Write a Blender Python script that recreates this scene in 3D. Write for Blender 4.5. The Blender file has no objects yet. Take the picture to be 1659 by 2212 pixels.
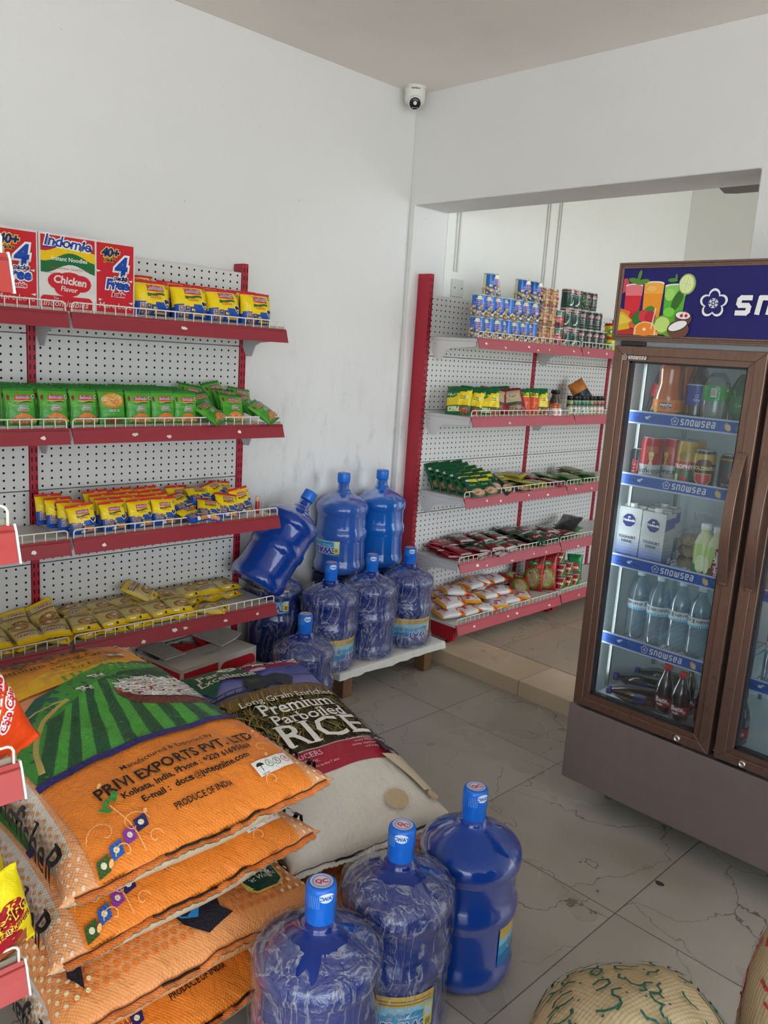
import bpy, math, random
from math import sin, cos, pi, radians, sqrt, atan2, hypot
from mathutils import Vector, Matrix, Euler, noise
from mathutils.geometry import tessellate_polygon
random.seed(7)
SC = bpy.context.scene
COL = SC.collection
V = Vector

def lin(c):
    return tuple((x / 12.92 if x <= .04045 else ((x + .055) / 1.055) ** 2.4) for x in c)
def rgb(r, g, b):
    return lin((r / 255, g / 255, b / 255))
def hx(s):
    return rgb(int(s[0:2], 16), int(s[2:4], 16), int(s[4:6], 16))
WHITE = hx('f2f2ee'); BLACK = hx('141414'); RED = hx('c8202e'); BLUE = hx('1c3f94')

# ------------------------------------------------------------------ mesh builder
class MB:
    def __init__(s):
        s.v = []; s.f = []; s.c = []; s.m = []; s.s = []
    def vert(s, p):
        s.v.append(tuple(p)); return len(s.v) - 1
    def face(s, ix, col, mat=0, sm=False):
        s.f.append(ix); s.c.append(col); s.m.append(mat); s.s.append(sm)
    def poly(s, pts, col, mat=0):
        s.face([s.vert(p) for p in pts], col, mat)
    def box(s, a, b, col, mat=0):
        x0, y0, z0 = a; x1, y1, z1 = b
        i = [s.vert(p) for p in ((x0,y0,z0),(x1,y0,z0),(x1,y1,z0),(x0,y1,z0),(x0,y0,z1),(x1,y0,z1),(x1,y1,z1),(x0,y1,z1))]
        for q in ((3,2,1,0),(4,5,6,7),(0,1,5,4),(1,2,6,5),(2,3,7,6),(3,0,4,7)):
            s.face([i[k] for k in q], col, mat)
    def grid(s, P, col, mat=0, cu=False, cv=False, sm=True):
        n, m = len(P), len(P[0])
        I = [[s.vert(p) for p in r] for r in P]
        for a in range(n if cu else n - 1):
            for b in range(m if cv else m - 1):
                q = [I[a][b], I[(a+1) % n][b], I[(a+1) % n][(b+1) % m], I[a][(b+1) % m]]
                s.face(q, col(a, b) if callable(col) else col, mat, sm)
        return I
    def lathe(s, prof, n, col, mat=0, cap=True, sm=True):
        """prof: (r, z) from bottom to top; the front looks along -Y"""
        P = [[(r * sin(2*pi*k/n), -r * cos(2*pi*k/n), z) for k in range(n)] for r, z in prof]
        I = s.grid([list(x) for x in P], col, mat, cv=True, sm=sm)
        if cap:
            c = col(0, 0) if callable(col) else col
            s.face(I[0][:], c, mat)
            c = col(len(P)-2, 0) if callable(col) else col
            s.face(I[-1][::-1], c, mat)
    def tube(s, pts, r, col, mat=0, n=8, cap=True, closed=False):
        pts = [V(p) for p in pts]; rings = []
        up = None
        N = len(pts)
        for i, p in enumerate(pts):
            if closed:
                d = pts[(i+1) % N] - pts[i-1]
            else:
                d = pts[min(i+1, N-1)] - pts[max(i-1, 0)]
            d.normalize()
            if up is None:
                up = d.orthogonal().normalized()
            up = (up - d * up.dot(d)).normalized()
            w = d.cross(up)
            rr = r[i] if isinstance(r, (list, tuple)) else r
            rings.append([p + up * rr * cos(2*pi*k/n) + w * rr * sin(2*pi*k/n) for k in range(n)])
        I = s.grid(rings, col, mat, cv=True, cu=closed)
        if cap and not closed:
            s.face(I[0][:], col, mat); s.face(I[-1][::-1], col, mat)
    def prism(s, pts, z0, z1, col, mat=0, ax='z'):
        """extrude a 2-D outline; ax names the axis of extrusion"""
        def w(p, z):
            return {'z': (p[0], p[1], z), 'y': (p[0], z, p[1]), 'x': (z, p[0], p[1])}[ax]
        n = len(pts)
        a = [s.vert(w(p, z0)) for p in pts]; b = [s.vert(w(p, z1)) for p in pts]
        for t in tessellate_polygon([[V((p[0], p[1], 0)) for p in pts]]):
            s.face([a[t[2]], a[t[1]], a[t[0]]], col, mat); s.face([b[k] for k in t], col, mat)
        for k in range(n):
            s.face([a[k], a[(k+1) % n], b[(k+1) % n], b[k]], col, mat)
    def mesh(s, name, mats):
        me = bpy.data.meshes.new(name)
        me.from_pydata(s.v, [], s.f)
        for m in (mats if isinstance(mats, (list, tuple)) else [mats]):
            me.materials.append(m)
        me.polygons.foreach_set('material_index', s.m)
        me.polygons.foreach_set('use_smooth', s.s)
        at = me.color_attributes.new('Col', 'FLOAT_COLOR', 'CORNER')
        buf = []
        for f, c in zip(s.f, s.c):
            buf += (c[0], c[1], c[2], 1.0) * len(f)
        at.data.foreach_set('color', buf)
        me.update()
        return me
    def build(s, name, mats, parent=None, loc=(0,0,0), rot=(0,0,0), bevel=0, seg=2):
        o = bpy.data.objects.new(name, s.mesh(name, mats))
        COL.objects.link(o)
        o.location = loc; o.rotation_euler = rot
        if parent: o.parent = parent
        if bevel:
            b = o.modifiers.new('Bevel', 'BEVEL'); b.width = bevel; b.segments = seg; b.limit_method = 'ANGLE'; b.angle_limit = radians(40)
        return o

# ------------------------------------------------------------------ naming
def tag(o, label, cat, group=None):
    o['label'] = label; o['category'] = cat
    if group: o['group'] = group
    return o
def struct(o):
    o['kind'] = 'structure'; return o
def thing(name, label, cat, loc=(0,0,0), rot=(0,0,0), group=None):
    o = bpy.data.objects.new(name, None); COL.objects.link(o)
    o.empty_display_size = .05
    o.location = loc; o.rotation_euler = rot
    return tag(o, label, cat, group)
def dup(o, loc, rot, label=None, parent=None):
    c = o.copy(); COL.objects.link(c)
    if parent is None:
        c.location = loc; c.rotation_euler = rot
        if label: c['label'] = label
    else:
        c.parent = parent
    for ch in list(o.children):
        dup(ch, None, None, None, c)
    return c
class Kind:
    """one kind of thing: the first call makes the prototype, later calls copy it"""
    def __init__(s, make): s.make = make; s.p = None
    def put(s, loc, rot, label, group=None):
        if isinstance(rot, (int, float)): rot = (0, 0, rot)
        if s.p is None:
            s.p = s.make(); o = s.p
        else:
            o = dup(s.p, loc, rot)
        o.location = loc; o.rotation_euler = rot
        o['label'] = label
        if group: o['group'] = group
        elif 'group' in o: del o['group']
        return o
ORD = 'first second third fourth fifth sixth seventh eighth ninth tenth eleventh twelfth thirteenth fourteenth fifteenth sixteenth seventeenth eighteenth nineteenth twentieth'.split()
def basis(xa, ya, za):
    return Matrix((xa, ya, za)).transposed().to_euler()
def face_dir(normal, up=(0,0,1), roll=0):
    """rotation for a pack whose face looks along local +Z and whose top is local +Y"""
    n = V(normal).normalized(); u = V(up); u = (u - n * u.dot(n)).normalized()
    x = u.cross(n)
    m = Matrix((x, u, n)).transposed()
    return (m @ Matrix.Rotation(roll, 3, 'Z')).to_euler()

# ------------------------------------------------------------------ lettering and printed art
_G = {}
def _outline(s, bold):
    cu = bpy.data.curves.new('lettering', 'FONT'); cu.body = s; cu.resolution_u = 2
    cu.offset = bold
    o = bpy.data.objects.new('lettering', cu)
    me = o.to_mesh()
    vs = [(v.co.x, v.co.y) for v in me.vertices]
    fs = []
    me.calc_loop_triangles()
    for t in me.loop_triangles: fs.append(tuple(t.vertices))
    o.to_mesh_clear(); bpy.data.objects.remove(o); bpy.data.curves.remove(cu)
    return vs, fs
_W0 = None
def glyph(c, bold=0.0):
    global _W0
    k = (c, bold)
    if k in _G: return _G[k]
    if c == ' ':
        _G[k] = ([], [], .28); return _G[k]
    def width(t):
        v, _ = _outline(t, 0); return max(p[0] for p in v) - min(p[0] for p in v)
    if _W0 is None: _W0 = width('HH')
    v, f = _outline(c, bold)
    ad = width('H' + c + 'H') - _W0
    _G[k] = (v, f, ad); return _G[k]
# feet of serifs: (x as a share of the glyph's box, which line: b base, t cap height, x x-height, d ascender)
SER = {'R': [(.12,'b'),(.9,'b'),(.12,'t')], 'I': [(.5,'b'),(.5,'t')], 'E': [(.14,'b'),(.14,'t')], 'P': [(.14,'b'),(.14,'t')], 'r': [(.22,'b'),(.18,'x')],
       'm': [(.08,'b'),(.5,'b'),(.92,'b'),(.05,'x')], 'i': [(.5,'b'),(.4,'x')], 'u': [(.1,'x'),(.86,'x'),(.92,'b')], 'n': [(.12,'b'),(.88,'b'),(.08,'x')],
       'l': [(.5,'b'),(.4,'d')], 'd': [(.85,'d'),(.92,'b')], 'b': [(.1,'d')], 'L': [(.14,'b'),(.14,'t')], 'h': [(.12,'b'),(.88,'b'),(.08,'d')],
       'K': [(.12,'b'),(.9,'b'),(.12,'t'),(.85,'t')], 'f': [(.4,'b')], 'F': [(.14,'b'),(.14,'t')], 'N': [(.1,'b'),(.1,'t'),(.9,'t')]}
LINE = {'b': 0.0, 't': .682, 'x': .449, 'd': .682}

class Art:
    def __init__(s): s.t = []; s.L = 0; s.k = 0
    def up(s): s.L += 1; return s
    def tri(s, a, b, c, col): s.t.append((a, b, c, col, s.L + s.k*.03))
    def poly(s, pts, col):
        s.k += 1
        for t in tessellate_polygon([[V((p[0], p[1], 0)) for p in pts]]):
            a, b, c = (pts[k] for k in t)
            if (b[0]-a[0])*(c[1]-a[1]) - (b[1]-a[1])*(c[0]-a[0]) < 0: b, c = c, b
            s.tri(a, b, c, col)
        return s
    def rect(s, x0, y0, x1, y1, col): return s.poly([(x0,y0),(x1,y0),(x1,y1),(x0,y1)], col)
    def rrect(s, x0, y0, x1, y1, r, col, n=4):
        p = []
        for cx, cy, a in ((x1-r,y0+r,-90),(x1-r,y1-r,0),(x0+r,y1-r,90),(x0+r,y0+r,180)):
            p += [(cx + r*cos(radians(a+90*k/n)), cy + r*sin(radians(a+90*k/n))) for k in range(n+1)]
        return s.poly(p, col)
    def disc(s, x, y, rx, ry, col, n=14, a0=0, a1=2*pi, rot=0):
        k = n if abs(a1-a0-2*pi) < 1e-6 else n + 1
        p = [(rx*cos(a0+(a1-a0)*i/n), ry*sin(a0+(a1-a0)*i/n)) for i in range(k)]
        c, q = cos(rot), sin(rot)
        return s.poly([(x+u*c-v*q, y+u*q+v*c) for u, v in p], col)
    def ring(s, x, y, r, w, col, n=20, ry=None):
        ry = ry or r
        for i in range(n):
            a, b = 2*pi*i/n, 2*pi*(i+1)/n
            k = 1 - w / r
            s.poly([(x+r*cos(a),y+ry*sin(a)),(x+r*cos(b),y+ry*sin(b)),(x+r*k*cos(b),y+ry*k*sin(b)),(x+r*k*cos(a),y+ry*k*sin(a))], col)
        return s
    def line(s, pts, w, col):
        for i in range(len(pts)-1):
            (x0,y0),(x1,y1) = pts[i], pts[i+1]
            d = hypot(x1-x0, y1-y0) or 1e-6
            nx, ny = -(y1-y0)/d*w/2, (x1-x0)/d*w/2
            ex, ey = (x1-x0)/d*w*.3, (y1-y0)/d*w*.3
            s.poly([(x0+nx-ex,y0+ny-ey),(x0-nx-ex,y0-ny-ey),(x1-nx+ex,y1-ny+ey),(x1+nx+ex,y1+ny+ey)], col)
        return s
    def text(s, t, x, y, size, col, bold=0.0, rot=0.0, shear=0.0, align='l', sx=1.0, serif=0, track=0.0, flip=False, arc=0.0):
        W = sum(glyph(c)[2] + track for c in t) * size * sx
        s.k += 1
        px = -W * {'l': 0, 'c': .5, 'r': 1}[align]
        cr, sr = cos(rot), sin(rot)
        def T(u, v):
            u = u + v * shear
            if arc: v = v - arc * u * u
            if flip: u, v = -u, -v
            return (x + u*cr - v*sr, y + u*sr + v*cr)
        for c in t:
            vs, fs, ad = glyph(c, bold)
            for f in fs:
                a, b, d = (T(px + vs[k][0]*size*sx, vs[k][1]*size) for k in f)
                if (b[0]-a[0])*(d[1]-a[1]) - (b[1]-a[1])*(d[0]-a[0]) < 0: b, d = d, b
                s.tri(a, b, d, col)
            if serif and c in SER:
                x0 = min(p[0] for p in vs); x1 = max(p[0] for p in vs)
                for q, ln in SER[c]:
                    cx = x0 + (x1-x0)*q; yy = LINE[ln]; w = .11*serif; h = .035
                    y0, y1 = (yy, yy+h) if ln == 'b' else (yy-h, yy)
                    s.poly([T(px+(cx+k*w)*size*sx, e*size) for k, e in ((-1,y0),(1,y0),(1,y1),(-1,y1))], col)
            px += (ad + track) * size * sx
        return s
    def otext(s, t, x, y, size, col, ocol, o=.05, bold=.0, **k):
        s.text(t, x, y, size, ocol, bold=bold+o, **k); s.up(); s.text(t, x, y, size, col, bold=bold, **k); return s
    def apply(s, mb, S, mx=1e9, mat=0, h0=.0004, dh=.00018, sm=True):
        cache = {}
        def vid(p, L):
            k = (round(p[0], 6), round(p[1], 6), round(L, 3))
            i = cache.get(k)
            if i is None:
                i = cache[k] = mb.vert(S(p[0], p[1], h0 + L*dh))
            return i
        for a, b, c, col, L in s.t:
            st = [(a, b, c)]
            while st:
                a, b, c = st.pop()
                e = [((a[0]-b[0])**2+(a[1]-b[1])**2, 0), ((b[0]-c[0])**2+(b[1]-c[1])**2, 1), ((c[0]-a[0])**2+(c[1]-a[1])**2, 2)]
                m = max(e)
                if m[0] > mx*mx:
                    if m[1] == 1: a, b, c = b, c, a
                    elif m[1] == 2: a, b, c = c, a, b
                    q = ((a[0]+b[0])/2, (a[1]+b[1])/2)
                    st += [(a, q, c), (q, b, c)]
                else:
                    i, j, k = vid(a, L), vid(b, L), vid(c, L)
                    if i != j and j != k and i != k: mb.face([i, j, k], col, mat, sm)
def flat(o, xa, ya):
    """a flat sheet: origin, and the two directions of its face"""
    o = V(o); xa = V(xa).normalized(); ya = V(ya).normalized(); n = xa.cross(ya)
    return lambda u, v, h: o + xa*u + ya*v + n*h
def cyl(r, z0=0.0):
    """the wall of a cylinder seen from -Y; r may depend on height"""
    def S(u, v, h):
        R = r(v + z0) if callable(r) else r
        R0 = r(z0) if callable(r) else r
        a = u / R0
        return V(((R+h)*sin(a), -(R+h)*cos(a), v + z0))
    return S

class Pillow:
    """a filled bag: length along local Y, width along X, its face up (+Z)"""
    def __init__(s, L, W, T, n=2.4, p=2.6, q=.6, flat_end=.0, wr=.0, seed=0, wf=30, zoff=0, bottom=1.0, pinch=.06, bend=None, keep=False):
        s.keep = keep; s.shift = 0.0; s.blunt = 0
        s.L, s.W, s.T, s.n, s.p, s.q, s.fe, s.wr, s.seed, s.wf = L, W, T, n, p, q, flat_end, wr, seed, wf
        s.bt, s.pinch, s.bend = bottom, pinch, bend
        a, b = W/2*(1-pinch), T/2
        tab = []; w = 0; last = None
        for k in range(201):
            t = pi/2 - pi*k/200
            c, z = s.se(t, a, b)
            if last: w += hypot(c-last[0], z-last[1])
            tab.append((w, t)); last = (c, z)
        s.tab = tab; s.half = tab[-1][0]; s.side = tab[100][0]
    def se(s, t, a, b):
        c, z = cos(t), sin(t); e = 2/s.n
        return math.copysign(abs(c)**e, c)*a, math.copysign(abs(z)**e, z)*b
    def ang(s, w):
        x = min(abs(w), s.half-1e-9)
        lo, hi = 0, 200
        while hi - lo > 1:
            m = (lo+hi)//2
            if s.tab[m][0] <= x: lo = m
            else: hi = m
        (w0, t0), (w1, t1) = s.tab[lo], s.tab[hi]
        t = t0 + (t1-t0)*(x-w0)/(w1-w0+1e-12)
        return t if w >= 0 else pi - t
    def raw(s, u, w):
        Lh = s.L/2 - s.fe
        k = min(abs(u)/Lh, 1.0)
        f = max(1 - k**s.p, 0)**s.q
        b = s.T/2*f + .0012
        a = s.W/2*(1 - s.pinch*f)
        t = s.ang(w)
        x, z = s.se(t, a, b)
        if z < 0:
            if s.blunt: z *= (s.T/2*max(1-k**s.blunt, 0)**.5+.0012)/b
            z *= s.bt
        if s.wr:
            d = noise.noise(V((x*s.wf + s.seed*7.3, u*s.wf*.6, s.seed*3.1 + (2 if z < 0 else 0)))) + .5*noise.noise(V((x*s.wf*2.3, u*s.wf*1.5 + s.seed, 5.5)))
            z += s.wr*d*min(1, f*1.5 + .15)
        if s.bend: z += s.bend(x, u)
        return V((x, u, z))
    def __call__(s, u, w, h):
        p = s.raw(u, w)
        if h:
            e = max(s.W*.004, 1e-4)
            n = (s.raw(u, w+e)-s.raw(u, w-e)).cross(s.raw(u+e, w)-s.raw(u-e, w))
            if n.length > 1e-12: p = p + n.normalized()*h
        return p
    def art(s, x, y, h):                        # art coordinates: x across, y along
        if s.keep and abs(x) < s.side:
            k = min(abs(y)/(s.L/2-s.fe), 1.0); f = max(1-k**s.p, 0)**s.q
            x *= (1-s.pinch)/(1-s.pinch*f)
        if s.keep: y = max(y + s.shift, -s.L/2+.0012) if y < .4 else min(y, s.L/2-.01)
        return s(y, x, h)
    def skin(s, mb, nu, nw, col, mat=0, zig=0.0):
        P = []
        for i in range(nu+1):
            t = -cos(pi*i/nu)
            u = s.L/2*(.75*t + .25*(2*i/nu-1))
            row = []
            for j in range(2*nw):
                w = -s.half + 2*s.half*j/(2*nw)
                p = s(u, w, 0)
                if zig and i in (0, nu): p.y += zig*(1 if j % 2 else -1)
                row.append(p)
            P.append(row)
        U = [s.L/2*(.75*-cos(pi*(i+.5)/nu) + .25*(2*(i+.5)/nu-1)) for i in range(nu)]
        W = [-s.half + 2*s.half*(j+.5)/(2*nw) for j in range(2*nw)]
        I = mb.grid(P, (lambda a, b: col(W[b], U[a])) if callable(col) else col, mat, cv=True)
        c0 = col(0, -s.L/2) if callable(col) else col
        c1 = col(0, s.L/2) if callable(col) else col
        mb.face(I[0][:], c0, mat); mb.face(I[-1][::-1], c1, mat)
# ------------------------------------------------------------------ materials
class N:
    """small wrapper round a node tree"""
    def __init__(s, name):
        s.m = bpy.data.materials.new(name); s.m.use_nodes = True
        s.t = s.m.node_tree; s.t.nodes.clear()
        s.out = s.n('ShaderNodeOutputMaterial')
    def n(s, kind, **k):
        x = s.t.nodes.new(kind)
        for a, v in k.items():
            if a.startswith('i_'):
                x.inputs[a[2:].replace('_', ' ')].default_value = v
            else: setattr(x, a, v)
        return x
    def l(s, a, b): s.t.links.new(a, b)
    def math(s, op, a, b=None, c=None, clamp=False):
        x = s.n('ShaderNodeMath', operation=op); x.use_clamp = clamp
        for i, q in enumerate((a, b, c)):
            if q is None: continue
            if isinstance(q, (int, float)): x.inputs[i].default_value = q
            else: s.l(q, x.inputs[i])
        return x.outputs[0]
    def noise(s, vec, scale, detail=3, rough=.55, dist=0):
        x = s.n('ShaderNodeTexNoise'); x.inputs['Scale'].default_value = scale; x.inputs['Detail'].default_value = detail
        x.inputs['Roughness'].default_value = rough; x.inputs['Distortion'].default_value = dist
        if vec is not None: s.l(vec, x.inputs['Vector'])
        return x.outputs[0]
    def ramp(s, f, a, b, ca=0.0, cb=1.0):
        x = s.n('ShaderNodeMapRange'); x.inputs[1].default_value = a; x.inputs[2].default_value = b
        x.inputs[3].default_value = ca; x.inputs[4].default_value = cb; x.interpolation_type = 'SMOOTHSTEP'
        s.l(f, x.inputs[0]); return x.outputs[0]
    def mix(s, f, a, b, blend='MIX'):
        x = s.n('ShaderNodeMix', data_type='RGBA', blend_type=blend)
        for i, q in ((0, f), (6, a), (7, b)):
            if isinstance(q, (int, float)): x.inputs[i].default_value = q
            elif isinstance(q, tuple): x.inputs[i].default_value = (*q, 1)
            else: s.l(q, x.inputs[i])
        return x.outputs[2]
    def obj(s):
        return s.n('ShaderNodeTexCoord').outputs['Object']
    def scale(s, vec, v):
        x = s.n('ShaderNodeMapping'); x.inputs['Scale'].default_value = v; s.l(vec, x.inputs['Vector']); return x.outputs[0]
    def sep(s, vec):
        x = s.n('ShaderNodeSeparateXYZ'); s.l(vec, x.inputs[0]); return x.outputs
    def comb(s, a, b, c):
        x = s.n('ShaderNodeCombineXYZ')
        for i, q in enumerate((a, b, c)):
            if isinstance(q, (int, float)): x.inputs[i].default_value = q
            else: s.l(q, x.inputs[i])
        return x.outputs[0]
    def col(s):
        return s.n('ShaderNodeVertexColor', layer_name='Col').outputs[0]
    def bump(s, h, strength=.3, dist=.01):
        x = s.n('ShaderNodeBump'); x.inputs['Strength'].default_value = strength; x.inputs['Distance'].default_value = dist
        s.l(h, x.inputs['Height']); return x.outputs[0]
    def pbsdf(s, base=None, rough=.5, metal=0.0, normal=None, spec=.5, coat=0.0, trans=0.0, ior=1.45, sheen=0.0):
        p = s.n('ShaderNodeBsdfPrincipled')
        if base is not None:
            if isinstance(base, tuple): p.inputs['Base Color'].default_value = (*base, 1)
            else: s.l(base, p.inputs['Base Color'])
        if isinstance(rough, (int, float)): p.inputs['Roughness'].default_value = rough
        else: s.l(rough, p.inputs['Roughness'])
        p.inputs['Metallic'].default_value = metal
        p.inputs['Specular IOR Level'].default_value = spec
        p.inputs['Coat Weight'].default_value = coat; p.inputs['Coat Roughness'].default_value = .1
        p.inputs['Transmission Weight'].default_value = trans; p.inputs['IOR'].default_value = ior
        if normal is not None: s.l(normal, p.inputs['Normal'])
        return p.outputs[0]
    def done(s, sh):
        s.l(sh, s.out.inputs[0]); return s.m

def printed(name, rough=.45, metal=0.0, spec=.5, coat=0.0, bump=None, stretch=(1,1,1), var=0.0):
    m = N(name); c = m.col(); o = m.obj(); nrm = None
    if bump:
        nrm = m.bump(m.noise(m.scale(o, stretch), bump[0], 4), bump[1], bump[2])
    if var:
        c = m.mix(m.ramp(m.noise(o, 18, 4), .35, .7, 0, var), c, (.55, .5, .43), 'MULTIPLY')
    return m.done(m.pbsdf(c, rough, metal, nrm, spec, coat))
M_FILM = printed('printed plastic film', .28, 0, .5, 0, (45, .45, .008))
M_FOIL = printed('printed shiny sachet', .22, .15, .6, 0, (70, .4, .006))
M_CARD = printed('printed cardboard', .62, 0, .3, 0, (120, .08, .002), (1, 1, 6), .18)
M_TIN = printed('printed tin', .3, 0, .5, .25)
M_METAL = printed('bare metal', .28, 1.0)
M_PAINT = printed('red enamelled steel', .38, 0, .5, 0, (30, .05, .002), (1, 1, 1), .12)
M_WHITE = printed('white enamelled steel', .35, 0, .5)
M_PLAST = printed('moulded plastic', .32, 0, .5)
M_RAIL = printed('extruded plastic rail', .36, 0, .5, 0, (40, .06, .002), (1, .1, 4))
M_STICK = printed('torn paper sticker', .7)
M_CLOTH = printed('white painted cloth', .8, 0, .2, 0, (25, .5, .01), (1, 1, 1), .25)
M_WOOD = printed('rough timber', .8, 0, .2, 0, (30, .5, .004), (6, 6, .6), .5)
M_SCREEN = printed('sign face', .42, 0, .4)
M_LEAF = M_FILM

def woven(name, tint, f=420, rough=.4, strength=.25, spec=.4, crease=.5):
    m = N(name); o = m.obj(); c = m.col(); xyz = m.sep(o)
    w = m.math('MULTIPLY', m.math('SINE', m.math('MULTIPLY', xyz[0], f*2)), m.math('SINE', m.math('MULTIPLY', xyz[1], f*2)))
    fold = m.noise(m.scale(o, (1.6, 1, 1.6)), 14, 5, .6, .6)
    h = m.math('ADD', m.math('MULTIPLY', w, .03), m.math('MULTIPLY', fold, crease))
    dirt = m.ramp(m.noise(o, 9, 4), .52, .8, 0, .22)
    c = m.mix(dirt, c, tint, 'MULTIPLY')
    return m.done(m.pbsdf(c, rough, 0, m.bump(h, strength, .02), spec))
M_SACK = woven('woven plastic sack', rgb(215, 195, 165), 420, .36, .55, .4, .9)
M_RICE = woven('white woven sack', rgb(225, 205, 175), 420, .42, .45, .4, .9)
M_JUTE = woven('coarse jute weave', rgb(180, 150, 110), 330, .85, .6, .1, .3)

def mk_wall(name, base, grime, stain):
    m = N(name); o = m.obj()
    big = m.ramp(m.noise(o, .9, 5, .6), .35, .75, 0, .16)
    c = m.mix(big, base, grime)
    z = m.sep(o)[2]
    zone = m.ramp(z, 1.75, .9, 0.0, 1.0)
    zone = m.math('MULTIPLY', zone, m.ramp(z, .1, .75, .2, 1.0))
    st = m.ramp(m.noise(m.scale(o, (5, 5, 2.2)), 2.6, 7, .7, .2), .48, .82, 0, stain)
    c = m.mix(m.math('MULTIPLY', zone, st), c, rgb(140, 138, 140))
    sc = m.noise(m.scale(o, (14, 14, 2)), 2.0, 3, .5)
    scr = m.math('MULTIPLY', m.ramp(sc, .70, .76, 0, .3), zone)
    c = m.mix(scr, c, rgb(120, 118, 118))
    spots = m.ramp(m.noise(o, 55, 1), .80, .84, 0, .4)
    c = m.mix(spots, c, rgb(120, 112, 105))
    nb = m.math('ADD', m.noise(o, 3.0, 4), m.math('MULTIPLY', m.noise(o, 60, 3), .12))
    return m.done(m.pbsdf(c, .62, 0, m.bump(nb, .25, .02), .3))
M_WALL = mk_wall('white painted plaster', rgb(228, 227, 224), rgb(204, 202, 199), .46)
M_WALL2 = mk_wall('grubby white plaster', rgb(236, 236, 230), rgb(212, 208, 196), .8)
def mk_ceil():
    m = N('ceiling paint'); o = m.obj()
    c = m.mix(m.ramp(m.noise(o, 1.4, 5, .6), .4, .75, 0, .5), rgb(244, 236, 230), rgb(228, 219, 212))
    return m.done(m.pbsdf(c, .75, 0, m.bump(m.noise(o, 4, 4), .15, .02), .2))
M_CEIL = mk_ceil()

def mk_tiles(name, px, py, ox, oy, ca, cb, vein):
    m = N(name); o = m.obj(); x, y, z = m.sep(o)
    gx = m.math('DIVIDE', m.math('SUBTRACT', x, ox), px); gy = m.math('DIVIDE', m.math('SUBTRACT', y, oy), py)
    def edge(g, p):
        f = m.math('FRACT', g)
        return m.math('MULTIPLY', m.math('MINIMUM', f, m.math('SUBTRACT', 1.0, f)), p)
    d = m.math('MINIMUM', edge(gx, px), edge(gy, py))
    grout = m.ramp(d, .0008, .0024, 1, 0)
    cell = m.comb(m.math('FLOOR', gx), m.math('FLOOR', gy), 0)
    wn = m.n('ShaderNodeTexWhiteNoise', noise_dimensions='3D'); m.l(cell, wn.inputs['Vector'])
    off = m.n('ShaderNodeVectorMath', operation='ADD'); m.l(o, off.inputs[0])
    sc = m.n('ShaderNodeVectorMath', operation='SCALE'); m.l(wn.outputs['Color'], sc.inputs[0]); sc.inputs['Scale'].default_value = 9
    m.l(sc.outputs[0], off.inputs[1])
    cloud = m.noise(off.outputs[0], 2.0, 2, .5, .3)
    c = m.mix(m.ramp(cloud, .2, .85), ca, cb)
    vo = m.n('ShaderNodeTexVoronoi', feature='DISTANCE_TO_EDGE'); vo.inputs['Scale'].default_value = 2.3
    wob = m.n('ShaderNodeVectorMath', operation='ADD'); m.l(off.outputs[0], wob.inputs[0])
    nz = m.n('ShaderNodeTexNoise'); nz.inputs['Scale'].default_value = 3.5; nz.inputs['Detail'].default_value = 5; m.l(off.outputs[0], nz.inputs['Vector'])
    s2 = m.n('ShaderNodeVectorMath', operation='SCALE'); m.l(nz.outputs['Color'], s2.inputs[0]); s2.inputs['Scale'].default_value = .38
    m.l(s2.outputs[0], wob.inputs[1]); m.l(wob.outputs[0], vo.inputs['Vector'])
    crack = m.ramp(vo.outputs['Distance'], .0012, .006, 1, 0)
    mask = m.ramp(m.noise(o, 1.1, 3), .40, .55)
    crack = m.math('MULTIPLY', crack, m.math('MULTIPLY', mask, vein))
    c = m.mix(crack, c, rgb(70, 62, 54))
    c = m.mix(m.math('MULTIPLY', m.ramp(m.noise(o, 1.6, 3, .5), .45, .85), .5), c, rgb(122, 104, 80))
    c = m.mix(m.math('MULTIPLY', m.ramp(m.noise(o, 120, 1), .77, .8), .6), c, rgb(70, 60, 50))
    c = m.mix(m.math('MULTIPLY', grout, .8), c, rgb(72, 66, 58))
    r = m.ramp(m.noise(o, 3, 2), .2, .8, .24, .36)
    return m.done(m.pbsdf(c, r, 0, m.bump(m.math('SUBTRACT', 1.0, grout), .35, .002), .45))
M_FLOOR = mk_tiles('grey floor tiles', .598, .6115, -.925, 1.977, rgb(178, 172, 162), rgb(160, 153, 143), .7)
M_FLOOR2 = mk_tiles('beige floor tiles', .6, .6, -2.332, 3.268, rgb(182, 169, 150), rgb(160, 148, 131), .8)
M_STEP = mk_tiles('step nosing tiles', .6, 9, -2.008, -2, rgb(214, 196, 168), rgb(190, 170, 142), .1)

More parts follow.
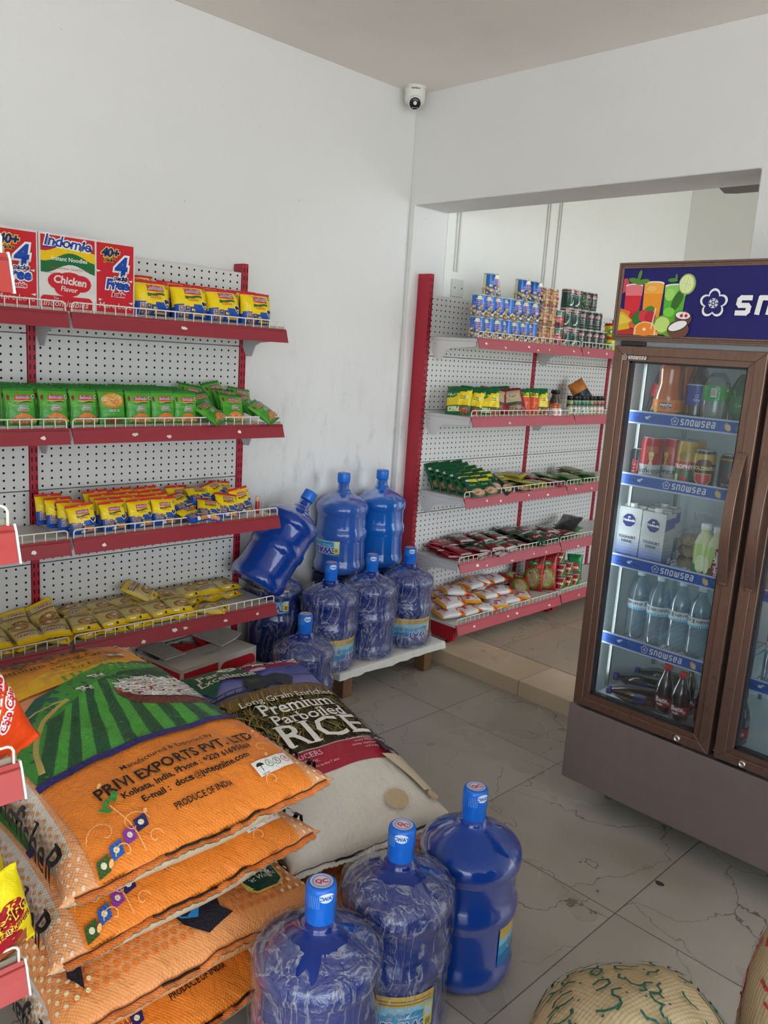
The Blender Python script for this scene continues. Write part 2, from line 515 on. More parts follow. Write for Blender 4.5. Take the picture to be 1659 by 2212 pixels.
def mk_peg():
    m = N('white perforated steel'); o = m.obj(); x, y, z = m.sep(o)
    def cd(q, p):
        return m.math('MULTIPLY', m.math('SUBTRACT', m.math('FRACT', m.math('DIVIDE', q, p)), .5), p)
    u, w = cd(y, .0333), cd(z, .0265)
    d = m.math('SQRT', m.math('ADD', m.math('MULTIPLY', u, u), m.math('MULTIPLY', w, w)))
    hole = m.ramp(d, .0036, .0044, 1, 0)
    mar = m.math('MULTIPLY', m.math('GREATER_THAN', z, .004), 1.0)
    c = m.mix(m.math('MULTIPLY', hole, mar), rgb(214, 212, 208), rgb(16, 15, 15))
    return m.done(m.pbsdf(c, m.ramp(hole, 0, 1, .38, .9), 0, m.bump(m.math('SUBTRACT', 1.0, hole), .4, .003), .4))
M_PEG = mk_peg()
def mk_slot():
    m = N('slotted red upright'); o = m.obj(); x, y, z = m.sep(o)
    f = m.math('FRACT', m.math('DIVIDE', z, .032))
    s = m.math('MULTIPLY', m.math('LESS_THAN', m.math('ABSOLUTE', m.math('SUBTRACT', f, .5)), .27), m.math('LESS_THAN', m.math('ABSOLUTE', m.math('SUBTRACT', m.math('ABSOLUTE', y), .0075)), .0026))
    s2 = m.math('MULTIPLY', s, m.math('GREATER_THAN', x, .0005))
    g = m.n('ShaderNodeNewGeometry'); nx = m.sep(g.outputs['Normal'])[0]
    s3 = m.math('MULTIPLY', s, m.math('GREATER_THAN', nx, .7))
    c = m.mix(s3, rgb(172, 34, 52), rgb(24, 8, 10))
    return m.done(m.pbsdf(c, .4, 0, None, .45))
M_SLOT = mk_slot()

def mk_blue(name, base, dust, tr):
    m = N(name); o = m.obj()
    du = m.ramp(m.noise(o, 8, 5, .65), .42, .75, dust*.35, dust)
    b = m.bump(m.noise(o, 25, 3), .12, .01)
    g = m.pbsdf(base, .07, 0, b, .6, .3, tr, 1.36)
    d = m.n('ShaderNodeBsdfDiffuse'); d.inputs[0].default_value = (*rgb(120, 140, 190), 1)
    mx = m.n('ShaderNodeMixShader'); m.l(du, mx.inputs[0]); m.l(g, mx.inputs[1]); m.l(d.outputs[0], mx.inputs[2])
    return m.done(mx.outputs[0])
M_BLUE = mk_blue('blue polycarbonate full of water', hx('0640a4'), .03, .26)
M_BLUED = mk_blue('deep blue polycarbonate under film', hx('052c80'), .02, .2)
M_BLUEA = mk_blue('pale dusty blue polycarbonate', hx('2a5cb4'), .16, .2)
M_BLUEB = mk_blue('light blue polycarbonate', hx('0d6acc'), .05, .28)
def mk_wrap():
    m = N('crumpled clear film'); o = m.obj()
    a = m.noise(m.scale(o, (1, 1, .42)), 15, 5, .55, 1.8)
    rid = m.math('SUBTRACT', 1.0, m.math('MULTIPLY', m.math('ABSOLUTE', m.math('SUBTRACT', a, .5)), 17.0), clamp=True)
    rid = m.math('POWER', rid, 2.0)
    patch = m.ramp(m.noise(o, 5, 3), .4, .75, .005, .10)
    al = m.math('ADD', m.math('MULTIPLY', rid, .42), patch, clamp=True)
    nb = m.bump(m.math('ADD', a, m.math('MULTIPLY', m.noise(o, 38, 4, .6, 1.0), .4)), .9, .02)
    t = m.n('ShaderNodeBsdfTransparent')
    p = m.pbsdf(rgb(186, 192, 206), .16, 0, nb, .9)
    mx = m.n('ShaderNodeMixShader'); m.l(al, mx.inputs[0]); m.l(t.outputs[0], mx.inputs[1]); m.l(p, mx.inputs[2])
    gl = m.n('ShaderNodeBsdfGlossy'); gl.inputs['Roughness'].default_value = .12; m.l(nb, gl.inputs['Normal'])
    m2 = m.n('ShaderNodeMixShader'); m2.inputs[0].default_value = .08; m.l(mx.outputs[0], m2.inputs[1]); m.l(gl.outputs[0], m2.inputs[2])
    return m.done(m2.outputs[0])
M_WRAP = mk_wrap()
def mk_clear(name, tint, alpha, rough=.05, gloss=.1, gf=.4):
    m = N(name)
    t = m.n('ShaderNodeBsdfTransparent'); t.inputs[0].default_value = (*tint, 1)
    d = m.pbsdf(tint, .3)
    mx = m.n('ShaderNodeMixShader'); mx.inputs[0].default_value = alpha; m.l(t.outputs[0], mx.inputs[1]); m.l(d, mx.inputs[2])
    fr = m.n('ShaderNodeFresnel'); fr.inputs['IOR'].default_value = 1.45
    gl = m.n('ShaderNodeBsdfGlossy'); gl.inputs['Roughness'].default_value = rough
    f = m.math('ADD', m.math('MULTIPLY', fr.outputs[0], gf), gloss - .04*gf, clamp=True)
    m2 = m.n('ShaderNodeMixShader'); m.l(f, m2.inputs[0]); m.l(mx.outputs[0], m2.inputs[1]); m.l(gl.outputs[0], m2.inputs[2])
    return m.done(m2.outputs[0])
M_GLASS = mk_clear('door glass', rgb(247, 251, 251), .012, .02, .035, 1.0)
M_PET = mk_clear('clear bottle plastic', rgb(205, 226, 238), .20, .1, .05)
M_STRIP = mk_clear('clear plastic strip', rgb(225, 222, 205), .25, .15, .1)
M_BAG = mk_clear('clear food bag', rgb(222, 222, 215), .14, .15, .12)
def mk_bronze(name, base, pit):
    m = N(name); o = m.obj()
    st = m.noise(m.scale(o, (60, 60, 1.5)), 6, 3)
    c = m.mix(m.ramp(st, .3, .7, 0, .35), base, rgb(96, 76, 68))
    z = m.sep(o)[2]
    wear = m.math('MULTIPLY', m.ramp(m.noise(o, 48, 5, .7), .56, .66), m.ramp(z, 1.05, .75, 0, pit))
    c = m.mix(wear, c, rgb(70, 58, 62))
    r = m.math('ADD', m.ramp(st, .2, .8, .26, .4), m.math('MULTIPLY', wear, .3))
    return m.done(m.pbsdf(c, r, .75, None, .5))
M_BRONZE = mk_bronze('brushed bronze trim', rgb(136, 110, 98), 0.0)
M_BRONZEW = mk_bronze('worn bronze trim', rgb(134, 106, 93), .4)

# ------------------------------------------------------------------ camera
FPX = 1757.5
def camera():
    yaw, pitch, roll = radians(44.605), radians(-11.124), radians(-3.7665)
    f = V((-sin(yaw)*cos(pitch), cos(yaw)*cos(pitch), sin(pitch)))
    r0 = V((cos(yaw), sin(yaw), 0)); d0 = f.cross(r0)
    r = r0*cos(roll) + d0*sin(roll); d = d0*cos(roll) - r0*sin(roll)
    cd = bpy.data.cameras.new('camera'); o = bpy.data.objects.new('camera', cd); COL.objects.link(o)
    cd.sensor_fit = 'VERTICAL'; cd.sensor_height = 24; cd.sensor_width = 18
    cd.lens = FPX / 2212 * 24; cd.clip_start = .02; cd.clip_end = 60
    o.matrix_world = Matrix((( r.x, -d.x, -f.x, 0), (r.y, -d.y, -f.y, 0), (r.z, -d.z, -f.z, 1.52), (0, 0, 0, 1)))
    SC.camera = o
camera()

# ------------------------------------------------------------------ room
CEIL = 2.725
def slab(name, a, b, m, col=WHITE):
    mb = MB(); mb.box(a, b, col); return struct(mb.build(name, m))
slab('floor', (-3.1, -4.2, -.12), (4.2, 3.0, 0), M_FLOOR)
slab('floor_room', (-3.1, 3.262, -.12), (2.4, 6.1, .075), M_FLOOR2)
st = MB(); st.box((-3.1, 2.992, -.1), (2.4, 3.262, .075), WHITE); struct(st.build('floor_step', M_STEP, bevel=.004))
slab('wall_left', (-3.12, -4.2, -.1), (-2.92, 3.25, CEIL+.2), M_WALL)
ow = MB()
ow.prism([(-2.92, -.1), (-2.885, -.1), (-2.885, 2.226), (-1.24, 2.226), (-1.24, -.1), (4.2, -.1), (4.2, CEIL+.2), (-2.92, CEIL+.2)], 3.0, 3.25, WHITE, ax='y')
struct(ow.build('wall_front', M_WALL, bevel=.006))
slab('ceiling', (-3.1, -4.2, CEIL), (4.2, 3.1, CEIL+.15), M_CEIL)
slab('wall_room_left', (-3.1, 3.25, -.1), (-2.885, 6.1, 3.1), M_WALL2)
slab('wall_room_back', (-3.1, 5.85, -.1), (2.4, 6.05, 3.1), M_WALL2)
slab('ceiling_room', (-3.1, 3.2, 2.95), (2.4, 6.1, 3.1), M_CEIL)
wr = MB()
for z0, z1, y0, y1 in ((-.1, .2, 3.25, 6.05), (2.8, 3.1, 3.25, 6.05), (.2, 2.8, 3.25, 3.35), (.2, 2.8, 5.75, 6.05)):
    wr.box((2.2, y0, z0), (2.4, y1, z1), WHITE)
struct(wr.build('wall_room_right', M_WALL2))
slab('wall_back', (-3.1, -4.3, -.1), (.6, -4.1, CEIL+.2), M_WALL)
wb = MB(); wb.box((.6, -4.3, 2.5), (4.2, -4.1, CEIL+.2), WHITE); struct(wb.build('wall_back_lintel', M_WALL))
ws = MB()
for y0, y1, z0, z1 in ((-4.2, -3.6, -.1, 2.9), (1.9, 3.1, -.1, 2.9), (-3.6, 1.9, 2.55, 2.9)):
    ws.box((4.0, y0, z0), (4.2, y1, z1), WHITE)
struct(ws.build('wall_right', M_WALL))
M_GROUND = printed('outdoor concrete', .9)
slab('ground', (-12, -16, -.3), (18, 18, -.14), M_GROUND, rgb(205, 200, 190))
sl = bpy.data.lights.new('sun', 'SUN'); sl.energy = 3.6; sl.angle = radians(.6); sl.color = (1, .95, .88)
so = bpy.data.objects.new('sun', sl); COL.objects.link(so); so.rotation_euler = V((.42, -.12, -1)).to_track_quat('-Z', 'Y').to_euler()

W = bpy.data.worlds.new('daylight'); SC.world = W; W.use_nodes = True
bg = W.node_tree.nodes['Background']; bg.inputs[0].default_value = (.80, .9, 1.0, 1); bg.inputs[1].default_value = SKY = 3.2
def portal(name, loc, rot, sx, sy):
    l = bpy.data.lights.new(name, 'AREA'); l.shape = 'RECTANGLE'; l.size = sx; l.size_y = sy
    l.cycles.is_portal = True
    o = bpy.data.objects.new(name, l); COL.objects.link(o); o.location = loc; o.rotation_euler = rot
portal('shopfront', (4.15, -.85, 1.28), (0, radians(90), 0), 2.55, 5.5)
portal('doorway', (2.3, -4.2, 1.25), (radians(-90), 0, 0), 3.4, 2.5)
portal('window', (2.35, 4.55, 1.5), (0, radians(90), 0), 2.6, 2.4)
SC.view_settings.view_transform = 'Standard'; SC.view_settings.look = 'None'
SC.view_settings.exposure = 1.08; SC.view_settings.gamma = 1.0
SC.cycles.max_bounces = 10; SC.cycles.diffuse_bounces = 5; SC.cycles.glossy_bounces = 4
SC.cycles.transmission_bounces = 8; SC.cycles.transparent_max_bounces = 16
SC.cycles.caustics_reflective = False; SC.cycles.caustics_refractive = False
SC.cycles.sample_clamp_indirect = 6.0
SC.cycles.use_denoising = True
# ------------------------------------------------------------------ shelving
STK = [hx('e9e4da'), hx('d8cfc0'), hx('efeae0')]
def price_rail(y0, y1, x, zt, col, parent, stickers, seed):
    mb = MB(); rnd = random.Random(seed)
    prof = [(x-.004, zt+.004), (x+.001, zt+.005), (x+.006, zt-.004), (x+.011, zt-.020), (x+.016, zt-.034), (x+.020, zt-.046), (x+.016, zt-.046), (x+.010, zt-.028), (x-.004, zt-.006)]
    mb.prism(prof, y0, y1, col, ax='y')
    for v in range(len(mb.v)): pass
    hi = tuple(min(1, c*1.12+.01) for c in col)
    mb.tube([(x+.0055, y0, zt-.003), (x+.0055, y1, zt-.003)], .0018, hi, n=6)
    for k in range(stickers):
        yy = y0 + .05 + (y1-y0-.1)*(k + rnd.random()*.8)/max(stickers, 1)
        f = .3 + rnd.random()*.45; w = .008 + rnd.random()*.006
        def P(a, b):
            q = f + b; return (x+.006+.0142*q+.0009, yy+a, zt-.004-.042*q+.0006)
        n = rnd.choice((4, 5, 6)); pts = []
        for i in range(n):
            an = 2*pi*i/n + rnd.random()*.5; rr = .65+rnd.random()*.5
            pts.append(P(w*rr*cos(an), .17*rr*sin(an)))
        mb.poly(pts, rnd.choice(STK), 1)
    return mb.build('price_rail', [M_RAIL, M_STICK], parent)
def wire_guard(y0, y1, x, zt, parent, h=.034, step=.0365, r=.0021, zf=None):
    mb = MB(); c = hx('ece6d8'); q = .009
    top = [(x, y0, zt-.008), (x, y0, zt+h-q), (x, y0+.003, zt+h-.003), (x, y0+q, zt+h), (x, y1-q, zt+h), (x, y1-.003, zt+h-.003), (x, y1, zt+h-q), (x, y1, zt-.008)]
    mb.tube(top, r*1.15, c, n=6)
    n = max(1, round((y1-y0)/step))
    for k in range(1, n):
        y = y0 + (y1-y0)*k/n
        mb.tube([(x, y, zt-.008), (x, y, zt+h)], r*.9, c, n=5)
    return mb.build('wire_guard', M_WHITE, parent)
def bracket(y, x0, x1, zt, parent, col=hx('b9bbbb'), t=.004):
    mb = MB()
    d = x1-x0
    mb.prism([(x0, zt), (x1, zt), (x1, zt-.022), (x0+d*.45, zt-.036), (x0+d*.33, zt-.048), (x0+d*.24, zt-.092), (x0+d*.10, zt-.094), (x0, zt-.055)], y-t/2, y+t/2, col, ax='y')
    mb.tube([(x0+.02, y-t/2-.0006, zt-.018), (x0+.02, y+t/2+.0006, zt-.018)], .003, hx('55585a'), n=8)
    return mb.build('bracket', M_WHITE, parent, bevel=.0012)
def gondola(root, ys, H, up_d, shelves, depth, rail, panels, seed=0, upx=.0, base=None, gap=.012, end0=.0):
    for y in ys:
        mb = MB(); mb.box((-up_d/2, -.0135, 0), (up_d/2, .0135, H if y in (ys[0], ys[-1]) and (y == ys[0] or up_d < .07) else panels[-1]), hx('9c1f31'))
        mb.build('upright', M_SLOT, root, loc=(upx+up_d/2, y, 0), bevel=.002)
    px = upx + up_d - .008
    for a, b in zip(ys, ys[1:]):
        for z0, z1 in zip(panels, panels[1:]):
            gp = .030 if up_d < .07 else .015
            mb = MB(); mb.box((-.004, 0, 0), (0, b-a-gp, z1-z0-.003), WHITE)
            mb.build('back_panel', M_PEG, root, loc=(px, a+gp/2, z0), bevel=.0015)
    for i, z in enumerate(shelves):
        for k, (a, b) in enumerate(zip(ys, ys[1:])):
            mb = MB(); a0 = a + gap + (end0 if k == 0 else 0); b0 = b + .001
            mb.box((upx+up_d, a0, z-.016), (depth-.003, b0, z), hx('cfcecb'))
            sh = mb.build('shelf', M_WHITE, root, bevel=.002)
            price_rail(a0, b0, depth, z, rail[0] if isinstance(rail, list) else rail, sh, random.Random(seed*31+i*7+k).choice((1, 3, 4, 5, 6)), seed*100+i*10+k)
            wire_guard(a0+.004, b0-.006, depth-.001, z, sh)
            ms = MB(); ms.box((depth-.006, a0, z), (depth-.005, b0, z+.014), WHITE); ms.build('clear_strip', M_STRIP, sh)
            bracket(a0+.004, upx+up_d, depth-.01, z-.016, sh, hx('b4b6b6') if end0 == 0 else hx('d8d8d6'))
            if k == len(ys)-2: bracket(b0-.004, upx+up_d, depth-.01, z-.016, sh)
    return root

gl = thing('gondola_shelving', 'red and white perforated wall shelving holding noodles beside the blue water bottles', 'shelving', (-2.915, .27, 0))
LZ = [1.575, 1.208, .84, .47]
gondola(gl, [0, .865, 1.73], 1.833, .065, LZ, .342, hx('96303a'), [.16, .43, .695, .962, 1.232, 1.505, 1.80], 1)
g2 = thing('gondola_shelving', 'faded red shelving with tins and seasoning sachets in the next room', 'shelving', (-2.882, 3.07, .075))
RZ = [1.61, 1.233, .83, .495]
gondola(g2, [0, .935, 1.77, 2.605], 1.835, .082, [z-.075 for z in RZ], .372, hx('b25863'), [.11, .36, .63, .9, 1.17, 1.44, 1.74], 2, end0=.02)
# bottom decks of the far shelving: red beams, feet, a deck and its rail
for k, (a, b) in enumerate(((.02, .955), (.965, 1.77), (1.785, 2.6))):
    mb = MB(); z = .105 + (.006 if k == 1 else 0)
    mb.box((.082, a, z-.014), (.395, b, z), hx('d9d6d0'))
    d = mb.build('base_deck', M_WHITE, g2, bevel=.002)
    price_rail(a, b, .40, z-.002, hx('b44a55'), d, (4, 1, 2)[k], 50+k)
    wire_guard(a+.005, b-.006, .397, z-.004, d)
for y in (.035, .935, 1.77):
    mb = MB(); mb.box((.05, y-.014, .018), (.385, y+.014, .092), hx('b3182c'))
    mb.box((.3855, y-.006, .03), (.3865, y-.002, .05), hx('300810')); mb.box((.3855, y-.006, .06), (.3865, y-.002, .08), hx('300810'))
    f = mb.build('base_beam', M_PAINT, g2, bevel=.002)
    mb = MB(); mb.lathe([(.017, 0), (.017, .006), (.007, .009), (.007, .02)], 12, hx('8a1020'))
    mb.build('levelling_foot', M_PAINT, f, loc=(.34, y, .0))
gn = thing('gondola_shelving', 'near red shelving whose rail ends poke in at the left edge', 'shelving', (-1.50, -.45, 0))
NZ = [1.611, 1.240, .874, .533]
gondola(gn, [0, .88], 1.9, .065, NZ, .337, hx('b5423e'), [.1, .4, .7, 1.0, 1.3, 1.6, 1.86], 3)  # rail red made brighter: the stronger light here is put into its colour
for ch in gn.children:
    if ch.name.startswith('shelf'):
        z = max(v.co.z for v in ch.data.vertices)
        mb = MB(); prof = [(.331, z+.006), (.339, z+.007), (.345, z-.004), (.350, z-.020), (.359, z-.047), (.352, z-.047), (.331, z-.01)]
        mb.prism(prof, .882, .885, hx('f0ece6'), ax='y'); mb.build('rail_end_cap', M_WHITE, ch)

# ------------------------------------------------------------------ packs of noodles
def cap_text(a, t, x, y, w, col, ocol=None, o=.06, bold=.02, **k):
    W_ = sum(glyph(c)[2] for c in t); size = w / W_
    if ocol: a.text(t, x, y, size, ocol, bold=bold+o, align='c', **k); a.up()
    a.text(t, x, y, size, col, bold=bold, align='c', **k); a.up()
    return size
def noodle_logo(a, x, y, w, ground=None):
    h = w*.3
    a.poly([(x-w*.5, y-h*.5), (x+w*.48, y-h*.62), (x+w*.5, y+h*.48), (x-w*.46, y+h*.58)], hx('d42a33')); a.up()
    cap_text(a, 'Indomie', x, y-h*.22, w*.86, hx('24479e'), WHITE, .05, .015, shear=.2)
    pts = [(x-w*.5+w*i/8, y-h*.62-h*.12*sin(i/8*pi*2)) for i in range(9)]
    a.poly(pts+[(p[0], p[1]-h*.16) for p in pts[::-1]], hx('f4c81f'))
    a.poly([(p[0], p[1]-h*.18) for p in pts]+[(p[0], p[1]-h*.62+.1*h*(i-4)/4) for i, p in list(enumerate(pts))[::-1]], hx('1d6a34')); a.up()
def food(a, x, y, rx, ry, seed, cols, n=26, clip=None):
    r = random.Random(seed)
    for k in range(n):
        an = r.random()*2*pi; q = sqrt(r.random())
        px, py = x+rx*q*cos(an), y+ry*q*sin(an)
        if clip and not clip(px, py): continue
        a.line([(px-rx*.16*cos(k), py-ry*.2*sin(k)), (px, py+ry*.07), (px+rx*.16*cos(k), py+ry*.18*sin(k*1.7))], min(rx, ry)*.11, r.choice(cols))
NOOD = [hx('e8b04a'), hx('d98f38'), hx('f2cd74'), hx('c8743a'), hx('b44c5c'), hx('e5d2c0')]

def green_pack(back=False):
    mb = MB(); p = Pillow(.122, .098, .03, 2.3, 3.2, .55, .010, .0022, 3 + back)
    top, bot, mid = hx('2e8a2a'), hx('3f9a2c'), hx('58aa34')
    p.skin(mb, 14, 12, lambda w, u: (hx('2a7a2c') if abs(u) > .051 else (mid if u > 0 and abs(w) < .05 else bot)) if abs(w) < p.side else top, zig=.0012)
    a = Art()
    if back:
        a.disc(0, .022, .040, .026, hx('d8772c'), 18); a.up(); a.disc(0, .024, .036, .022, hx('e3a94a'), 18); a.up()
        food(a, 0, .024, .032, .019, 4, NOOD, 34); a.up(); a.ring(-.030, .026, .008, .003, hx('c9c9c4'), 12); a.ring(.012, .016, .008, .002, hx('b85a78'), 12); a.up()
        cap_text(a, 'INDOMIE', 0, -.016, .036, BLACK, WHITE, .08)
        a.rect(-.03, -.048, .03, -.036, hx('1d6a34')); a.up(); a.rect(-.026, -.052, .026, -.043, hx('c42a3a'))
    else:
        noodle_logo(a, .006, .030, .050)
        a.ring(.040, .034, .006, .002, hx('ddddd6'), 10); a.disc(.040, .034, .0035, .0035, hx('44483f'), 8)
        a.disc(-.036, .030, .0045, .009, hx('8c2338'), 10); a.up()
        a.text('Tasty Nutrition, Good For You.', .006, .0115, .0036, hx('cfe0b8'), align='c')
        cap_text(a, 'Onion', .006, -.001, .026, BLACK, WHITE, .09, .03, shear=.15)
        cap_text(a, 'Chicken', .006, -.010, .033, BLACK, WHITE, .09, .03, shear=.15)
        a.disc(.006, -.0125, .010, .0022, hx('c8452e'), 10); a.up()
        a.disc(.006, -.046, .034, .026, hx('e1782c'), 18, 0, pi); a.up(); a.disc(.006, -.047, .042, .017, hx('cf9a55'), 18, 0, pi); a.up()
        food(a, .006, -.042, .04, .011, 9, NOOD+[hx('a84468'), hx('e8e0d0')], 30); a.up()
        for x in (-.02, .004, .024): a.ring(x, -.041, .007, .002, hx('a83e62'), 10); 
        a.line([(-.043, .03), (-.040, .0), (-.044, -.03)], .0012, hx('7cb85a'))
    a.apply(mb, p.art, .02)
    o = mb.build('noodle_pack', M_FILM); return tag(o, '', 'noodle pack')
def yellow_pack(W_=.096, H_=.104, T_=.032, multi=False):
    mb = MB(); p = Pillow(H_, W_, T_, 2.4, 3.0, .5, .008, .0022, 11)
    Y, B, R, P_ = hx('f4d411'), hx('1e4fa8'), hx('d0252d'), hx('5a3a6a')
    def col(w, u):
        if abs(w) > p.side*.97: return P_ if abs(w) < p.side*1.3 else hx('c9a227')
        if u > H_*.41: return R
        return Y if u > -H_*.10 + .004*sin(w*90) else B
    p.skin(mb, 20, 14, col, zig=.001)
    a = Art(); k = W_/.096
    noodle_logo(a, .002*k, .024*k, .044*k)
    a.ring(.036*k, .030*k, .005*k, .002*k, hx('5a5648'), 8); a.up()
    cap_text(a, 'Chicken', 0, .002*k, .026*k, hx('f6c62a'), hx('cf3a2a'), .10, .02)
    hc = (.031*k, -.006*k)
    for s_, c in ((1.25, WHITE), (1, hx('2a2326'))):
        s_ *= .010*k
        pts = [(hc[0]+s_*(.9*sin(t)**3), hc[1]+s_*(.8*cos(t)-.32*cos(2*t)-.12*cos(3*t))) for t in [2*pi*i/20 for i in range(20)]]
        a.poly(pts, c); a.up()
    for i in range(2):
        for j in range(2):
            x, y = -.037*k+.014*k*i, -.022*k-.014*k*j
            a.rect(x, y, x+.012*k, y+.012*k, hx('d6c6b8')); a.up(); a.rect(x+.001*k, y+.001*k, x+.011*k, y+.011*k, hx(('7a4438','46506e','3a3540','8c5a48')[i*2+j])); a.up()
            a.disc(x+.006*k, y+.007*k, .0025*k, .003*k, hx('c99078'), 8)
    cap_text(a, 'My', -.002*k, -.022*k, .010*k, hx('f7d33a'), hx('14306e'), .08)
    cap_text(a, 'Moments', .014*k, -.031*k, .034*k, hx('f7c02a'), hx('14306e'), .08, .03)
    a.disc(.02*k, -.041*k, .018*k, .006*k, hx('d88a4a'), 12); a.disc(-.006*k, -.041*k, .008*k, .005*k, hx('e9e4dc'), 10)
    a.up(); food(a, .02*k, -.041*k, .016*k, .005*k, 3, NOOD, 12)
    if multi: a.rect(-.004, .052, .006, .058, hx('e8e2e0'))
    else: a.rect(-.005, .0405, .004, .0475, hx('dfdad8'))
    a.apply(mb, p.art, .02)
    o = mb.build('noodle_pack', M_FILM); return tag(o, '', 'noodle pack')
def chikki_pack():
    mb = MB(); p = Pillow(.128, .098, .030, 2.6, 3.5, .5, .012, .0018, 21)
    Y, C, D = hx('f0c80e'), hx('cdbb78'), hx('a98544')
    p.skin(mb, 18, 12, lambda w, u: Y if abs(u) > .048 else (C if abs(w) < p.side else (Y if abs(w) < p.side*1.5 else hx('e8e4da'))), zig=.0012)
    a = Art(); BR = hx('5a1420')
    a.disc(.012, -.020, .034, .022, hx('96622e'), 16); a.up(); a.disc(.012, -.018, .028, .016, hx('c48d4c'), 14); a.up()
    food(a, .012, -.018, .026, .015, 5, [hx('e6b86a'), hx('a8703a'), hx('7c4a24'), hx('4c6a24'), hx('e9dcc4')], 26); a.up()
    a.disc(.016, -.014, .009, .006, hx('efe6d4'), 10); a.disc(.034, -.034, .010, .004, hx('4f7a24'), 8); a.up()
    a.disc(-.034, .034, .009, .008, BR, 12); a.up(); a.text('O2', -.041, .030, .012, WHITE, bold=.03); a.up()
    cap_text(a, 'CHIKKI', .012, .027, .054, hx('8a1626'), hx('f2ecd8'), .07, .03)
    a.line([(-.042, .020), (.042, .017)], .003, BR)
    cap_text(a, 'CHICKEN FLAVOUR', 0, .010, .05, hx('7c3a1c'))
    cap_text(a, 'NOODLES', -.012, -.042, .05, BR, hx('f4e6a8'), .08, .02)
    a.rect(.003, -.058, .010, -.049, hx('1a1a18')); a.rect(-.03, -.056, -.01, -.050, hx('f3efe2'))
    a.apply(mb, p.art, .02)
    o = mb.build('noodle_pack', M_FILM); return tag(o, '', 'noodle pack')

def carton(open_top=False):
    """carton .318 wide, .30 deep, .235 high; its printed face looks along +Z of the art plane"""
    pass

def carton_art(a, w, h, left=True):
    """printed front of a noodle carton, origin at its lower corner"""
    G, Rr = hx('dedbd4'), hx('cb2430')
    a.rect(0, 0, w, h, G); a.up()
    s = w*.565
    a.rect(.006, h*.78-.03, s, h-.006, Rr); a.rect(s+.006, .004, w-.004, h-.006, Rr); a.up()
    a.rect(.006, 0.0, s, .052, G); a.rrect(.004, .006, s*.95, .05, .014, Rr); a.up()
    # wave
    n = 12
    wave = [(.006+(s-.006)*i/n, h*.70 + .014*cos(i/n*2*pi+pi*.9) + .006*i/n) for i in range(n+1)]
    a.poly([(x, y+.03) for x, y in wave] + [(s, h*.80), (.006, h*.80)][0:0] + [(x, y) for x, y in wave[::-1]], hx('f2c515'))
    a.poly([(x, y) for x, y in wave] + [(x, y-.035) for x, y in wave[::-1]], hx('1f6b3a'))
    a.poly([(x, y-.035) for x, y in wave] + [(s, h*.50), (.006, h*.50)], G); a.up()
    a.text('Instant Noodles', s*.54, h*.665, .0178, WHITE, bold=.012, align='c')
    cap_text(a, 'Indomie', s*.5, h*.835, s*.84, hx('23459c'), WHITE, .07, .02, shear=.2, rot=-.05); 
    a.line([(.012, h*.82), (.045, h*.826), (.06, h*.86)], .004, hx('23459c'))
    a.text('®', s*.93, h*.86, .009, G)
    a.text('Tasty Nutrition. Good For You.', s*.54, h*.555, .0100, hx('b4303c'), align='c'); a.up()
    for x, y, rx, ry in ((s*.35, h*.40, .036, .026), (s*.55, h*.41, .045, .028), (s*.75, h*.39, .032, .026), (s*.5, h*.30, .042, .022)):
        a.disc(x, y, rx, ry, Rr, 16)
    a.up()
    cap_text(a, 'Chicken', s*.54, h*.37, s*.60, G, None, .05, .03, shear=.1, rot=-.06)
    cap_text(a, 'Flavor', s*.52, h*.275, s*.30, G, None, .05, .02, shear=.1, rot=-.06)
    a.text('The', s*.24, .0395, .011, G, rot=-.05); a.text('Indomitables', s*.46, .018, .0285, G, shear=.3, align='c', bold=.004)
    m = s + (w-s)*.5
    cap_text(a, '40+', m-.018, h*.80, .060, hx('1c2f78'), hx('f6cf4a'), .07, .05, shear=.2)
    cap_text(a, 'packs', m-.020, h*.735, .036, BLACK, hx('f6cf4a'), .08, .03, shear=.2)
    cap_text(a, '4', m+.018, h*.565, .040, hx('1d4aa8'), WHITE, .08, .05, shear=.15)
    cap_text(a, 'packs', m+.018, h*.495, .048, hx('1a2450'), WHITE, .10, .03, shear=.2)
    cap_text(a, 'Free', m+.006, h*.375, .080, hx('1d4aa8'), WHITE, .08, .05, shear=.15)
    cap_text(a, 'Inside', m+.010, h*.275, .046, hx('c8242e'), WHITE, .10, .03, shear=.15)
    for x, y, q in ((m-.058, h*.60, 1), (m+.052, h*.50, -1), (m-.052, h*.22, 1), (m+.054, h*.20, -1)):
        a.poly([(x-.007*q, y+.003), (x+.008*q, y), (x-.005*q, y-.005)], G)
    a.text('More Love', m, .026, .026, G, align='c', shear=.1)
# two cartons on the top shelf
def carton_on_shelf():
    r = thing('noodle_carton', '', 'carton')
    mb = MB(); w, h, d = .318, .236, .20
    mb.box((-d, 0, 0), (0, w, h), hx('d9d5cd'))
    a = Art(); carton_art(a, w, h); a.apply(mb, flat((0, 0, 0), (0, 1, 0), (0, 0, 1)), 1e9)
    mb.build('carton_body', M_CARD, r, bevel=.0015)
    mb = MB(); mb.box((-d*.5-.025, -.0008, h*.7), (-d*.5+.025, w+.0008, h+.0008), hx('c8a876')); mb.build('packing_tape', M_FILM, r)
    return r
CART = Kind(carton_on_shelf)
CART.put((-2.60, 1.060, LZ[0]+.001), 0, 'white and red noodle carton on top shelf showing its whole printed front')
CART.put((-2.60, .738, LZ[0]+.001), radians(-.5), 'noodle carton cut by the picture edge, beside the whole one on the top shelf')

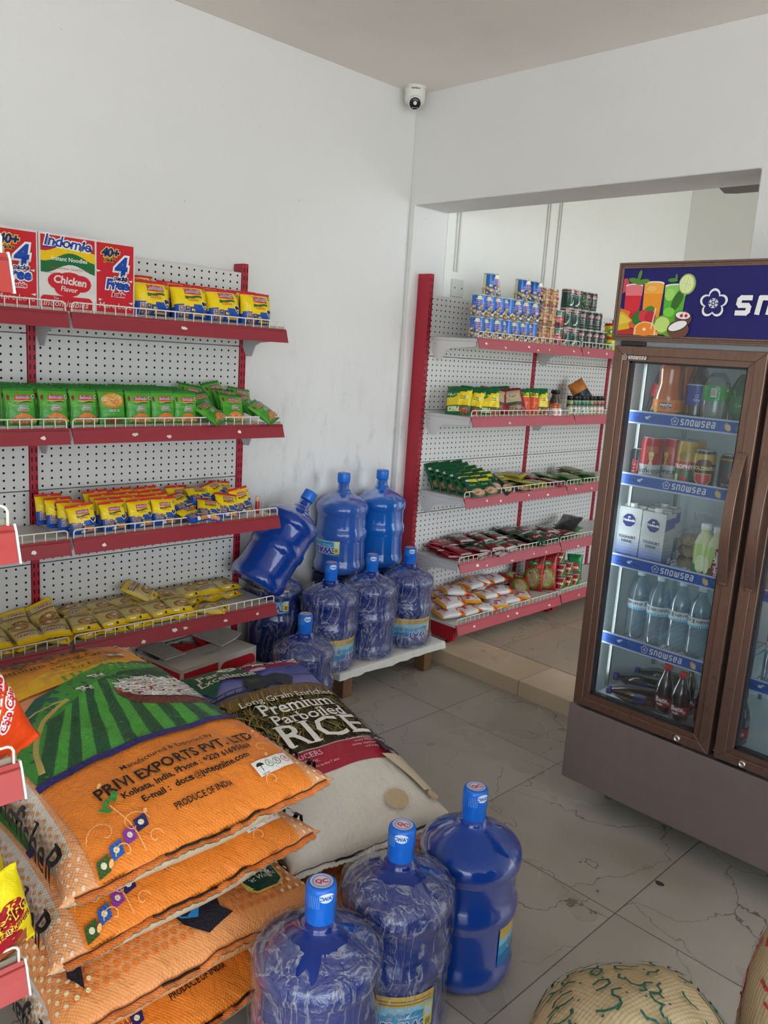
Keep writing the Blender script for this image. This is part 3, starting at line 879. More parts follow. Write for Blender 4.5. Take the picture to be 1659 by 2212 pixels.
xl = -2.612
GP, GB = Kind(green_pack), Kind(lambda: green_pack(True))
gy = [1.005, 1.108, 1.205, 1.306, 1.402, 1.498, 1.588]
for c, y in enumerate(gy):
    for r in range(4):
        k = GB if (c == 3 and r == 0) else GP
        lean = .16 + .05*random.random() + (.02 if r else 0)
        n = (cos(lean), (random.random()-.5)*.12, sin(lean))
        x = xl - .008 - r*.040; z = LZ[1] + .065 + (.003*r) + random.random()*.003
        if c == 6: z -= .002
        row = ('at the front', 'just behind the front pack', 'second behind the front', 'against the back panel')[r]
        lab = f'green noodle pack, {ORD[c]} column from the picture edge, {row}'
        if c == 3 and r == 0: lab = 'reversed green noodle pack showing a big noodle picture at the shelf front'
        k.put((x, y + (random.random()-.5)*.008, z), face_dir(n, roll=(random.random()-.5)*.06), lab, 'green noodle packs on the second shelf')
jum = [(-2.60, 1.685, .035, 1.0, .35, 'slumped at the front beside the standing row'), (-2.615, 1.79, .050, .55, -.1, 'leaning at the front in the loose heap'),
       (-2.60, 1.925, .038, .95, .42, 'tilted at the front, last before the shelf end'), (-2.68, 1.70, .058, .8, .1, 'second layer of the heap beside the standing row'),
       (-2.69, 1.815, .075, .9, -.15, 'on top of the heap in its middle'), (-2.70, 1.92, .055, 1.0, .3, 'behind the tilted last pack'),
       (-2.76, 1.70, .075, .5, -.2, 'rear of heap near the standing row'), (-2.77, 1.82, .088, .6, .2, 'rear of heap, highest of the loose packs'), (-2.77, 1.935, .070, .7, -.2, 'rear corner of heap beside the upright')]
for x, y, dz, lean, roll, t in jum:
    GP.put((x, y, LZ[1]+dz+.012), face_dir((cos(lean), roll*.3, sin(lean)), roll=roll), 'green onion noodle pack ' + t, 'green noodle packs on the second shelf')

YP = Kind(yellow_pack)
yy = [1.205, 1.318, 1.414, 1.512]
for c, y in enumerate(yy):
    for r in range(4):
        lean = .24 + .08*random.random()
        z = LZ[2] + .056 + .006*r
        row = ('at the front', 'just behind the front pack', 'second behind the front', 'against the back panel')[r]
        YP.put((xl - .012 - r*.042, y - .022*r*(c == 0) + (random.random()-.5)*.008, z), face_dir((cos(lean), (random.random()-.5)*.15 - (.18 if c == 0 and r == 0 else 0), sin(lean)), roll=(random.random()-.5)*.08 + (.08 if c == 0 and r == 0 else 0)),
               f'yellow noodle pack, {ORD[c]} column from the middle upright, {row}', 'yellow noodle packs on the third shelf')
jum = [(-2.60, 1.615, .026, 1.3, .1, 'lying flat at the front beside the standing four'), (-2.615, 1.70, .036, .9, -.3, 'slumped at the front of the loose heap'), (-2.63, 1.79, .043, .65, -.2, 'leaning at the front of the loose heap'),
       (-2.66, 1.875, .052, .35, .12, 'standing last in the heap, before the red tube'), (-2.69, 1.62, .055, 1.0, .2, 'second layer beside the standing four'), (-2.70, 1.71, .075, 1.05, -.1, 'on top in the middle of the loose heap'),
       (-2.72, 1.80, .080, .9, .25, 'highest of the loose yellow packs'), (-2.77, 1.66, .058, .5, 0, 'rear of heap against the back panel'), (-2.78, 1.86, .062, .5, -.1, 'rear corner of the heap near the upright')]
for x, y, dz, lean, roll, t in jum:
    YP.put((x, y, LZ[2]+dz+.008), face_dir((cos(lean), roll*.3, sin(lean)), roll=roll), 'yellow and blue noodle pack ' + t, 'yellow noodle packs on the third shelf')
MP = Kind(lambda: yellow_pack(.144, .128, .070, True))
for y, x, dz, ln, t in ((1.462, -2.645, .060, .10, 'nearest the white carton at the front'), (1.610, -2.640, .060, .22, 'second from the white carton at the front'), (1.755, -2.645, .058, .24, 'third from the white carton at the front'),
                    (1.898, -2.640, .060, .08, 'last at the front before the shelf end'), (1.455, -2.735, .082, .2, 'behind the first one, beside the white carton'), (1.615, -2.735, .075, .3, 'behind the second front one'), (1.765, -2.74, .072, .3, 'behind the third front one'), (1.91, -2.735, .070, .2, 'behind the last front one')):
    MP.put((x, y, LZ[0]+dz+.008), face_dir((cos(ln), (random.random()-.5)*.12, sin(ln)), roll=(random.random()-.5)*.06), 'large yellow noodle multipack on top shelf, ' + t, 'yellow multipacks on the top shelf')

CK = Kind(chikki_pack)
fy = [.905, 1.008, 1.108, 1.208, 1.304, 1.398, 1.490, 1.582]
for c, y in enumerate(fy):
    for L in range(2):
        t = .10*random.random() + (.12 if L else 0)
        flip = c < 3
        CK.put((-2.632 - .006*L, y, LZ[3] + .022 + .030*L), face_dir((sin(t), (random.random()-.5)*.1, cos(t)), up=(0, 0, 1), roll=(random.random()-.5)*.14 + (pi if flip else 0)),
               f'yellow flat noodle pack, front row, {ORD[c]} from the picture edge, {("bottom", "top")[L]} layer', 'yellow flat packs on the bottom shelf')
by = [1.235, 1.328, 1.420, 1.512, 1.604, 1.696, 1.788, 1.880]
for c, y in enumerate(by):
    for L in range(2):
        t = .12*random.random()
        CK.put((-2.765, y, LZ[3] + .022 + .030*L), face_dir((sin(t), (random.random()-.5)*.12, cos(t)), up=(0, 0, 1), roll=(random.random()-.5)*.14 + (pi if c in (0, 6) else 0)),
               f'yellow flat noodle pack, rear row, {ORD[c]} from the middle upright, {("bottom", "top")[L]} layer', 'yellow flat packs on the bottom shelf')
for x, y, dz, n, roll, t in ((-2.765, 1.125, .052, (.55, -.45, .7), .6, 'propped up steeply at the back beside the red middle upright'), (-2.775, 1.03, .035, (.5, -.3, .8), .4, 'half tilted at the back under the propped one'),
                    (-2.61, 1.715, .019, (.03, .02, 1), .2, 'lying alone near the shelf end'), (-2.755, 1.49, .088, (.35, .2, .9), .3, 'tilted up on top of the rear row'), (-2.775, .925, .019, (.1, 0, 1), .1, 'at the back beside the picture edge')):
    CK.put((x, y, LZ[3]+dz), face_dir(n, up=(0, 0, 1), roll=roll), 'yellow flat noodle pack ' + t, 'yellow flat packs on the bottom shelf')
# red tube on the third shelf
r = thing('marker_tube', 'small red tube with a cream cap at the end of the third shelf', 'tube', (-2.655, 1.955, LZ[2]))
mb = MB(); mb.lathe([(.0085, 0), (.009, .004), (.009, .048), (.0085, .05)], 14, hx('b3262c')); mb.build('tube_body', M_PLAST, r)
mb = MB(); mb.lathe([(.0088, 0), (.0088, .018), (.007, .021)], 14, hx('d9b98a')); mb.build('tube_cap', M_PLAST, r, loc=(0, 0, .05))

# open carton on the floor
r = thing('noodle_carton', 'opened noodle carton on the floor under the shelving, printed upside down', 'carton', (-2.522, 1.535, 0), (0, 0, radians(8)))
w, h, d = .385, .298, .272; t = .004; GR = hx('cfcac3')
mb = MB()
for a_, b_ in (((-d, 0, 0), (0, w, t)), ((-t, 0, t), (0, w, h)), ((-d, 0, t), (-d+t, w, h)), ((-d+t, 0, t), (-t, t, h)), ((-d+t, w-t, t), (-t, w, h))):
    mb.box(a_, b_, GR)
a = Art(); Rr = hx('c42632')
a.rect(.012, .03, w*.47, h-.012, Rr); a.rrect(w*.50, h*.48, w-.006, h-.02, .03, Rr); a.up()
a.text('More Love', w*.24, h*.60, .045, hx('efe9e4'), align='c', flip=True, shear=.1); a.text('Indomitables', w*.745, h*.79, .036, hx('efe9e4'), align='c', flip=True, shear=.3)
a.rect(w*.5, .03, w-.006, h*.42, Rr); a.up()
a.apply(mb, flat((0, 0, 0), (0, 1, 0), (0, 0, 1)), 1e9)
a = Art(); a.rect(-d+.01, .02, -.008, h-.012, Rr); a.up(); a.disc(-d*.3, h*.5, .06, .05, hx('efe9e4'), 14); a.up()
a.text('40+', -d*.36, h*.45, .07, hx('1c2f78'), align='c', bold=.05, flip=True); a.text('4', -d*.72, h*.5, .12, hx('efe9e4'), align='c', bold=.03, flip=True)
a.apply(mb, flat((0, 0, 0), (1, 0, 0), (0, 0, 1)), 1e9)
mb.build('carton_body', M_CARD, r)
for x0, x1, hinge, ang in ((-d*.5, 0, 0, 3), (-d*.98, -d*.5, -d, 0)):
    pass
mb = MB(); mb.box((-.155, 0, 0), (0, w, .004), GR); a = Art(); a.line([(.0, 0), (.09, 0), (.09, .02), (0, .02), (0, 0)], .0015, hx('4a4644')); a.text('WE4505', .012, .004, .014, hx('4a4644'))
a.apply(mb, flat((-.06, w*.42, .004), (0, 1, 0), (-1, 0, 0)), 1e9)
mb.build('front_flap', M_CARD, r, loc=(0, 0, h), rot=(0, radians(-2), 0))
mb = MB(); mb.prism([(-.20, 0), (-.02, .004), (-.03, .1), (-.05, .14), (-.19, .13)], 0, .004, GR); mb.build('side_flap', M_CARD, r, loc=(-.06, w-.12, h+.006), rot=(radians(7), 0, 0))
mb = MB(); mb.box((-.15, 0, 0), (0, .10, .004), GR); mb.build('end_flap', M_CARD, r, loc=(-d+.15, .02, h+.003), rot=(0, radians(2), 0))
RP = Kind(lambda: tag(red_pack(), '', 'noodle pack'))
def red_pack():
    mb = MB(); p = Pillow(.11, .095, .03, 2.4, 3, .5, .008, .002, 31)
    p.skin(mb, 12, 10, lambda w, u: hx('b92024') if u > -.02 or abs(w) > .03 else hx('e8b820'))
    return mb.build('noodle_pack', M_FILM)
for i, (x, y, n, t) in enumerate(((-.17, .14, (.4, -.3, .8), 'nearest corner'), (-.19, .22, (.2, .3, .9), 'middle'), (-.19, .30, (.5, .1, .8), 'far end'))):
    c, s_ = cos(radians(8)), sin(radians(8))
    RP.put((-2.522 + x*c - y*s_, 1.535 + x*s_ + y*c, h-.022), face_dir(n), f'red and yellow noodle pack inside the opened floor carton, {t}', 'red packs in the opened carton')
# ------------------------------------------------------------------ tins and seasoning in the next room
def tin(name, r, h, base, paint, ring=hx('b9b9b4')):
    def make():
        o = thing(name, '', 'tin')
        mb = MB()
        mb.lathe([(r*.96, .001), (r*1.005, .0), (r*1.005, .003), (r*.985, .005), (r*.985, h-.005), (r*1.005, h-.003), (r*1.005, h)], 28, lambda a, b: ring if a in (0, 1, 4, 5) else base, cap=False)
        a = Art(); paint(a, r, h); a.apply(mb, cyl(r*.985), .010)
        mb.build('tin_body', M_TIN, o)
        mb = MB(); mb.lathe([(r*.99, 0), (r*.99, .001), (r*.93, .001), (r*.92, -.0012), (r*.5, -.0012)], 28, ring); mb.build('tin_lid', M_METAL, o, loc=(0, 0, h-.001))
        return o
    return Kind(make)
def p_chick(a, r, h):
    a.rect(-r*2.0, .004, -r*1.25, h-.006, hx('e6dc9c')); a.up(); a.line([(-r*1.9, h*.3), (-r*1.9, h*.85)], .0015, hx('3a4a8a')); a.rect(-r*1.95, .01, -r*1.6, .022, hx('2a2a2a'))
    a.rect(r*1.9, .004, r*2.6, h-.006, hx('e6dc9c'))
    rr = random.Random(5)
    for k in range(48):
        x = (rr.random()-.5)*r*2.7; y = h*(.04 + .48*rr.random())
        if y > h*.52 - abs(x)*.5: continue
        a.disc(x, y, .0068, .0072, hx('9c7438'), 9); a.up(); a.disc(x-.0006, y+.0009, .0056, .0058, rr.choice((hx('dcb87c'), hx('cfa768'), hx('e6c890'))), 9); a.up()
        a.disc(x-.0012, y+.0026, .0020, .0020, hx('f2deb4'), 6); a.up()
    a.poly([(-r*1.0, .004), (-r*.5, .003), (0, h*.11), (r*.5, .003), (r*1.0, .004), (r*.4, h*.06), (0, h*.16), (-r*.4, h*.06)], hx('2a8ad8')); a.up()
    a.disc(0, h*.86, .008, .006, hx('e8e0a0'), 8); a.disc(0, h*.78, .012, .004, hx('e9e2b4'), 8); a.up()
    for i, t in enumerate(('FOUL', 'MEDAMMAS', 'CHICK PEAS')):
        cap_text(a, t, 0, h*(.66-.085*i), (.022, .034, .030)[i], hx('d98ab0'), None, .03, .03)
def p_bang(a, r, h):
    rr = random.Random(2)
    for y0 in (h*.80, h*.14):
        for k in range(90):
            x = (rr.random()-.5)*r*5.6; y = y0 + (rr.random()-.5)*h*.26
            a.disc(x, y, .0042, .003, rr.choice((hx('8a2a2c'), hx('a8413a'), hx('6e1c24'), hx('b4604a'))), 6, rot=rr.random()*3); a.up() if k % 9 == 0 else None
    a.rect(-r*3, h*.28, r*3, h*.30, hx('8a2030')); a.up()
    for c in (-.9, 1.2, -3.0, 3.2):
        cap_text(a, 'Bang', c*r*.95, h*.42, r*1.55, hx('a81c2c'), hx('f0e2b4'), .06, .06)
def p_redg(a, r, h):
    a.rect(-r*3, h*.68, r*3, h-.006, hx('1c6b42')); a.rrect(-.008, h*.62, .012, h*.9, .003, hx('cfe0d4')); a.up(); a.ring(.002, h*.76, .007, .002, hx('2a7a50'), 10); a.up()
    a.text('Red Kidney', 0, h*.46, .010, WHITE, align='c', bold=.02); a.text('Beans', 0, h*.36, .010, WHITE, align='c', bold=.02)
    a.disc(0, h*.12, .024, .014, hx('4a1418'), 14); a.up()
    for k in range(10): a.disc(-.02+.0045*k, h*.1+.006*(k % 3), .005, .0035, hx('2a0c12'), 7); a.up()
def p_peas(a, r, h):
    a.rect(-r*3.1, h*.86, r*3.1, h-.006, hx('5a2434')); a.rect(-r*3.1, h*.83, r*3.1, h*.86, hx('cfa36c')); a.up()
    rr = random.Random(8)
    for k in range(120):
        x = (rr.random()-.5)*r*6; y = h*(.06+.66*rr.random())
        a.disc(x, y, .0034, .0022, rr.choice((hx('2f6a54'), hx('174634'), hx('3b7a5c'), hx('0f3a34'))), 5, rot=rr.random()*3)
    a.up()
    for c in (0, 2.6, -2.6):
        x = c*r
        a.rect(x-.008, h*.80, x+.012, h*.94, hx('d8a09a')); a.disc(x+.002, h*.80, .006, .006, hx('e8c8c0'), 8); a.up(); a.ring(x+.002, h*.80, .004, .0015, hx('b4303c'), 8)
        a.text('NATURELLE', x-.014, h*.70, .0065, WHITE, bold=.02); a.text('Processed Peas', x-.014, h*.62, .005, WHITE)
        a.poly([(x-.012, h*.16), (x+.004, h*.24), (x+.016, h*.46), (x+.012, h*.26), (x+.002, h*.12)], hx('e6e4c4')); a.up()
        a.line([(x-.01, h*.16), (x+.013, h*.42)], .001, hx('8a9a78'))
def p_green(a, r, h):
    rr = random.Random(9)
    for k in range(80):
        x = -r*1.0 + (rr.random()-.5)*r*1.5; y = h*(.06+.8*rr.random())
        a.disc(x, y, .0045, .0042, rr.choice((hx('3f6a26'), hx('547f30'), hx('2c4c1e'), hx('6a9440'))), 6, rot=rr.random()*3); a.up() if k % 10 == 0 else None
    for k in range(50):
        x = r*1.6 + (rr.random()-.5)*r*1.2; y = h*(.06+.8*rr.random())
        a.disc(x, y, .0045, .0042, rr.choice((hx('3f6a26'), hx('547f30'), hx('2c4c1e'))), 6)
    a.up()
    a.disc(r*.35, h*.72, .015, .010, hx('d8c0c4'), 14); a.up(); a.disc(r*.35, h*.71, .013, .008, hx('a82848'), 14); a.up(); a.text('Hosen', r*.35, h*.69, .0075, WHITE, align='c', bold=.03)
    for i, t in enumerate(('Green', 'Peas', 'in brine')): a.text(t, r*.35, h*(.50-.10*i), .0075, hx('d4dcd0'), align='c', bold=.02)
    a.rect(-.006, h*.14, .03, h*.16, hx('9aa89a'))
r_, hh = .0362, .1035
BLU = tin('chickpea_tin', r_, hh, hx('1670cc'), p_chick)
BAN = tin('bean_tin', .0345, .096, hx('c9b06a'), p_bang)
RDG = tin('bean_tin', .0350, .093, hx('b81e32'), p_redg)
PEA = tin('pea_tin', .0362, .101, hx('15403a'), p_peas)
GRN = tin('pea_tin', .0355, .101, hx('232e26'), p_green)
x0, z0 = -2.560, RZ[0]+.001
for L in range(2):
    for i in range(7):
        BLU.put((x0, 3.150+.0735*i, z0+L*(hh+.0006)), radians(44 - (8 if i else 0) + random.uniform(-9, 14)), f'blue chickpea tin, {ORD[i]} from the near shelf end, {("bottom", "second")[L]} layer', 'blue chickpea tins')
for i, t in ((1.05, 'standing alone on top, nearest the shelf end'), (4.55, 'in the top pair, nearer the shelf end'), (6.0, 'in the top pair, beside the red bean tins')):
    BLU.put((x0, 3.150+.0735*i, z0+2*(hh+.0006)), radians(72), 'blue chickpea tin ' + t, 'blue chickpea tins')
for L in range(3):
    for i in range(2):
        BAN.put((x0+.008, 3.668+.0715*i, z0+L*.0966), radians(40+random.uniform(-6, 6)), f'red and gold bean tin, {("bottom", "middle", "top")[L]} of the {("pile beside the blue tins", "pile beside the red and green tins")[i]}', 'red and gold bean tins')
for L in range(2):
    RDG.put((x0+.010, 3.815, z0+L*.0936), radians(44), f'red kidney bean tin with green band, {("bottom", "top")[L]} of its pair', 'red kidney bean tins')
for L in range(3):
    for i in range(2):
        PEA.put((x0+.012, 3.893+.0755*i, z0+L*.1016), radians(42+12*(i-.5)+(32 if (L == 2 and i == 0) else 0)), f'dark teal pea tin, {("bottom", "middle", "top")[L]} of the {("pile beside the kidney beans", "pile beside the green pea tins")[i]}', 'dark teal pea tins')
for L, n in ((0, 4), (1, 3), (2, 2)):
    for i in range(n):
        GRN.put((x0+.012, 4.045+.0735*i, z0+L*.1016), radians(30+random.uniform(-8, 10) + (28 if L == 2 else 0)), f'black labelled green pea tin, {ORD[i]} from the teal tins, {("bottom", "middle", "top")[L]} layer', 'green pea tins')
def tub():
    o = thing('spread_tub', '', 'tub')
    mb = MB(); mb.lathe([(.033, 0), (.036, .004), (.036, .060), (.034, .066)], 24, lambda a, b: hx('d9d020')); a = Art(); a.disc(0, .03, .02, .016, hx('3f8a34'), 14); a.up(); a.disc(.004, .03, .012, .010, hx('e9e7d0'), 10); a.apply(mb, cyl(.036), .01); mb.build('tub_body', M_PLAST, o)
    mb = MB(); mb.lathe([(.038, 0), (.0385, .010), (.036, .013)], 24, hx('c22030')); mb.build('tub_lid', M_PLAST, o, loc=(0, 0, .064)); return o
TUB = Kind(tub)
for L in range(2): TUB.put((x0+.01, 4.375, z0+L*.0785), radians(40), f'yellow tub with a red lid, {("lower", "upper")[L]} of the pair beside the fridge', 'yellow tubs')

# seasoning bags on the second shelf
Z2 = RZ[1]+.001
def season_bag(kind):
    def make():
        mb = MB()
        if kind == 'green':
            p = Pillow(.146, .135, .055, 2.2, 2.6, .6, .006, .007, 41)
            p.skin(mb, 20, 14, lambda w, u: hx('f0d21c') if -.030 < u < .030+.02*w/.06 and abs(w) < p.side else hx('17683a'), zig=.002)
            a = Art(); a.poly([(-.055, .040), (-.01, .040), (.0, .018), (-.02, .008), (-.058, .010)], hx('157a3c')); a.up()
            a.text('Knorr', -.031, .020, .021, WHITE, align='c', shear=.2, bold=.02); a.text('Vegetable', .028, .012, .008, hx('1a5a34'), align='c', bold=.03); a.text('Seasoning', .028, .002, .008, hx('1a5a34'), align='c', bold=.03)
            a.disc(.048, .012, .008, .012, hx('e9e2c0'), 10); a.rect(-.05, -.060, .01, -.036, hx('cfd8a4')); a.disc(.034, -.052, .026, .015, hx('b8503a'), 12); a.up()
            food(a, .034, -.056, .024, .015, 3, [hx('d8a070'), hx('8a2c22'), hx('3f7a34'), hx('e0c4a0')], 14)
        elif kind == 'red':
            p = Pillow(.146, .150, .055, 2.2, 2.6, .6, .006, .008, 43)
            p.skin(mb, 20, 14, lambda w, u: hx('8e1a2c') if abs(w) > .045+u*.2 or u > .055 else (hx('b9a888') if u > -.01 else (hx('3b4a34') if u > -.03 else hx('8a6a50'))), zig=.002)
            a = Art(); a.poly([(-.045, .03), (.045, .04), (.03, .008), (-.01, -.002)], hx('c8b898')); a.up(); cap_text(a, 'Knorr', .0, .018, .04, hx('7a1c28'))
            food(a, 0, -.045, .05, .02, 6, [hx('a87858'), hx('6e3a2c'), hx('c8a484'), hx('8c2430')], 36)
        else:
            p = Pillow(.138, .085, .045, 2.2, 2.6, .6, .006, .006, 47)
            p.skin(mb, 16, 12, lambda w, u: hx('d8502c') if u < .02 else hx('1d6b3c'), zig=.002)
            a = Art(); a.rect(-.03, .024, .03, .05, hx('e8d438')); food(a, 0, -.03, .03, .03, 2, [hx('a82c1c'), hx('e88a4a'), hx('f0c070')], 18); a.up(); cap_text(a, 'Knorr', 0, .031, .045, hx('1d6b3c'))
        a.apply(mb, p.art, .02)
        return tag(mb.build('seasoning_bag', M_FILM), '', 'seasoning bag')
    return Kind(make)
SG, SR, SO = season_bag('green'), season_bag('red'), season_bag('orange')
for k, x, y, n, roll, t in ((SG, -2.655, 3.175, (.35, -.9, .35), .08, 'green and yellow bag at the near shelf end, outermost'), (SG, -2.635, 3.245, (.5, -.8, .35), -.1, 'green and yellow bag just behind the outermost one'),
     (SG, -2.585, 3.315, (.75, -.6, .28), .0, 'green and yellow bag with its label facing out, before the red bags'), (SR, -2.625, 3.42, (.8, -.4, .42), -.12, 'clear and red bag beside the labelled green bag'), (SR, -2.585, 3.52, (.8, -.4, .45), .15, 'clear and red bag beside the orange pouches'),
     (SG, -2.70, 3.56, (.8, -.5, .2), .1, 'green and yellow bag at the back behind the red bags'), (SO, -2.575, 3.61, (.8, -.5, .2), .05, 'orange and green pouch beside the red bags'), (SO, -2.575, 3.69, (.85, -.45, .2), -.05, 'orange and green pouch beside the last green bag'),
     (SG, -2.60, 3.775, (.8, -.5, .2), .04, 'green and yellow bag beside the dark jars')):
    k.put((x, y, Z2+.070), face_dir(n, roll=roll), t, 'seasoning bags')
def cup():
    o = thing('seasoning_cup', '', 'cup'); mb = MB(); mb.lathe([(.016, 0), (.019, .004), (.019, .035), (.014, .045)], 16, lambda a, b: hx('e9e6e2')); a = Art(); a.disc(0, .02, .010, .008, hx('d8706a'), 10); a.apply(mb, cyl(.019), .01); mb.build('cup_body', M_PLAST, o)
    mb = MB(); mb.lathe([(.016, 0), (.016, .012), (.012, .016)], 16, hx('d9774a')); mb.build('cup_cap', M_PLAST, o, loc=(0, 0, .044)); return o
CUP = Kind(cup)
for i in range(4): CUP.put((-2.545+.04*(i % 2)-.02, 3.82+.042*(i//2)+.012*(i % 2), Z2), radians(45), f'small white cup with orange cap, {("back", "front")[i % 2]} one {("beside the green bag", "beside the dark jar")[i//2]}', 'small white cups')
def jar():
    o = thing('seasoning_jar', '', 'jar')
    mb = MB(); mb.lathe([(.026, 0), (.028, .004), (.028, .075), (.018, .105), (.018, .118)], 22, lambda a, b: hx('4a3a2a') if a < 3 else hx('6a5a44')); a = Art(); a.rect(-.03, .012, .03, .055, hx('e4ddd2')); a.rect(-.03, .055, .03, .066, hx('c85a34')); a.apply(mb, cyl(.028), .01); mb.build('jar_body', M_PLAST, o)
    mb = MB(); mb.lathe([(.025, 0), (.0255, .018), (.023, .02)], 22, hx('1c1b1c')); mb.build('jar_lid', M_PLAST, o, loc=(0, 0, .117)); return o
JAR = Kind(jar)
JAR.put((-2.62, 3.845, Z2), radians(45), 'dark jar with a black lid behind the white cups', 'dark jars'); JAR.put((-2.60, 3.945, Z2), radians(45), 'dark jar with a black lid beside the spice bottles', 'dark jars')
SPC = [hx('a9a83a'), hx('2f7d4c'), hx('3c8f55'), hx('2f7d4c'), hx('45905a'), hx('8a9a3a'), hx('b0503c'), hx('c2603c'), hx('a84438')]
def spice(i):
    def make():
        o = thing('spice_bottle', '', 'bottle')
        mb = MB(); c = SPC[i]; mb.lathe([(.017, 0), (.019, .003), (.019, .078), (.015, .088)], 18, lambda a, b: c if a != 2 else hx('9ab0a0')); a = Art(); a.rect(-.024, .008, .024, .05, hx('e2e0d2')); a.up(); a.rect(-.017, .046, .017, .066, hx('1c1c1a')); a.up(); a.text('Spice', 0, .051, .011, WHITE, align='c'); a.disc(0, .028, .010, .009, c, 8); a.apply(mb, cyl(.019), .01); mb.build('bottle_body', M_PLAST, o)
        mb = MB(); mb.lathe([(.0175, 0), (.0175, .022), (.016, .024)], 18, hx('1a191b')); mb.build('bottle_cap', M_PLAST, o, loc=(0, 0, .087)); return o
    return Kind(make)
for i in range(9):
    spice(i).put((-2.545+.004*(i % 2), 4.015+.0425*i, Z2), radians(42), f'{("yellow", "green", "green", "green", "green", "olive", "red", "red", "red")[i]} spice bottle with black cap, {ORD[i]} from the dark jars', 'spice bottles')
mb = MB(); p = Pillow(.14, .12, .06, 2.1, 2.2, .6, .0, .01, 12); p.skin(mb, 14, 10, lambda w, u: hx('c77a34') if u > .0 else hx('22283a'))
tag(mb.build('snack_bag', M_FILM, None, (-2.69, 4.345, Z2+.125), face_dir((.8, -.4, .3), roll=.5)), 'dark blue and orange crumpled bag standing behind the spice bottles', 'bag')

# sachets
def sachet(w, h, t, col, art, seed, mat=None):
    def make():
        mb = MB(); p = Pillow(h, w, t, 2.2, 3.5, .6, .006, .0016, seed, 45); p.skin(mb, 10, 8, col, zig=.0009)
        a = Art(); art(a); a.apply(mb, p.art, .02); return tag(mb.build('seasoning_sachet', mat or M_FOIL), '', 'sachet')
    return Kind(make)
FD = [hx('d8b48c'), hx('8a3226'), hx('e4d4b8'), hx('b06a4a'), hx('4c3a28')]
def a_soup(a):
    a.rect(-.015, .028, .035, .048, hx('e9de1c')); a.disc(-.022, .04, .012, .008, hx('f0f0e8'), 10); a.disc(.004, -.042, .040, .026, hx('a8745a'), 14); a.up(); a.disc(.006, -.042, .03, .02, hx('d9c0a4'), 12); a.up(); food(a, .006, -.042, .034, .02, 7, FD, 16)
    a.text('Soup', -.01, .002, .018, hx('cfd8b8'), align='c')
S_SOUP = sachet(.098, .145, .012, hx('115a34'), a_soup, 51)
def a_yel(a):
    a.rect(-.042, -.05, .042, .035, hx('8f8468')); a.up(); food(a, 0, -.02, .036, .03, 3, [hx('6a4a38'), hx('c8b898'), hx('e4dcc0'), hx('8a5a44')], 20); a.up(); cap_text(a, 'Mix', 0, .04, .05, hx('3a5a20'))
S_YEL = sachet(.105, .135, .013, hx('c9bc12'), a_yel, 52)
def a_blk(a): a.disc(.01, -.04, .034, .026, hx('caa884'), 12); a.up(); food(a, .01, -.04, .03, .02, 5, FD, 12); a.rect(-.03, .03, .02, .04, hx('b8a838'))
S_BLK = sachet(.10, .14, .011, hx('13251e'), a_blk, 53)
def a_mix(a): a.rect(-.04, -.02, .04, .05, hx('a88a78')); a.up(); food(a, 0, .01, .036, .03, 9, [hx('8e2c34'), hx('d8c8b0'), hx('4f7a44'), hx('c87a3a')], 18); a.text('Spice', 0, -.045, .018, WHITE, align='c')
S_MIX = sachet(.10, .135, .012, hx('97434a'), a_mix, 54)
def a_gre(a): a.rect(-.04, -.055, .04, .0, hx('7a8a5c')); a.up(); food(a, 0, -.03, .034, .02, 6, [hx('d8d0a8'), hx('8a3a2c'), hx('c8a060')], 14); a.text('Herbs', 0, .025, .018, WHITE, align='c')
S_GRE = sachet(.10, .135, .012, hx('4f8a4a'), a_gre, 55)
def a_red(a): a.disc(0, .012, .028, .018, hx('7a1220'), 12); a.rect(-.05, -.070, .05, -.055, hx('d9d6d2')); a.up(); cap_text(a, 'Beef', 0, .006, .045, hx('e8d8cc')); a.rect(-.03, -.046, .03, -.03, hx('5c0e1a'))
S_RED = sachet(.105, .14, .013, hx('a41c2c'), a_red, 56)
def a_rgw(a): a.rect(-.052, -.01, .052, .03, hx('1d6a42')); a.rect(-.052, .03, .052, .045, hx('d4d2cd')); a.rect(-.052, -.072, .052, -.05, hx('e2e0dc')); a.up(); cap_text(a, 'Chicken', 0, .0, .07, WHITE); a.disc(.02, -.035, .016, .012, hx('b88a5a'), 10)
S_RGW = sachet(.105, .14, .013, hx('8f2634'), a_rgw, 57)
def a_gw(a): a.rect(-.05, -.03, .05, .01, hx('9c2a36')); a.rect(-.05, .05, .05, .07, hx('d9d8d4')); a.up(); cap_text(a, 'Curry', 0, -.02, .06, WHITE)
S_GW = sachet(.10, .135, .012, hx('27523c'), a_gw, 58)
rnd = random.Random(77)
Z3 = RZ[2]+.001
# shingled green soup sachets
for c in range(3):
    for r in range(6 - (c == 2)):
        lean = .50 + .10*r + .05*c
        x = -2.765 + .046*r; y = 3.165 + .098*c + .008*r
        k = S_SOUP
        k.put((x, y, Z3+.072*cos(lean)+.011+.004*c), face_dir((cos(lean), -.22, sin(lean)), roll=.10+.05*c+(rnd.random()-.5)*.1),
              f'green soup sachet, {("bottom of the back", "second", "third", "fourth", "fifth", "front")[r]} row in the {("fan at the near shelf end", "middle fan", "fan beside the black sachets")[c]}', 'green soup sachets')
for i, (x, y, dz, lean, roll) in enumerate(((-2.56, 3.455, .03, 1.0, .5), (-2.60, 3.53, .018, 1.3, .6), (-2.55, 3.60, .012, 1.42, .2))):
    S_BLK.put((x, y, Z3+dz+.01), face_dir((cos(lean), -.1, sin(lean)), roll=roll), f'black soup sachet with a bowl picture, {ORD[i]} from the green fans', 'black soup sachets')
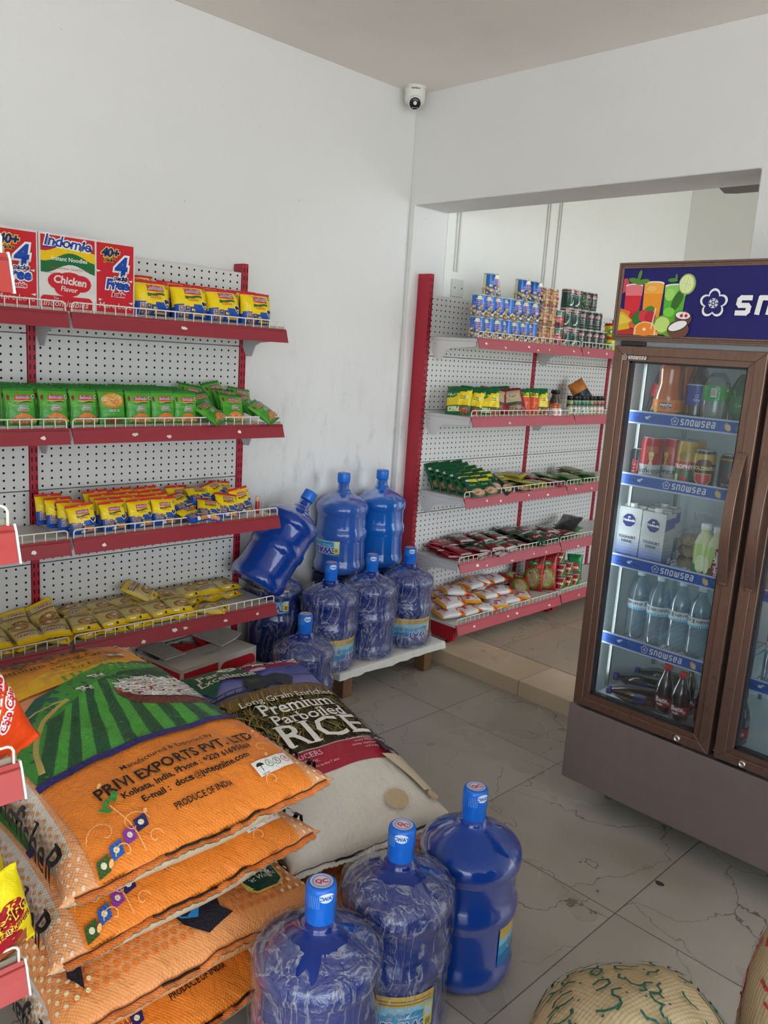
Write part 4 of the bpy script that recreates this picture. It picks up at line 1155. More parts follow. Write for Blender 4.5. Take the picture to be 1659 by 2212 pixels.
def pile(kind, cx, cy, n, zb, lab, group, dx=.05, dy=.05, step=.0105, roll0=pi/2, tilt=.12, base_step=.0105):
    for i in range(n):
        t = (rnd.random()-.5)*tilt*2; s_ = (rnd.random()-.5)*tilt*2
        kind[i % len(kind)].put((cx+(rnd.random()-.5)*dx, cy+(rnd.random()-.5)*dy, zb+.008+step*i), face_dir((t+.06, s_, 1), up=(-1, 0, 0.0001), roll=roll0-pi/2+(rnd.random()-.5)*.7), lab.format(ORD[i]), group)
pile([S_YEL], -2.715, 3.60, 6, Z3, 'yellow edged sachet, {} from the bottom of the pile against the panel', 'yellow edged sachets')
pile([S_YEL], -2.700, 3.72, 6, Z3, 'yellow edged sachet, {} from the bottom of the second back pile', 'yellow edged sachets')
pile([S_YEL], -2.585, 3.70, 4, Z3, 'yellow edged sachet, {} from the bottom of the front pile', 'yellow edged sachets')
pile([S_YEL], -2.580, 3.82, 3, Z3, 'yellow edged sachet, {} from the bottom of the low front pile', 'yellow edged sachets')
pile([S_MIX], -2.70, 3.90, 4, Z3, 'reddish spice sachet, {} from the bottom of the back pile', 'reddish spice sachets')
pile([S_MIX], -2.585, 3.94, 3, Z3, 'reddish spice sachet, {} from the bottom of the front pile', 'reddish spice sachets')
pile([S_MIX, S_GRE], -2.66, 4.06, 4, Z3, 'red or green spice sachet, {} from the bottom of the middle pile', 'reddish spice sachets')
pile([S_GRE], -2.585, 4.16, 4, Z3, 'light green herb sachet, {} from the bottom of the front pile', 'light green sachets')
pile([S_GRE, S_RED, S_GRE], -2.68, 4.28, 6, Z3, 'herb sachet, {} from the bottom of the tall pile beside the fridge', 'light green sachets')
pile([S_GRE], -2.60, 4.36, 4, Z3, 'light green herb sachet, {} from the bottom of the last front pile', 'light green sachets')
Z4 = RZ[3]+.001
for (ks, x, y, n, nm) in (([S_RED], -2.62, 3.20, 4, 'red sachet, {} from the bottom of the pile at the near shelf end'), ([S_RED], -2.73, 3.22, 5, 'red sachet, {} from the bottom of the near pile against the panel'), ([S_RED, S_RGW], -2.565, 3.31, 4, 'red sachet, {} from the bottom of the second front pile'),
        ([S_RGW, S_GW], -2.70, 3.35, 7, 'red, green and silver sachet, {} from the bottom of the second back pile'), ([S_RGW], -2.575, 3.43, 5, 'red and green sachet, {} from the bottom of the third front pile'), ([S_RGW, S_RED], -2.69, 3.48, 7, 'red and silver sachet, {} from the bottom of the third back pile'),
        ([S_RGW], -2.58, 3.55, 4, 'red and green sachet, {} from the bottom of the fourth front pile'), ([S_GW, S_RGW], -2.70, 3.62, 6, 'green and red sachet, {} from the bottom of the fourth back pile'), ([S_RED, S_GW], -2.585, 3.68, 4, 'red or green sachet, {} from the bottom of the fifth front pile'),
        ([S_GW, S_BLK], -2.70, 3.77, 7, 'dark green sachet, {} from the bottom of the high back pile'), ([S_GW, S_BLK], -2.59, 3.82, 5, 'dark green sachet, {} from the bottom of the sixth front pile'), ([S_GW], -2.68, 3.92, 5, 'green and silver sachet, {} from the bottom of the sixth back pile'),
        ([S_RGW, S_GW], -2.585, 3.97, 4, 'striped green sachet, {} from the bottom of the seventh front pile'), ([S_RGW], -2.67, 4.09, 5, 'red striped sachet, {} from the bottom of the tidy back pile'), ([S_GW, S_RED], -2.585, 4.14, 4, 'mixed sachet, {} from the bottom of the eighth front pile'), ([S_GRE, S_GW], -2.64, 4.28, 5, 'green sachet, {} from the bottom of the pile under the black bag')):
    pile(ks, x, y, n, Z4, nm, 'sachets on the fourth shelf', step=.0100)
mb = MB(); p = Pillow(.30, .13, .03, 2.1, 2.4, .6, 0, .006, 61); p.skin(mb, 16, 10, hx('1a1c1e'))
tag(mb.build('plastic_bag', M_FILM, None, (-2.645, 4.30, Z4+.062), face_dir((.12, -.12, 1), up=(-.4, 1, 0))), 'folded black plastic bag lying on the green sachets of the fourth shelf', 'bag')

# bottom deck
Z5 = .184
def salt():
    mb = MB(); p = Pillow(.155, .115, .040, 2.3, 2.8, .55, .006, .004, 71)
    p.skin(mb, 18, 12, lambda w, u: hx('c8281e') if u < -.045 else (hx('e8a01c') if u < -.033 or u > .066 else hx('dcd8d6')), zig=.0012)
    a = Art(); a.poly([(-.056, -.046), (-.02, -.030), (.01, -.046)], hx('d8341e')); a.poly([(.01, -.046), (.04, -.034), (.056, -.046)], hx('e06a1e'))
    for i in range(12): a.rect(-.055+.0095*i, -.073, -.051+.0095*i, -.058, hx('f0b428'))
    a.up(); cap_text(a, 'Dangote', 0, -.054, .075, hx('f4e2c8'), None, .05, .03, shear=.2)
    cap_text(a, 'Salt', .0, .018, .05, hx('c03048'), None, .05, .03, shear=.2); a.disc(-.02, .048, .016, .010, hx('e4b8bc'), 12); a.disc(.026, .05, .012, .010, hx('c8506a'), 10); a.disc(.02, -.008, .02, .012, hx('eadfe0'), 10); a.up(); a.disc(.02, -.008, .008, .006, hx('b8687a'), 8)
    a.apply(mb, p.art, .02); return tag(mb.build('seasoning_pack', M_FILM), '', 'pack')
SALT = Kind(salt)
sp = [(-2.585,3.15,.0,.9),(-2.56,3.26,.0,1.2),(-2.545,3.38,.0,.8),(-2.555,3.50,.0,2.4),(-2.56,3.63,.0,1.0),(-2.57,3.75,.0,2.0),(-2.70,3.19,.0,1.4),(-2.70,3.33,.0,2.2),(-2.69,3.47,.0,.9),(-2.69,3.61,.0,1.6),
      (-2.62,3.20,.040,1.0),(-2.61,3.33,.042,2.3),(-2.60,3.47,.041,1.2),(-2.61,3.60,.042,.9),(-2.74,3.28,.042,1.1),(-2.73,3.42,.043,1.9),(-2.71,3.56,.042,1.0),(-2.66,3.27,.082,.8),(-2.68,3.44,.085,1.2),(-2.70,3.53,.086,.9),(-2.70,3.66,.078,1.3)]
for i, (x, y, dz, roll) in enumerate(sp):
    lay = 'bottom' if dz == 0 else ('middle' if dz < .07 else 'top')
    SALT.put((x, y, Z5+.029+dz), face_dir((.15*rnd.random(), .2*(rnd.random()-.5), 1), up=(0, 1, 0), roll=roll-1.2 + pi), f'white and red pack on the lowest shelf, {lay} layer, {ORD[min(i if i < 10 else (i-10 if i < 17 else i-17), 19)]} counted from the near end', 'white and red packs')
def pouch(stand=True):
    def make():
        mb = MB(); p = Pillow(.22, .125, .05, 2.2, 2.0 if stand else 2.6, .6, .004, .005, 81)
        p.skin(mb, 20, 12, lambda w, u: hx('a8241c') if u < .06 else hx('8f1a1a'))
        a = Art(); a.disc(0, .055, .03, .016, hx('1f7a3c'), 14); a.up(); cap_text(a, 'Terra', 0, .050, .042, hx('e8ead0')); 
        for k in range(18): a.disc(.042*cos(k/18*2*pi), -.035+.056*sin(k/18*2*pi), .011, .009, hx('6f8a2c'), 7)
        a.up(); a.disc(0, -.035, .036, .052, hx('b9a67c'), 20); a.up(); food(a, 0, -.035, .03, .045, 4, [hx('d8c69c'), hx('a08a5c'), hx('c8b488')], 34)
        a.apply(mb, p.art, .02); return tag(mb.build('food_pouch', M_FOIL), '', 'pouch')
    return Kind(make)
PO = pouch()
for x, y, z, n, up, roll, t in ((-2.66, 3.865, .045, (.35, -.2, 1), (-.3, 1, 0), .5, 'lying flat beside the white packs'), (-2.72, 3.94, .06, (.3, .1, 1), (0, 1, 0), -.2, 'lying flat at the back against the panel'), (-2.60, 4.045, .113, (.55, -.8, .12), (0, 0, 1), .04, 'standing, its front with the oval window facing out'),
                          (-2.63, 4.09, .116, (.6, -.75, .1), (0, 0, 1), -.05, 'standing just behind the one with the oval window'), (-2.64, 3.975, .113, (.25, -.95, .1), (0, 0, 1), .02, 'standing edge on beside the lying pouches')):
    PO.put((x, y, Z5+z), face_dir(n, up=up, roll=roll), 'red and green food pouch ' + t, 'red food pouches')
def p_tom(a, r, h):
    a.poly([(r*.2, .004), (r*1.2, .004), (r*1.9, h-.004), (r*.9, h-.004)], hx('2c7a3c')); a.poly([(r*.05, .004), (r*.2, .004), (r*.9, h-.004), (r*.75, h-.004)], hx('e2b83c')); a.up()
    a.text('SONIA', -r*.2, h*.42, h*.26, WHITE, align='c', bold=.04); a.disc(r*1.2, h*.6, .008, .010, hx('d83a34'), 10)
TOM = tin('tomato_tin', .0345, .072, hx('a8182c'), p_tom)
for x, y, L, t in ((-2.575, 4.165, 0, 'front tin in the bottom layer, beside the pouches'), (-2.575, 4.245, 0, 'second front tin in the bottom layer'), (-2.575, 4.325, 0, 'third front tin in the bottom layer'), (-2.65, 4.20, 0, 'rear tin in the bottom layer beside the pouches'), (-2.65, 4.28, 0, 'second rear tin in the bottom layer'),
               (-2.60, 4.195, 1, 'second layer tin beside the pouches'), (-2.60, 4.275, 1, 'second layer tin beside the fridge'), (-2.63, 4.22, 2, 'topmost tin of the red pile')):
    TOM.put((x, y, Z5+L*.0725), radians(35), 'small red and green tomato tin, ' + t, 'tomato tins')
mb = MB(); p = Pillow(.16, .10, .04, 2.2, 2.6, .6, .004, .004, 83); p.skin(mb, 14, 10, lambda w, u: hx('1f7f44')); a = Art(); a.disc(0, 0, .03, .026, hx('c83034'), 14); a.up(); cap_text(a, 'Sosa', 0, -.008, .05, WHITE); a.rect(-.04, -.06, .04, -.045, hx('e8c83c')); a.apply(mb, p.art, .02)
tag(mb.build('food_pouch', M_FOIL, None, (-2.64, 4.42, Z5+.082), face_dir((.6, -.75, .1))), 'green pouch with a red disc standing behind the tomato tins', 'pouch')
# ------------------------------------------------------------------ water bottles
BPROF = [(.098, .004), (.112, 0), (.124, .010), (.1285, .028), (.1285, .048), (.1225, .062), (.121, .075), (.121, .160), (.1225, .170), (.1280, .180), (.1290, .195), (.1280, .210), (.122, .222), (.120, .234), (.120, .286), (.1225, .296), (.1275, .304), (.1290, .318),
         (.1275, .332), (.122, .344), (.108, .356), (.080, .374), (.052, .388), (.040, .394), (.037, .400), (.0365, .406), (.030, .410), (.0275, .416), (.0275, .452)]
def brad(z):
    for (r0, z0), (r1, z1) in zip(BPROF[1:], BPROF[2:]):
        if z0 <= z <= z1: return r0 + (r1-r0)*(z-z0)/(z1-z0+1e-9)
    return .03
def label_art(a):
    a.rect(-.105, .0, .105, .105, hx('3fa2cf')); a.rect(-.105, .078, .105, .105, hx('d6b24c')); a.up()
    a.poly([(-.105, .0), (.105, .0), (.105, .02), (.05, .034), (0, .028), (-.05, .040), (-.105, .03)], hx('1f78b8'))
    a.poly([(-.105, .078), (.105, .078), (.105, .058), (.06, .066), (0, .055), (-.06, .064), (-.105, .056)], hx('8fc9e0')); a.up()
    for i in range(2): a.rect(-.03, .083+.008*i, .095, .086+.008*i, hx('8a7038'))
    a.text('CWAY', .036, .038, .042, WHITE, bold=.10, align='c', flip=True, shear=.1); a.up(); a.text('CWAY', .036, .038, .042, hx('3a3f9c'), bold=.05, align='c', flip=True, shear=.1)
    a.text('for your family', .034, .062, .014, hx('2a5a9c'), align='c', flip=True, shear=.3); a.text('PREMIUM WATER', .04, .052, .006, WHITE, align='c', flip=True)
    a.disc(-.062, .052, .016, .016, hx('9ab8c4'), 8); a.up(); a.disc(-.062, .052, .011, .011, hx('5a8ca4'), 12)
    a.rect(.078, .012, .104, .072, hx('e6cf3c')); a.up(); a.rect(.082, .04, .100, .066, hx('c9dde6')); a.rect(.084, .018, .098, .034, hx('8a8a3c'))
def water_bottle(mat, wrap=False, lab=None, labz=.066, seed=1, sleeve=True, sc=1.0):
    def make():
        o = thing('water_bottle', '', 'water bottle')
        mb = MB(); mb.lathe([(r*sc, z*sc) for r, z in BPROF], 56, WHITE); mb.build('bottle_body', mat, o)
        mb = MB(); c = hx('1668cf') if sleeve else hx('1d6fd2'); cp = [(.0300, .408), (.0305, .412), (.0300, .440), (.0318, .444), (.0312, .478), (.0296, .486), (.026, .489)] if sleeve else [(.0300, .444), (.0312, .447), (.0312, .484), (.0300, .489), (.026, .490)]
        mb.lathe([(r*sc, z*sc) for r, z in cp], 32, c)
        if sleeve:
            a = Art(); a.disc(.006, .0275, .0165, .0105, hx('cfdcec'), 20); a.up(); a.text('CWAY', .006, .0225, .0115, hx('2a62b4'), bold=.05, align='c')
            for i in range(6): a.rect(-.030+.004*i, .004+.001*(i % 2), -.0285+.004*i, .030, hx('5b96e0'))
            a.apply(mb, cyl(.0314*sc, .445*sc), .006)
            a = Art(); a.ring(0, 0, .023, .004, hx('b9c8e6'), 24); a.disc(0, 0, .018, .018, hx('c9d2e8'), 20); a.up(); a.text('QC', 0, -.006, .017, hx('c0263c'), bold=.05, align='c'); a.ring(0, 0, .017, .0015, hx('c85a6c'), 20)
            a.apply(mb, flat((0, 0, .4892*sc), (1, 0, 0), (0, 1, 0)), 1e9)
        mb.build('bottle_cap', M_PLAST, o)
        if lab is not None:
            mb = MB(); a = Art(); label_art(a); a.apply(mb, cyl(.1225*sc, labz*sc), .012, h0=.0006)
            l = mb.build('label', M_FILM, o, rot=(0, 0, radians(lab)))
        if wrap:
            mb = MB(); P = []; n = 72
            zs = [.002] + [.012*i for i in range(1, 30)] + [.352, .362, .372, .380, .386]
            for i, z in enumerate(zs):
                row = []
                for k in range(n):
                    t = 2*pi*k/n
                    b = max(brad(min(max(z, .011), .44)), .1235 if z < .34 else 0) + .004
                    q = noise.noise(V((cos(t)*2.2+seed, sin(t)*2.2, z*9))) ; q2 = noise.noise(V((cos(t)*7+seed, sin(t)*7, z*26)))
                    sag = .010*max(0, q) + .0035*abs(q2) + .0012
                    if z > .345: sag += .010*abs(q2) + .004
                    zz = z + ((.016*q + .003*q2) if i > 26 else .002*q2)
                    row.append(((b+sag)*sc*sin(t), -(b+sag)*sc*cos(t), max(zz, .002)*sc))
                P.append(row)
            mb.grid(P, WHITE, cv=True); mb.build('shrink_wrap', M_WRAP, o)
        return o
    return Kind(make)
def facing(x, y): return atan2(-x, y)
def bottle(kind, x, y, z, lab, turn=0, rot=None, group=None):
    return kind.put((x, y, z), rot or (0, 0, facing(x, y)+radians(turn)), lab, group)
bottle(water_bottle(M_BLUE, lab=68, seed=1), -1.095, 1.495, 0, 'unwrapped blue water bottle on the floor, farthest of the front three', 28)
bottle(water_bottle(M_BLUED, True, 14, .048, 2), -1.095, 1.235, 0, 'film wrapped blue water bottle on the floor, middle of the front three', -12)
bottle(water_bottle(M_BLUED, True, None, .05, 3), -1.060, .968, 0, 'film wrapped blue water bottle nearest the camera, hardly any label showing', 12)
s_ = .962; PZ = .14
bottle(water_bottle(M_BLUED, True, 14, .045, 4, sc=s_), -2.567, 2.800, PZ, 'wrapped blue bottle on the white platform beside the far shelving, yellow label in front', 8)
bottle(water_bottle(M_BLUED, True, None, .05, 5, sc=s_), -2.563, 2.543, PZ, 'wrapped blue bottle on the white platform without visible label, middle of the front row', 0)
bottle(water_bottle(M_BLUED, True, 50, .05, 6, sc=s_), -2.553, 2.286, PZ, 'wrapped blue bottle on the white platform, label cut at its side, by the near end', 6)
bottle(water_bottle(M_BLUED, True, None, .05, 7, sc=s_), -2.395, 2.020, 0, 'wrapped blue bottle on the floor before the platform, behind the white rice sack', 8)
bottle(water_bottle(M_BLUEA, False, -52, .10, 8, False, s_), -2.788, 2.545, .482, 'pale dusty blue bottle standing high by the wall with a yellow panel on its label', 0)
bottle(water_bottle(M_BLUEB, False, None, .05, 9, False, s_), -2.788, 2.800, .482, 'light blue bottle standing high in the corner, no label', 0)
bottle(water_bottle(M_BLUED, True, -20, .24, 10, sc=s_), -2.785, 2.165, PZ, 'wrapped blue bottle with a brown band under the tilted bottle', 0)
bottle(water_bottle(M_BLUE, False, None, .05, 11, False, s_), -2.70, 1.985, .52, 'bare blue bottle lying tilted against the others over the shelf end', 0, (radians(-36), radians(0), radians(-4)))
# platform
pl = thing('platform', 'low white painted platform with timber legs carrying wrapped water bottles', 'platform', (-2.665, 2.62, 0))
mb = MB(); P = []
nx, ny = 12, 28
X0, X1, Y0, Y1 = -.235, .218, -.345, .345
def edge_pt(i, j, drop):
    x = X0+(X1-X0)*i/nx; y = Y0+(Y1-Y0)*j/ny
    return x, y
rows = []
prof = [(0, 0, -.034), (0, 0, -.004)]
for i in range(-2, nx+3):
    row = []
    for j in range(-2, ny+3):
        ii, jj = min(max(i, 0), nx), min(max(j, 0), ny)
        x = X0+(X1-X0)*ii/nx; y = Y0+(Y1-Y0)*jj/ny
        d = max(0-i, i-nx, 0-j, j-ny, 0)
        nz = noise.noise(V((x*9, y*9, 2)))*.002
        z = PZ + nz - (.001 if not d else (.004 if d == 1 else .036+.012*noise.noise(V((x*22, y*22, 7)))))
        if d:
            ex = (1 if i > nx else -1 if i < 0 else 0)*(.003 if d == 1 else .007); ey = (1 if j > ny else -1 if j < 0 else 0)*(.003 if d == 1 else .007)
            x += ex; y += ey
        row.append((x, y, z-.0015))
    rows.append(row)
mb.grid(rows, hx('dedcd6')); mb.box((X0+.004, Y0+.004, PZ-.032), (X1-.004, Y1-.004, PZ-.006), hx('8a6a4c'))
mb.build('platform_top', M_CLOTH, pl)
for x, y in ((.17, .25), (.17, -.28), (-.19, .25), (-.19, -.28)):
    mb = MB(); mb.box((-.032, -.026, 0), (.032, .026, PZ-.033), hx('7d5f45')); mb.build('leg', M_WOOD, pl, loc=(x, y, 0), bevel=.002)
cr = thing('plastic_crate', 'dark blue plastic crate behind the wrapped bottles, under the two high ones', 'crate', (-2.79, 2.675, PZ))
mb = MB()
for k in range(4): mb.box((-.105, -.20, .004+.084*k), (.105, .20, .068+.084*k), hx('18285e'))
mb.build('crate_body', M_PLAST, cr, bevel=.002)
mb = MB(); mb.box((-.107, -.205, .330), (.107, .205, .340), hx('1c2e6a')); mb.build('crate_rim', M_PLAST, cr)

# ------------------------------------------------------------------ sacks
OR, OR2 = hx('e8842f'), hx('eba873')
BEI = hx('cfc0a2')
def sack_bend(seed, amt=.010):
    def f(x, u): return amt*noise.noise(V((x*5+seed, u*4, seed*1.7))) + amt*.5*noise.noise(V((x*11, u*9+seed, 3)))
    return f
LB, WB_, TB = .90, .62, .175
def dots(a, fn, x0, x1, y0, y1, p, r, col):
    i = 0; y = y0
    while y < y1:
        x = x0 + (p/2 if i % 2 else 0)
        while x < x1:
            if fn(x, y): a.disc(x, y, r, r, col, 7)
            x += p
        y += p*.87; i += 1
def seam(mb, p, yend, sgn, seed, col=OR, w=.30):
    """the sewn end of a sack: a ruffled strip with its thread"""
    n = 64; A = []; B = []; Cc = []
    for i in range(n+1):
        x = -w + 2*w*i/n
        q = .004*noise.noise(V((x*26+seed, 0, 1))) + .006*noise.noise(V((x*7+seed, 3, 1)))
        z = q + (p.bend(x, yend) if p.bend else 0)
        A.append((x, yend - sgn*.012, z+.006)); B.append((x, yend + sgn*.007, z + .005 + q)); Cc.append((x, yend + sgn*(.016 + .003*(i % 2)), z + .004 + q*1.5))
    mb.grid([A, B], col, sm=True); mb.grid([B, Cc], tuple(min(1, c*1.1) for c in col), sm=True)
    mb.grid([[(a[0], a[1], a[2]-.006) for a in A], [(c[0], c[1], c[2]-.003) for c in Cc]], BEI)
    mb.tube([(b[0], b[1]-sgn*.004, b[2]+.0025) for b in B], .0011, hx('3a2418'), n=5)
    rr = random.Random(seed)
    for k in range(3):
        i0 = rr.randrange(4, n-14); L = rr.randrange(5, 11)
        mb.tube([(b[0], b[1]+sgn*.001, b[2]+.0035) for b in B[i0:i0+L]], .0022, hx('1c1a1a'), n=5)
SER_T = dict(serif=1)
def kingfisher_art(a, p):
    half = .245
    # side and corner dots come first
    dots(a, lambda x, y: half+.006 < abs(x) < .325 and y < -.33, -.33, .33, -.445, .43, .020, .0042, hx('f6dcc0'))
    S_ = p.side
    for sg in (-1, 1):
        dots(a, lambda x, y: y > -.33, min(sg*.258, sg*.40), max(sg*.266, sg*.40), -.34, .40, .016, .0046, hx('e39a5c'))
    a.up()
    # orange lower panel
    low = [(-half, -.4485), (half, -.4485), (half, -.150), (-half, -.165)]
    a.poly(low, OR)
    # sky
    n = 9
    for k in range(n):
        y0 = .18 + (.44-.18)*k/n; y1 = .18 + (.44-.18)*(k+1)/n; t = k/(n-1)
        c = tuple((1-t)*p_+t*q_ for p_, q_ in zip(hx('efb31c'), hx('d9741c')))
        a.rect(-half, y0-.002, half, y1, c)
    a.disc(.06, .20, .16, .10, hx('f2c028'), 24, 0, pi); a.up()
    # hills
    a.poly([(-half, -.15), (half, -.15), (half, .245), (.21, .262), (.17, .235), (.13, .255), (.08, .225), (.02, .205), (-.05, .17), (-.11, .155), (-.16, .105), (-.20, .085), (-half, .05)], hx('1f5a4a')); a.up()
    a.poly([(-half, -.15), (half, -.15), (half, .215), (.18, .225), (.12, .235), (.06, .225), (.0, .195), (-.06, .16), (-.11, .115), (-.16, .055), (-half, .02)], hx('3f8f34')); a.up()
    for i in range(11):
        x = -.02+.024*i
        a.poly([(x, .19), (x+.012, .195), (x+.018, .225+.01*sin(i)), (x+.006, .222+.01*sin(i))], hx('5aa63c'))
    a.poly([(.02, .13), (.12, .175), (half, .19), (half, .10), (.10, .10)], hx('1d4a2a')); a.up()
    # striped field fanning from the path
    ox, oy = -.02, .16
    xs = [-half + 2*half*i/15 for i in range(16)]
    tops = [(-.13, .04)] + [(-.10+.345*i/15, .055+.085*min(1, i/6)-.07*max(0, (i-9)/6)) for i in range(1, 16)]
    bots = [(-half + .49*i/15, -.152+.016*i/15) for i in range(16)]
    for i in range(15):
        a.poly([bots[i], bots[i+1], tops[i+1], tops[i]], hx('4aa03a') if i % 2 else hx('1f5430'))
    a.up()
    a.line([(-.222, -.125), (-.205, -.06), (-.178, -.005), (-.140, .045), (-.098, .080), (-.060, .098)], .012, hx('b7a55a'))
    a.line([(-.060, .098), (-.085, .106), (-.135, .096), (-.185, .066), (-.225, .030)], .006, hx('b7a55a'))
    a.line([(-.165, .112), (-.185, .098), (-.205, .082)], .004, hx('b7a55a'))
    # cows
    for x, y, m in ((.055, .175, 1), (-.002, .122, .9)):
        a.disc(x, y, .017*m, .009*m, hx('eeeae4'), 10); a.disc(x-.017*m, y+.004, .007*m, .006*m, hx('e8e4de'), 8)
        for k in (-.012, -.006, .006, .012): a.rect(x+k*m-.0015, y-.018*m, x+k*m+.0015, y-.006*m, hx('e2ded8'))
        a.up(); a.disc(x+.005*m, y+.002, .006*m, .006*m, hx('201c1c'), 7); a.disc(x-.008*m, y-.001, .004*m, .004*m, hx('201c1c'), 6)
    # bowl of rice
    bx, by, br = .168, .040, -.36
    cb, sb = cos(br), sin(br)
    def R(u, v): return (bx+u*cb-v*sb, by+u*sb+v*cb)
    a.poly([R(-.125, 0)] + [R(.125*-cos(pi*i/14), -.085*sin(pi*i/14)) for i in range(15)], hx('6b3026')); a.up()
    a.poly([R(-.128, .004), R(.128, .004), R(.118, -.022), R(-.118, -.022)], hx('8c4634'))
    for i in range(22): a.line([R(-.11+.0105*i, -.026), R(-.105+.0102*i, -.040)], .0028, hx('4a1e18'))
    a.up(); a.disc(*R(0, .012), .122, .052, hx('c8c2bc'), 26, 0, 2*pi, br); a.up()
    rr = random.Random(4)
    for k in range(34): 
        t = rr.random()*2*pi; q = sqrt(rr.random())
        a.disc(*R(.115*q*cos(t), .015+.055*q*sin(t)), .010, .006, rr.choice((hx('a83a34'), hx('3f7a3c'), hx('d8a04a'), hx('8f8a86'))), 6, rot=rr.random()*3)
    a.up()
    for k in range(250):
        t = rr.random()*2*pi; q = sqrt(rr.random()); an = rr.random()*pi
        u, v = .118*q*cos(t), .020+.060*q*sin(t)
        a.line([R(u-.011*cos(an), v-.007*sin(an)), R(u+.011*cos(an), v+.007*sin(an))], .0048, rr.choice((hx('f4f1ec'), hx('e6e2dd'), hx('d6d2ce'))))
        if k % 40 == 0: a.up()
    # band and lettering
    a.up(); a.poly([(-half-.004, -.176), (half+.004, -.160), (half+.004, -.141), (-half-.004, -.155)], hx('2b2468')); a.up()
    K = hx('1d130e')
    a.text('Manufactured & Exported By :', .016, -.222, .0195, K, align='c', rot=.05, bold=.01)
    a.text('PRIVI EXPORTS PVT. LTD', .018, -.268, .0410, K, align='c', rot=.05, bold=.022, sx=.86)
    a.text('Kolkata, India, Phone : +229 61695869', .022, -.293, .0210, K, align='c', rot=.05, bold=.028, sx=.98)
    a.text('E-mail :  docs', -.052, -.3235, .0215, K, align='c', rot=.05, bold=.028); a.text('@', .018, -.320, .0200, K, align='c', rot=.05); a.text('juteonline.com', .028, -.3195, .0215, K, rot=.05, bold=.028)
    a.text('PRODUCE OF INDIA', .008, -.362, .0190, hx('2a1a10'), align='c', rot=.04, bold=.02, sx=.80)
    a.text('Premium Long Grain', .025, .322, .044, K, align='c', rot=.02, bold=.006, serif=1)
    a.text('100% Sortexed', .075, .282, .027, K, align='c', rot=.02, serif=1); a.text('Riz Etuvé', .085, .248, .030, K, align='c', rot=.02, shear=.2)
    a.line([(-.06, .238), (.05, .236), (.20, .252)], .0022, K)
    a.text('KingfisheR', -.01, .375, .088, hx('3a2410'), align='c', bold=.01, serif=1)
    a.poly([(.155, .285), (.205, .29), (.205, .315), (.155, .31)], hx('dcd8c8')); a.up(); a.disc(.18, .305, .006, .006, hx('1a4a34'), 10); a.rect(.162, .288, .198, .294, hx('1a4a34'))
    # marks
    a.poly([(.140, -.372), (.235, -.368), (.235, -.332), (.140, -.336)], hx('e9e6e0')); a.up()
    a.disc(.155, -.350, .009, .008, hx('1c1c20'), 10, 0, pi); a.line([(.155, -.35), (.155, -.362)], .0015, hx('1c1c20')); a.text('KEEP DRY', .147, -.370, .0042, hx('1c1c20'))
    for x, c in ((.178, '2a7a4a'), (.200, '2a5a4a'), (.222, 'c2505a')):
        a.ring(x, -.350, .0095, .0014, hx(c), 14); a.line([(x-.003, -.354), (x, -.345), (x+.003, -.354)], .0015, hx(c))
    for (x, y), c in zip(((-.228, -.398), (-.198, -.386), (-.167, -.374), (-.137, -.362)), ('3c5a2a', '2a5aa8', '8c3a9a', '28285c')):
        a.poly([(x-.014, y-.014), (x+.010, y-.010), (x+.014, y+.014), (x-.010, y+.010)], hx(c)); a.up(); a.disc(x, y, .0055, .0055, hx('d8d4b4'), 8)
    G = hx('f8b878'); GG = hx('3a8a3c')
    a.up(); a.line([(-.150, -.405), (-.155, -.35), (-.165, -.30)], .0022, G)
    for x0, y0, r0, d in ((-.150, -.360, .030, 1), (-.205, -.352, .034, -1), (-.185, -.395, .018, -1), (-.125, -.395, .016, 1), (.20, -.30, .022, 1), (.215, -.255, .020, -1), (.16, -.385, .016, -1)):
        a.line([(x0+d*r0*(1-t/14)*cos(t*.42), y0+r0*(1-t/14)*sin(t*.42)) for t in range(13)], .0017, G)
    for x, y, t in ((-.168, -.290, .5), (-.150, -.285, 1.2), (-.178, -.305, 2.5)): a.disc(x, y, .014, .006, GG, 10, rot=t)
    for x, y in ((-.215, -.400), (-.12, -.345), (.19, -.325), (.225, -.235), (-.16, -.245)): a.disc(x, y, .007, .004, G, 8, rot=.8)
    # lettering on the sides
    for sg in (-1, 1):
        a.text('KingfisheR', sg*.335, (.0 if sg < 0 else -.38), .084, hx('15100e'), rot=-pi/2*(1 if sg < 0 else -1), bold=.012, serif=1, align='l')
def kingfisher_sack():
    o = thing('rice_sack', '', 'sack')
    p = Pillow(LB, .66, TB, 2.9, 3.2, .6, .0, .005, 5, 14, bottom=.95, pinch=.17, bend=sack_bend(1, .009), keep=True)
    p.shift = -.032; p.blunt = 7
    mb = MB()
    def col(w, u):
        if abs(w) < (.252 if u > -.37 else p.side): return OR2
        if abs(w) < .40 and u > -LB/2+.10: return hx('ddd6c8')
        return BEI
    p.skin(mb, 56, 40, col)
    a = Art(); kingfisher_art(a, p); a.apply(mb, p.art, .030, h0=.0010, dh=.00016)
    mb.build('sack_body', M_SACK, o)
    mb = MB(); seam(mb, p, -LB/2, -1, 3, hx('ea8440')); mb.build('sewn_seam', M_SACK, o)
    mb = MB(); seam(mb, p, LB/2, 1, 9, hx('d8d2c6')); mb.build('sewn_seam', M_SACK, o)
    return o
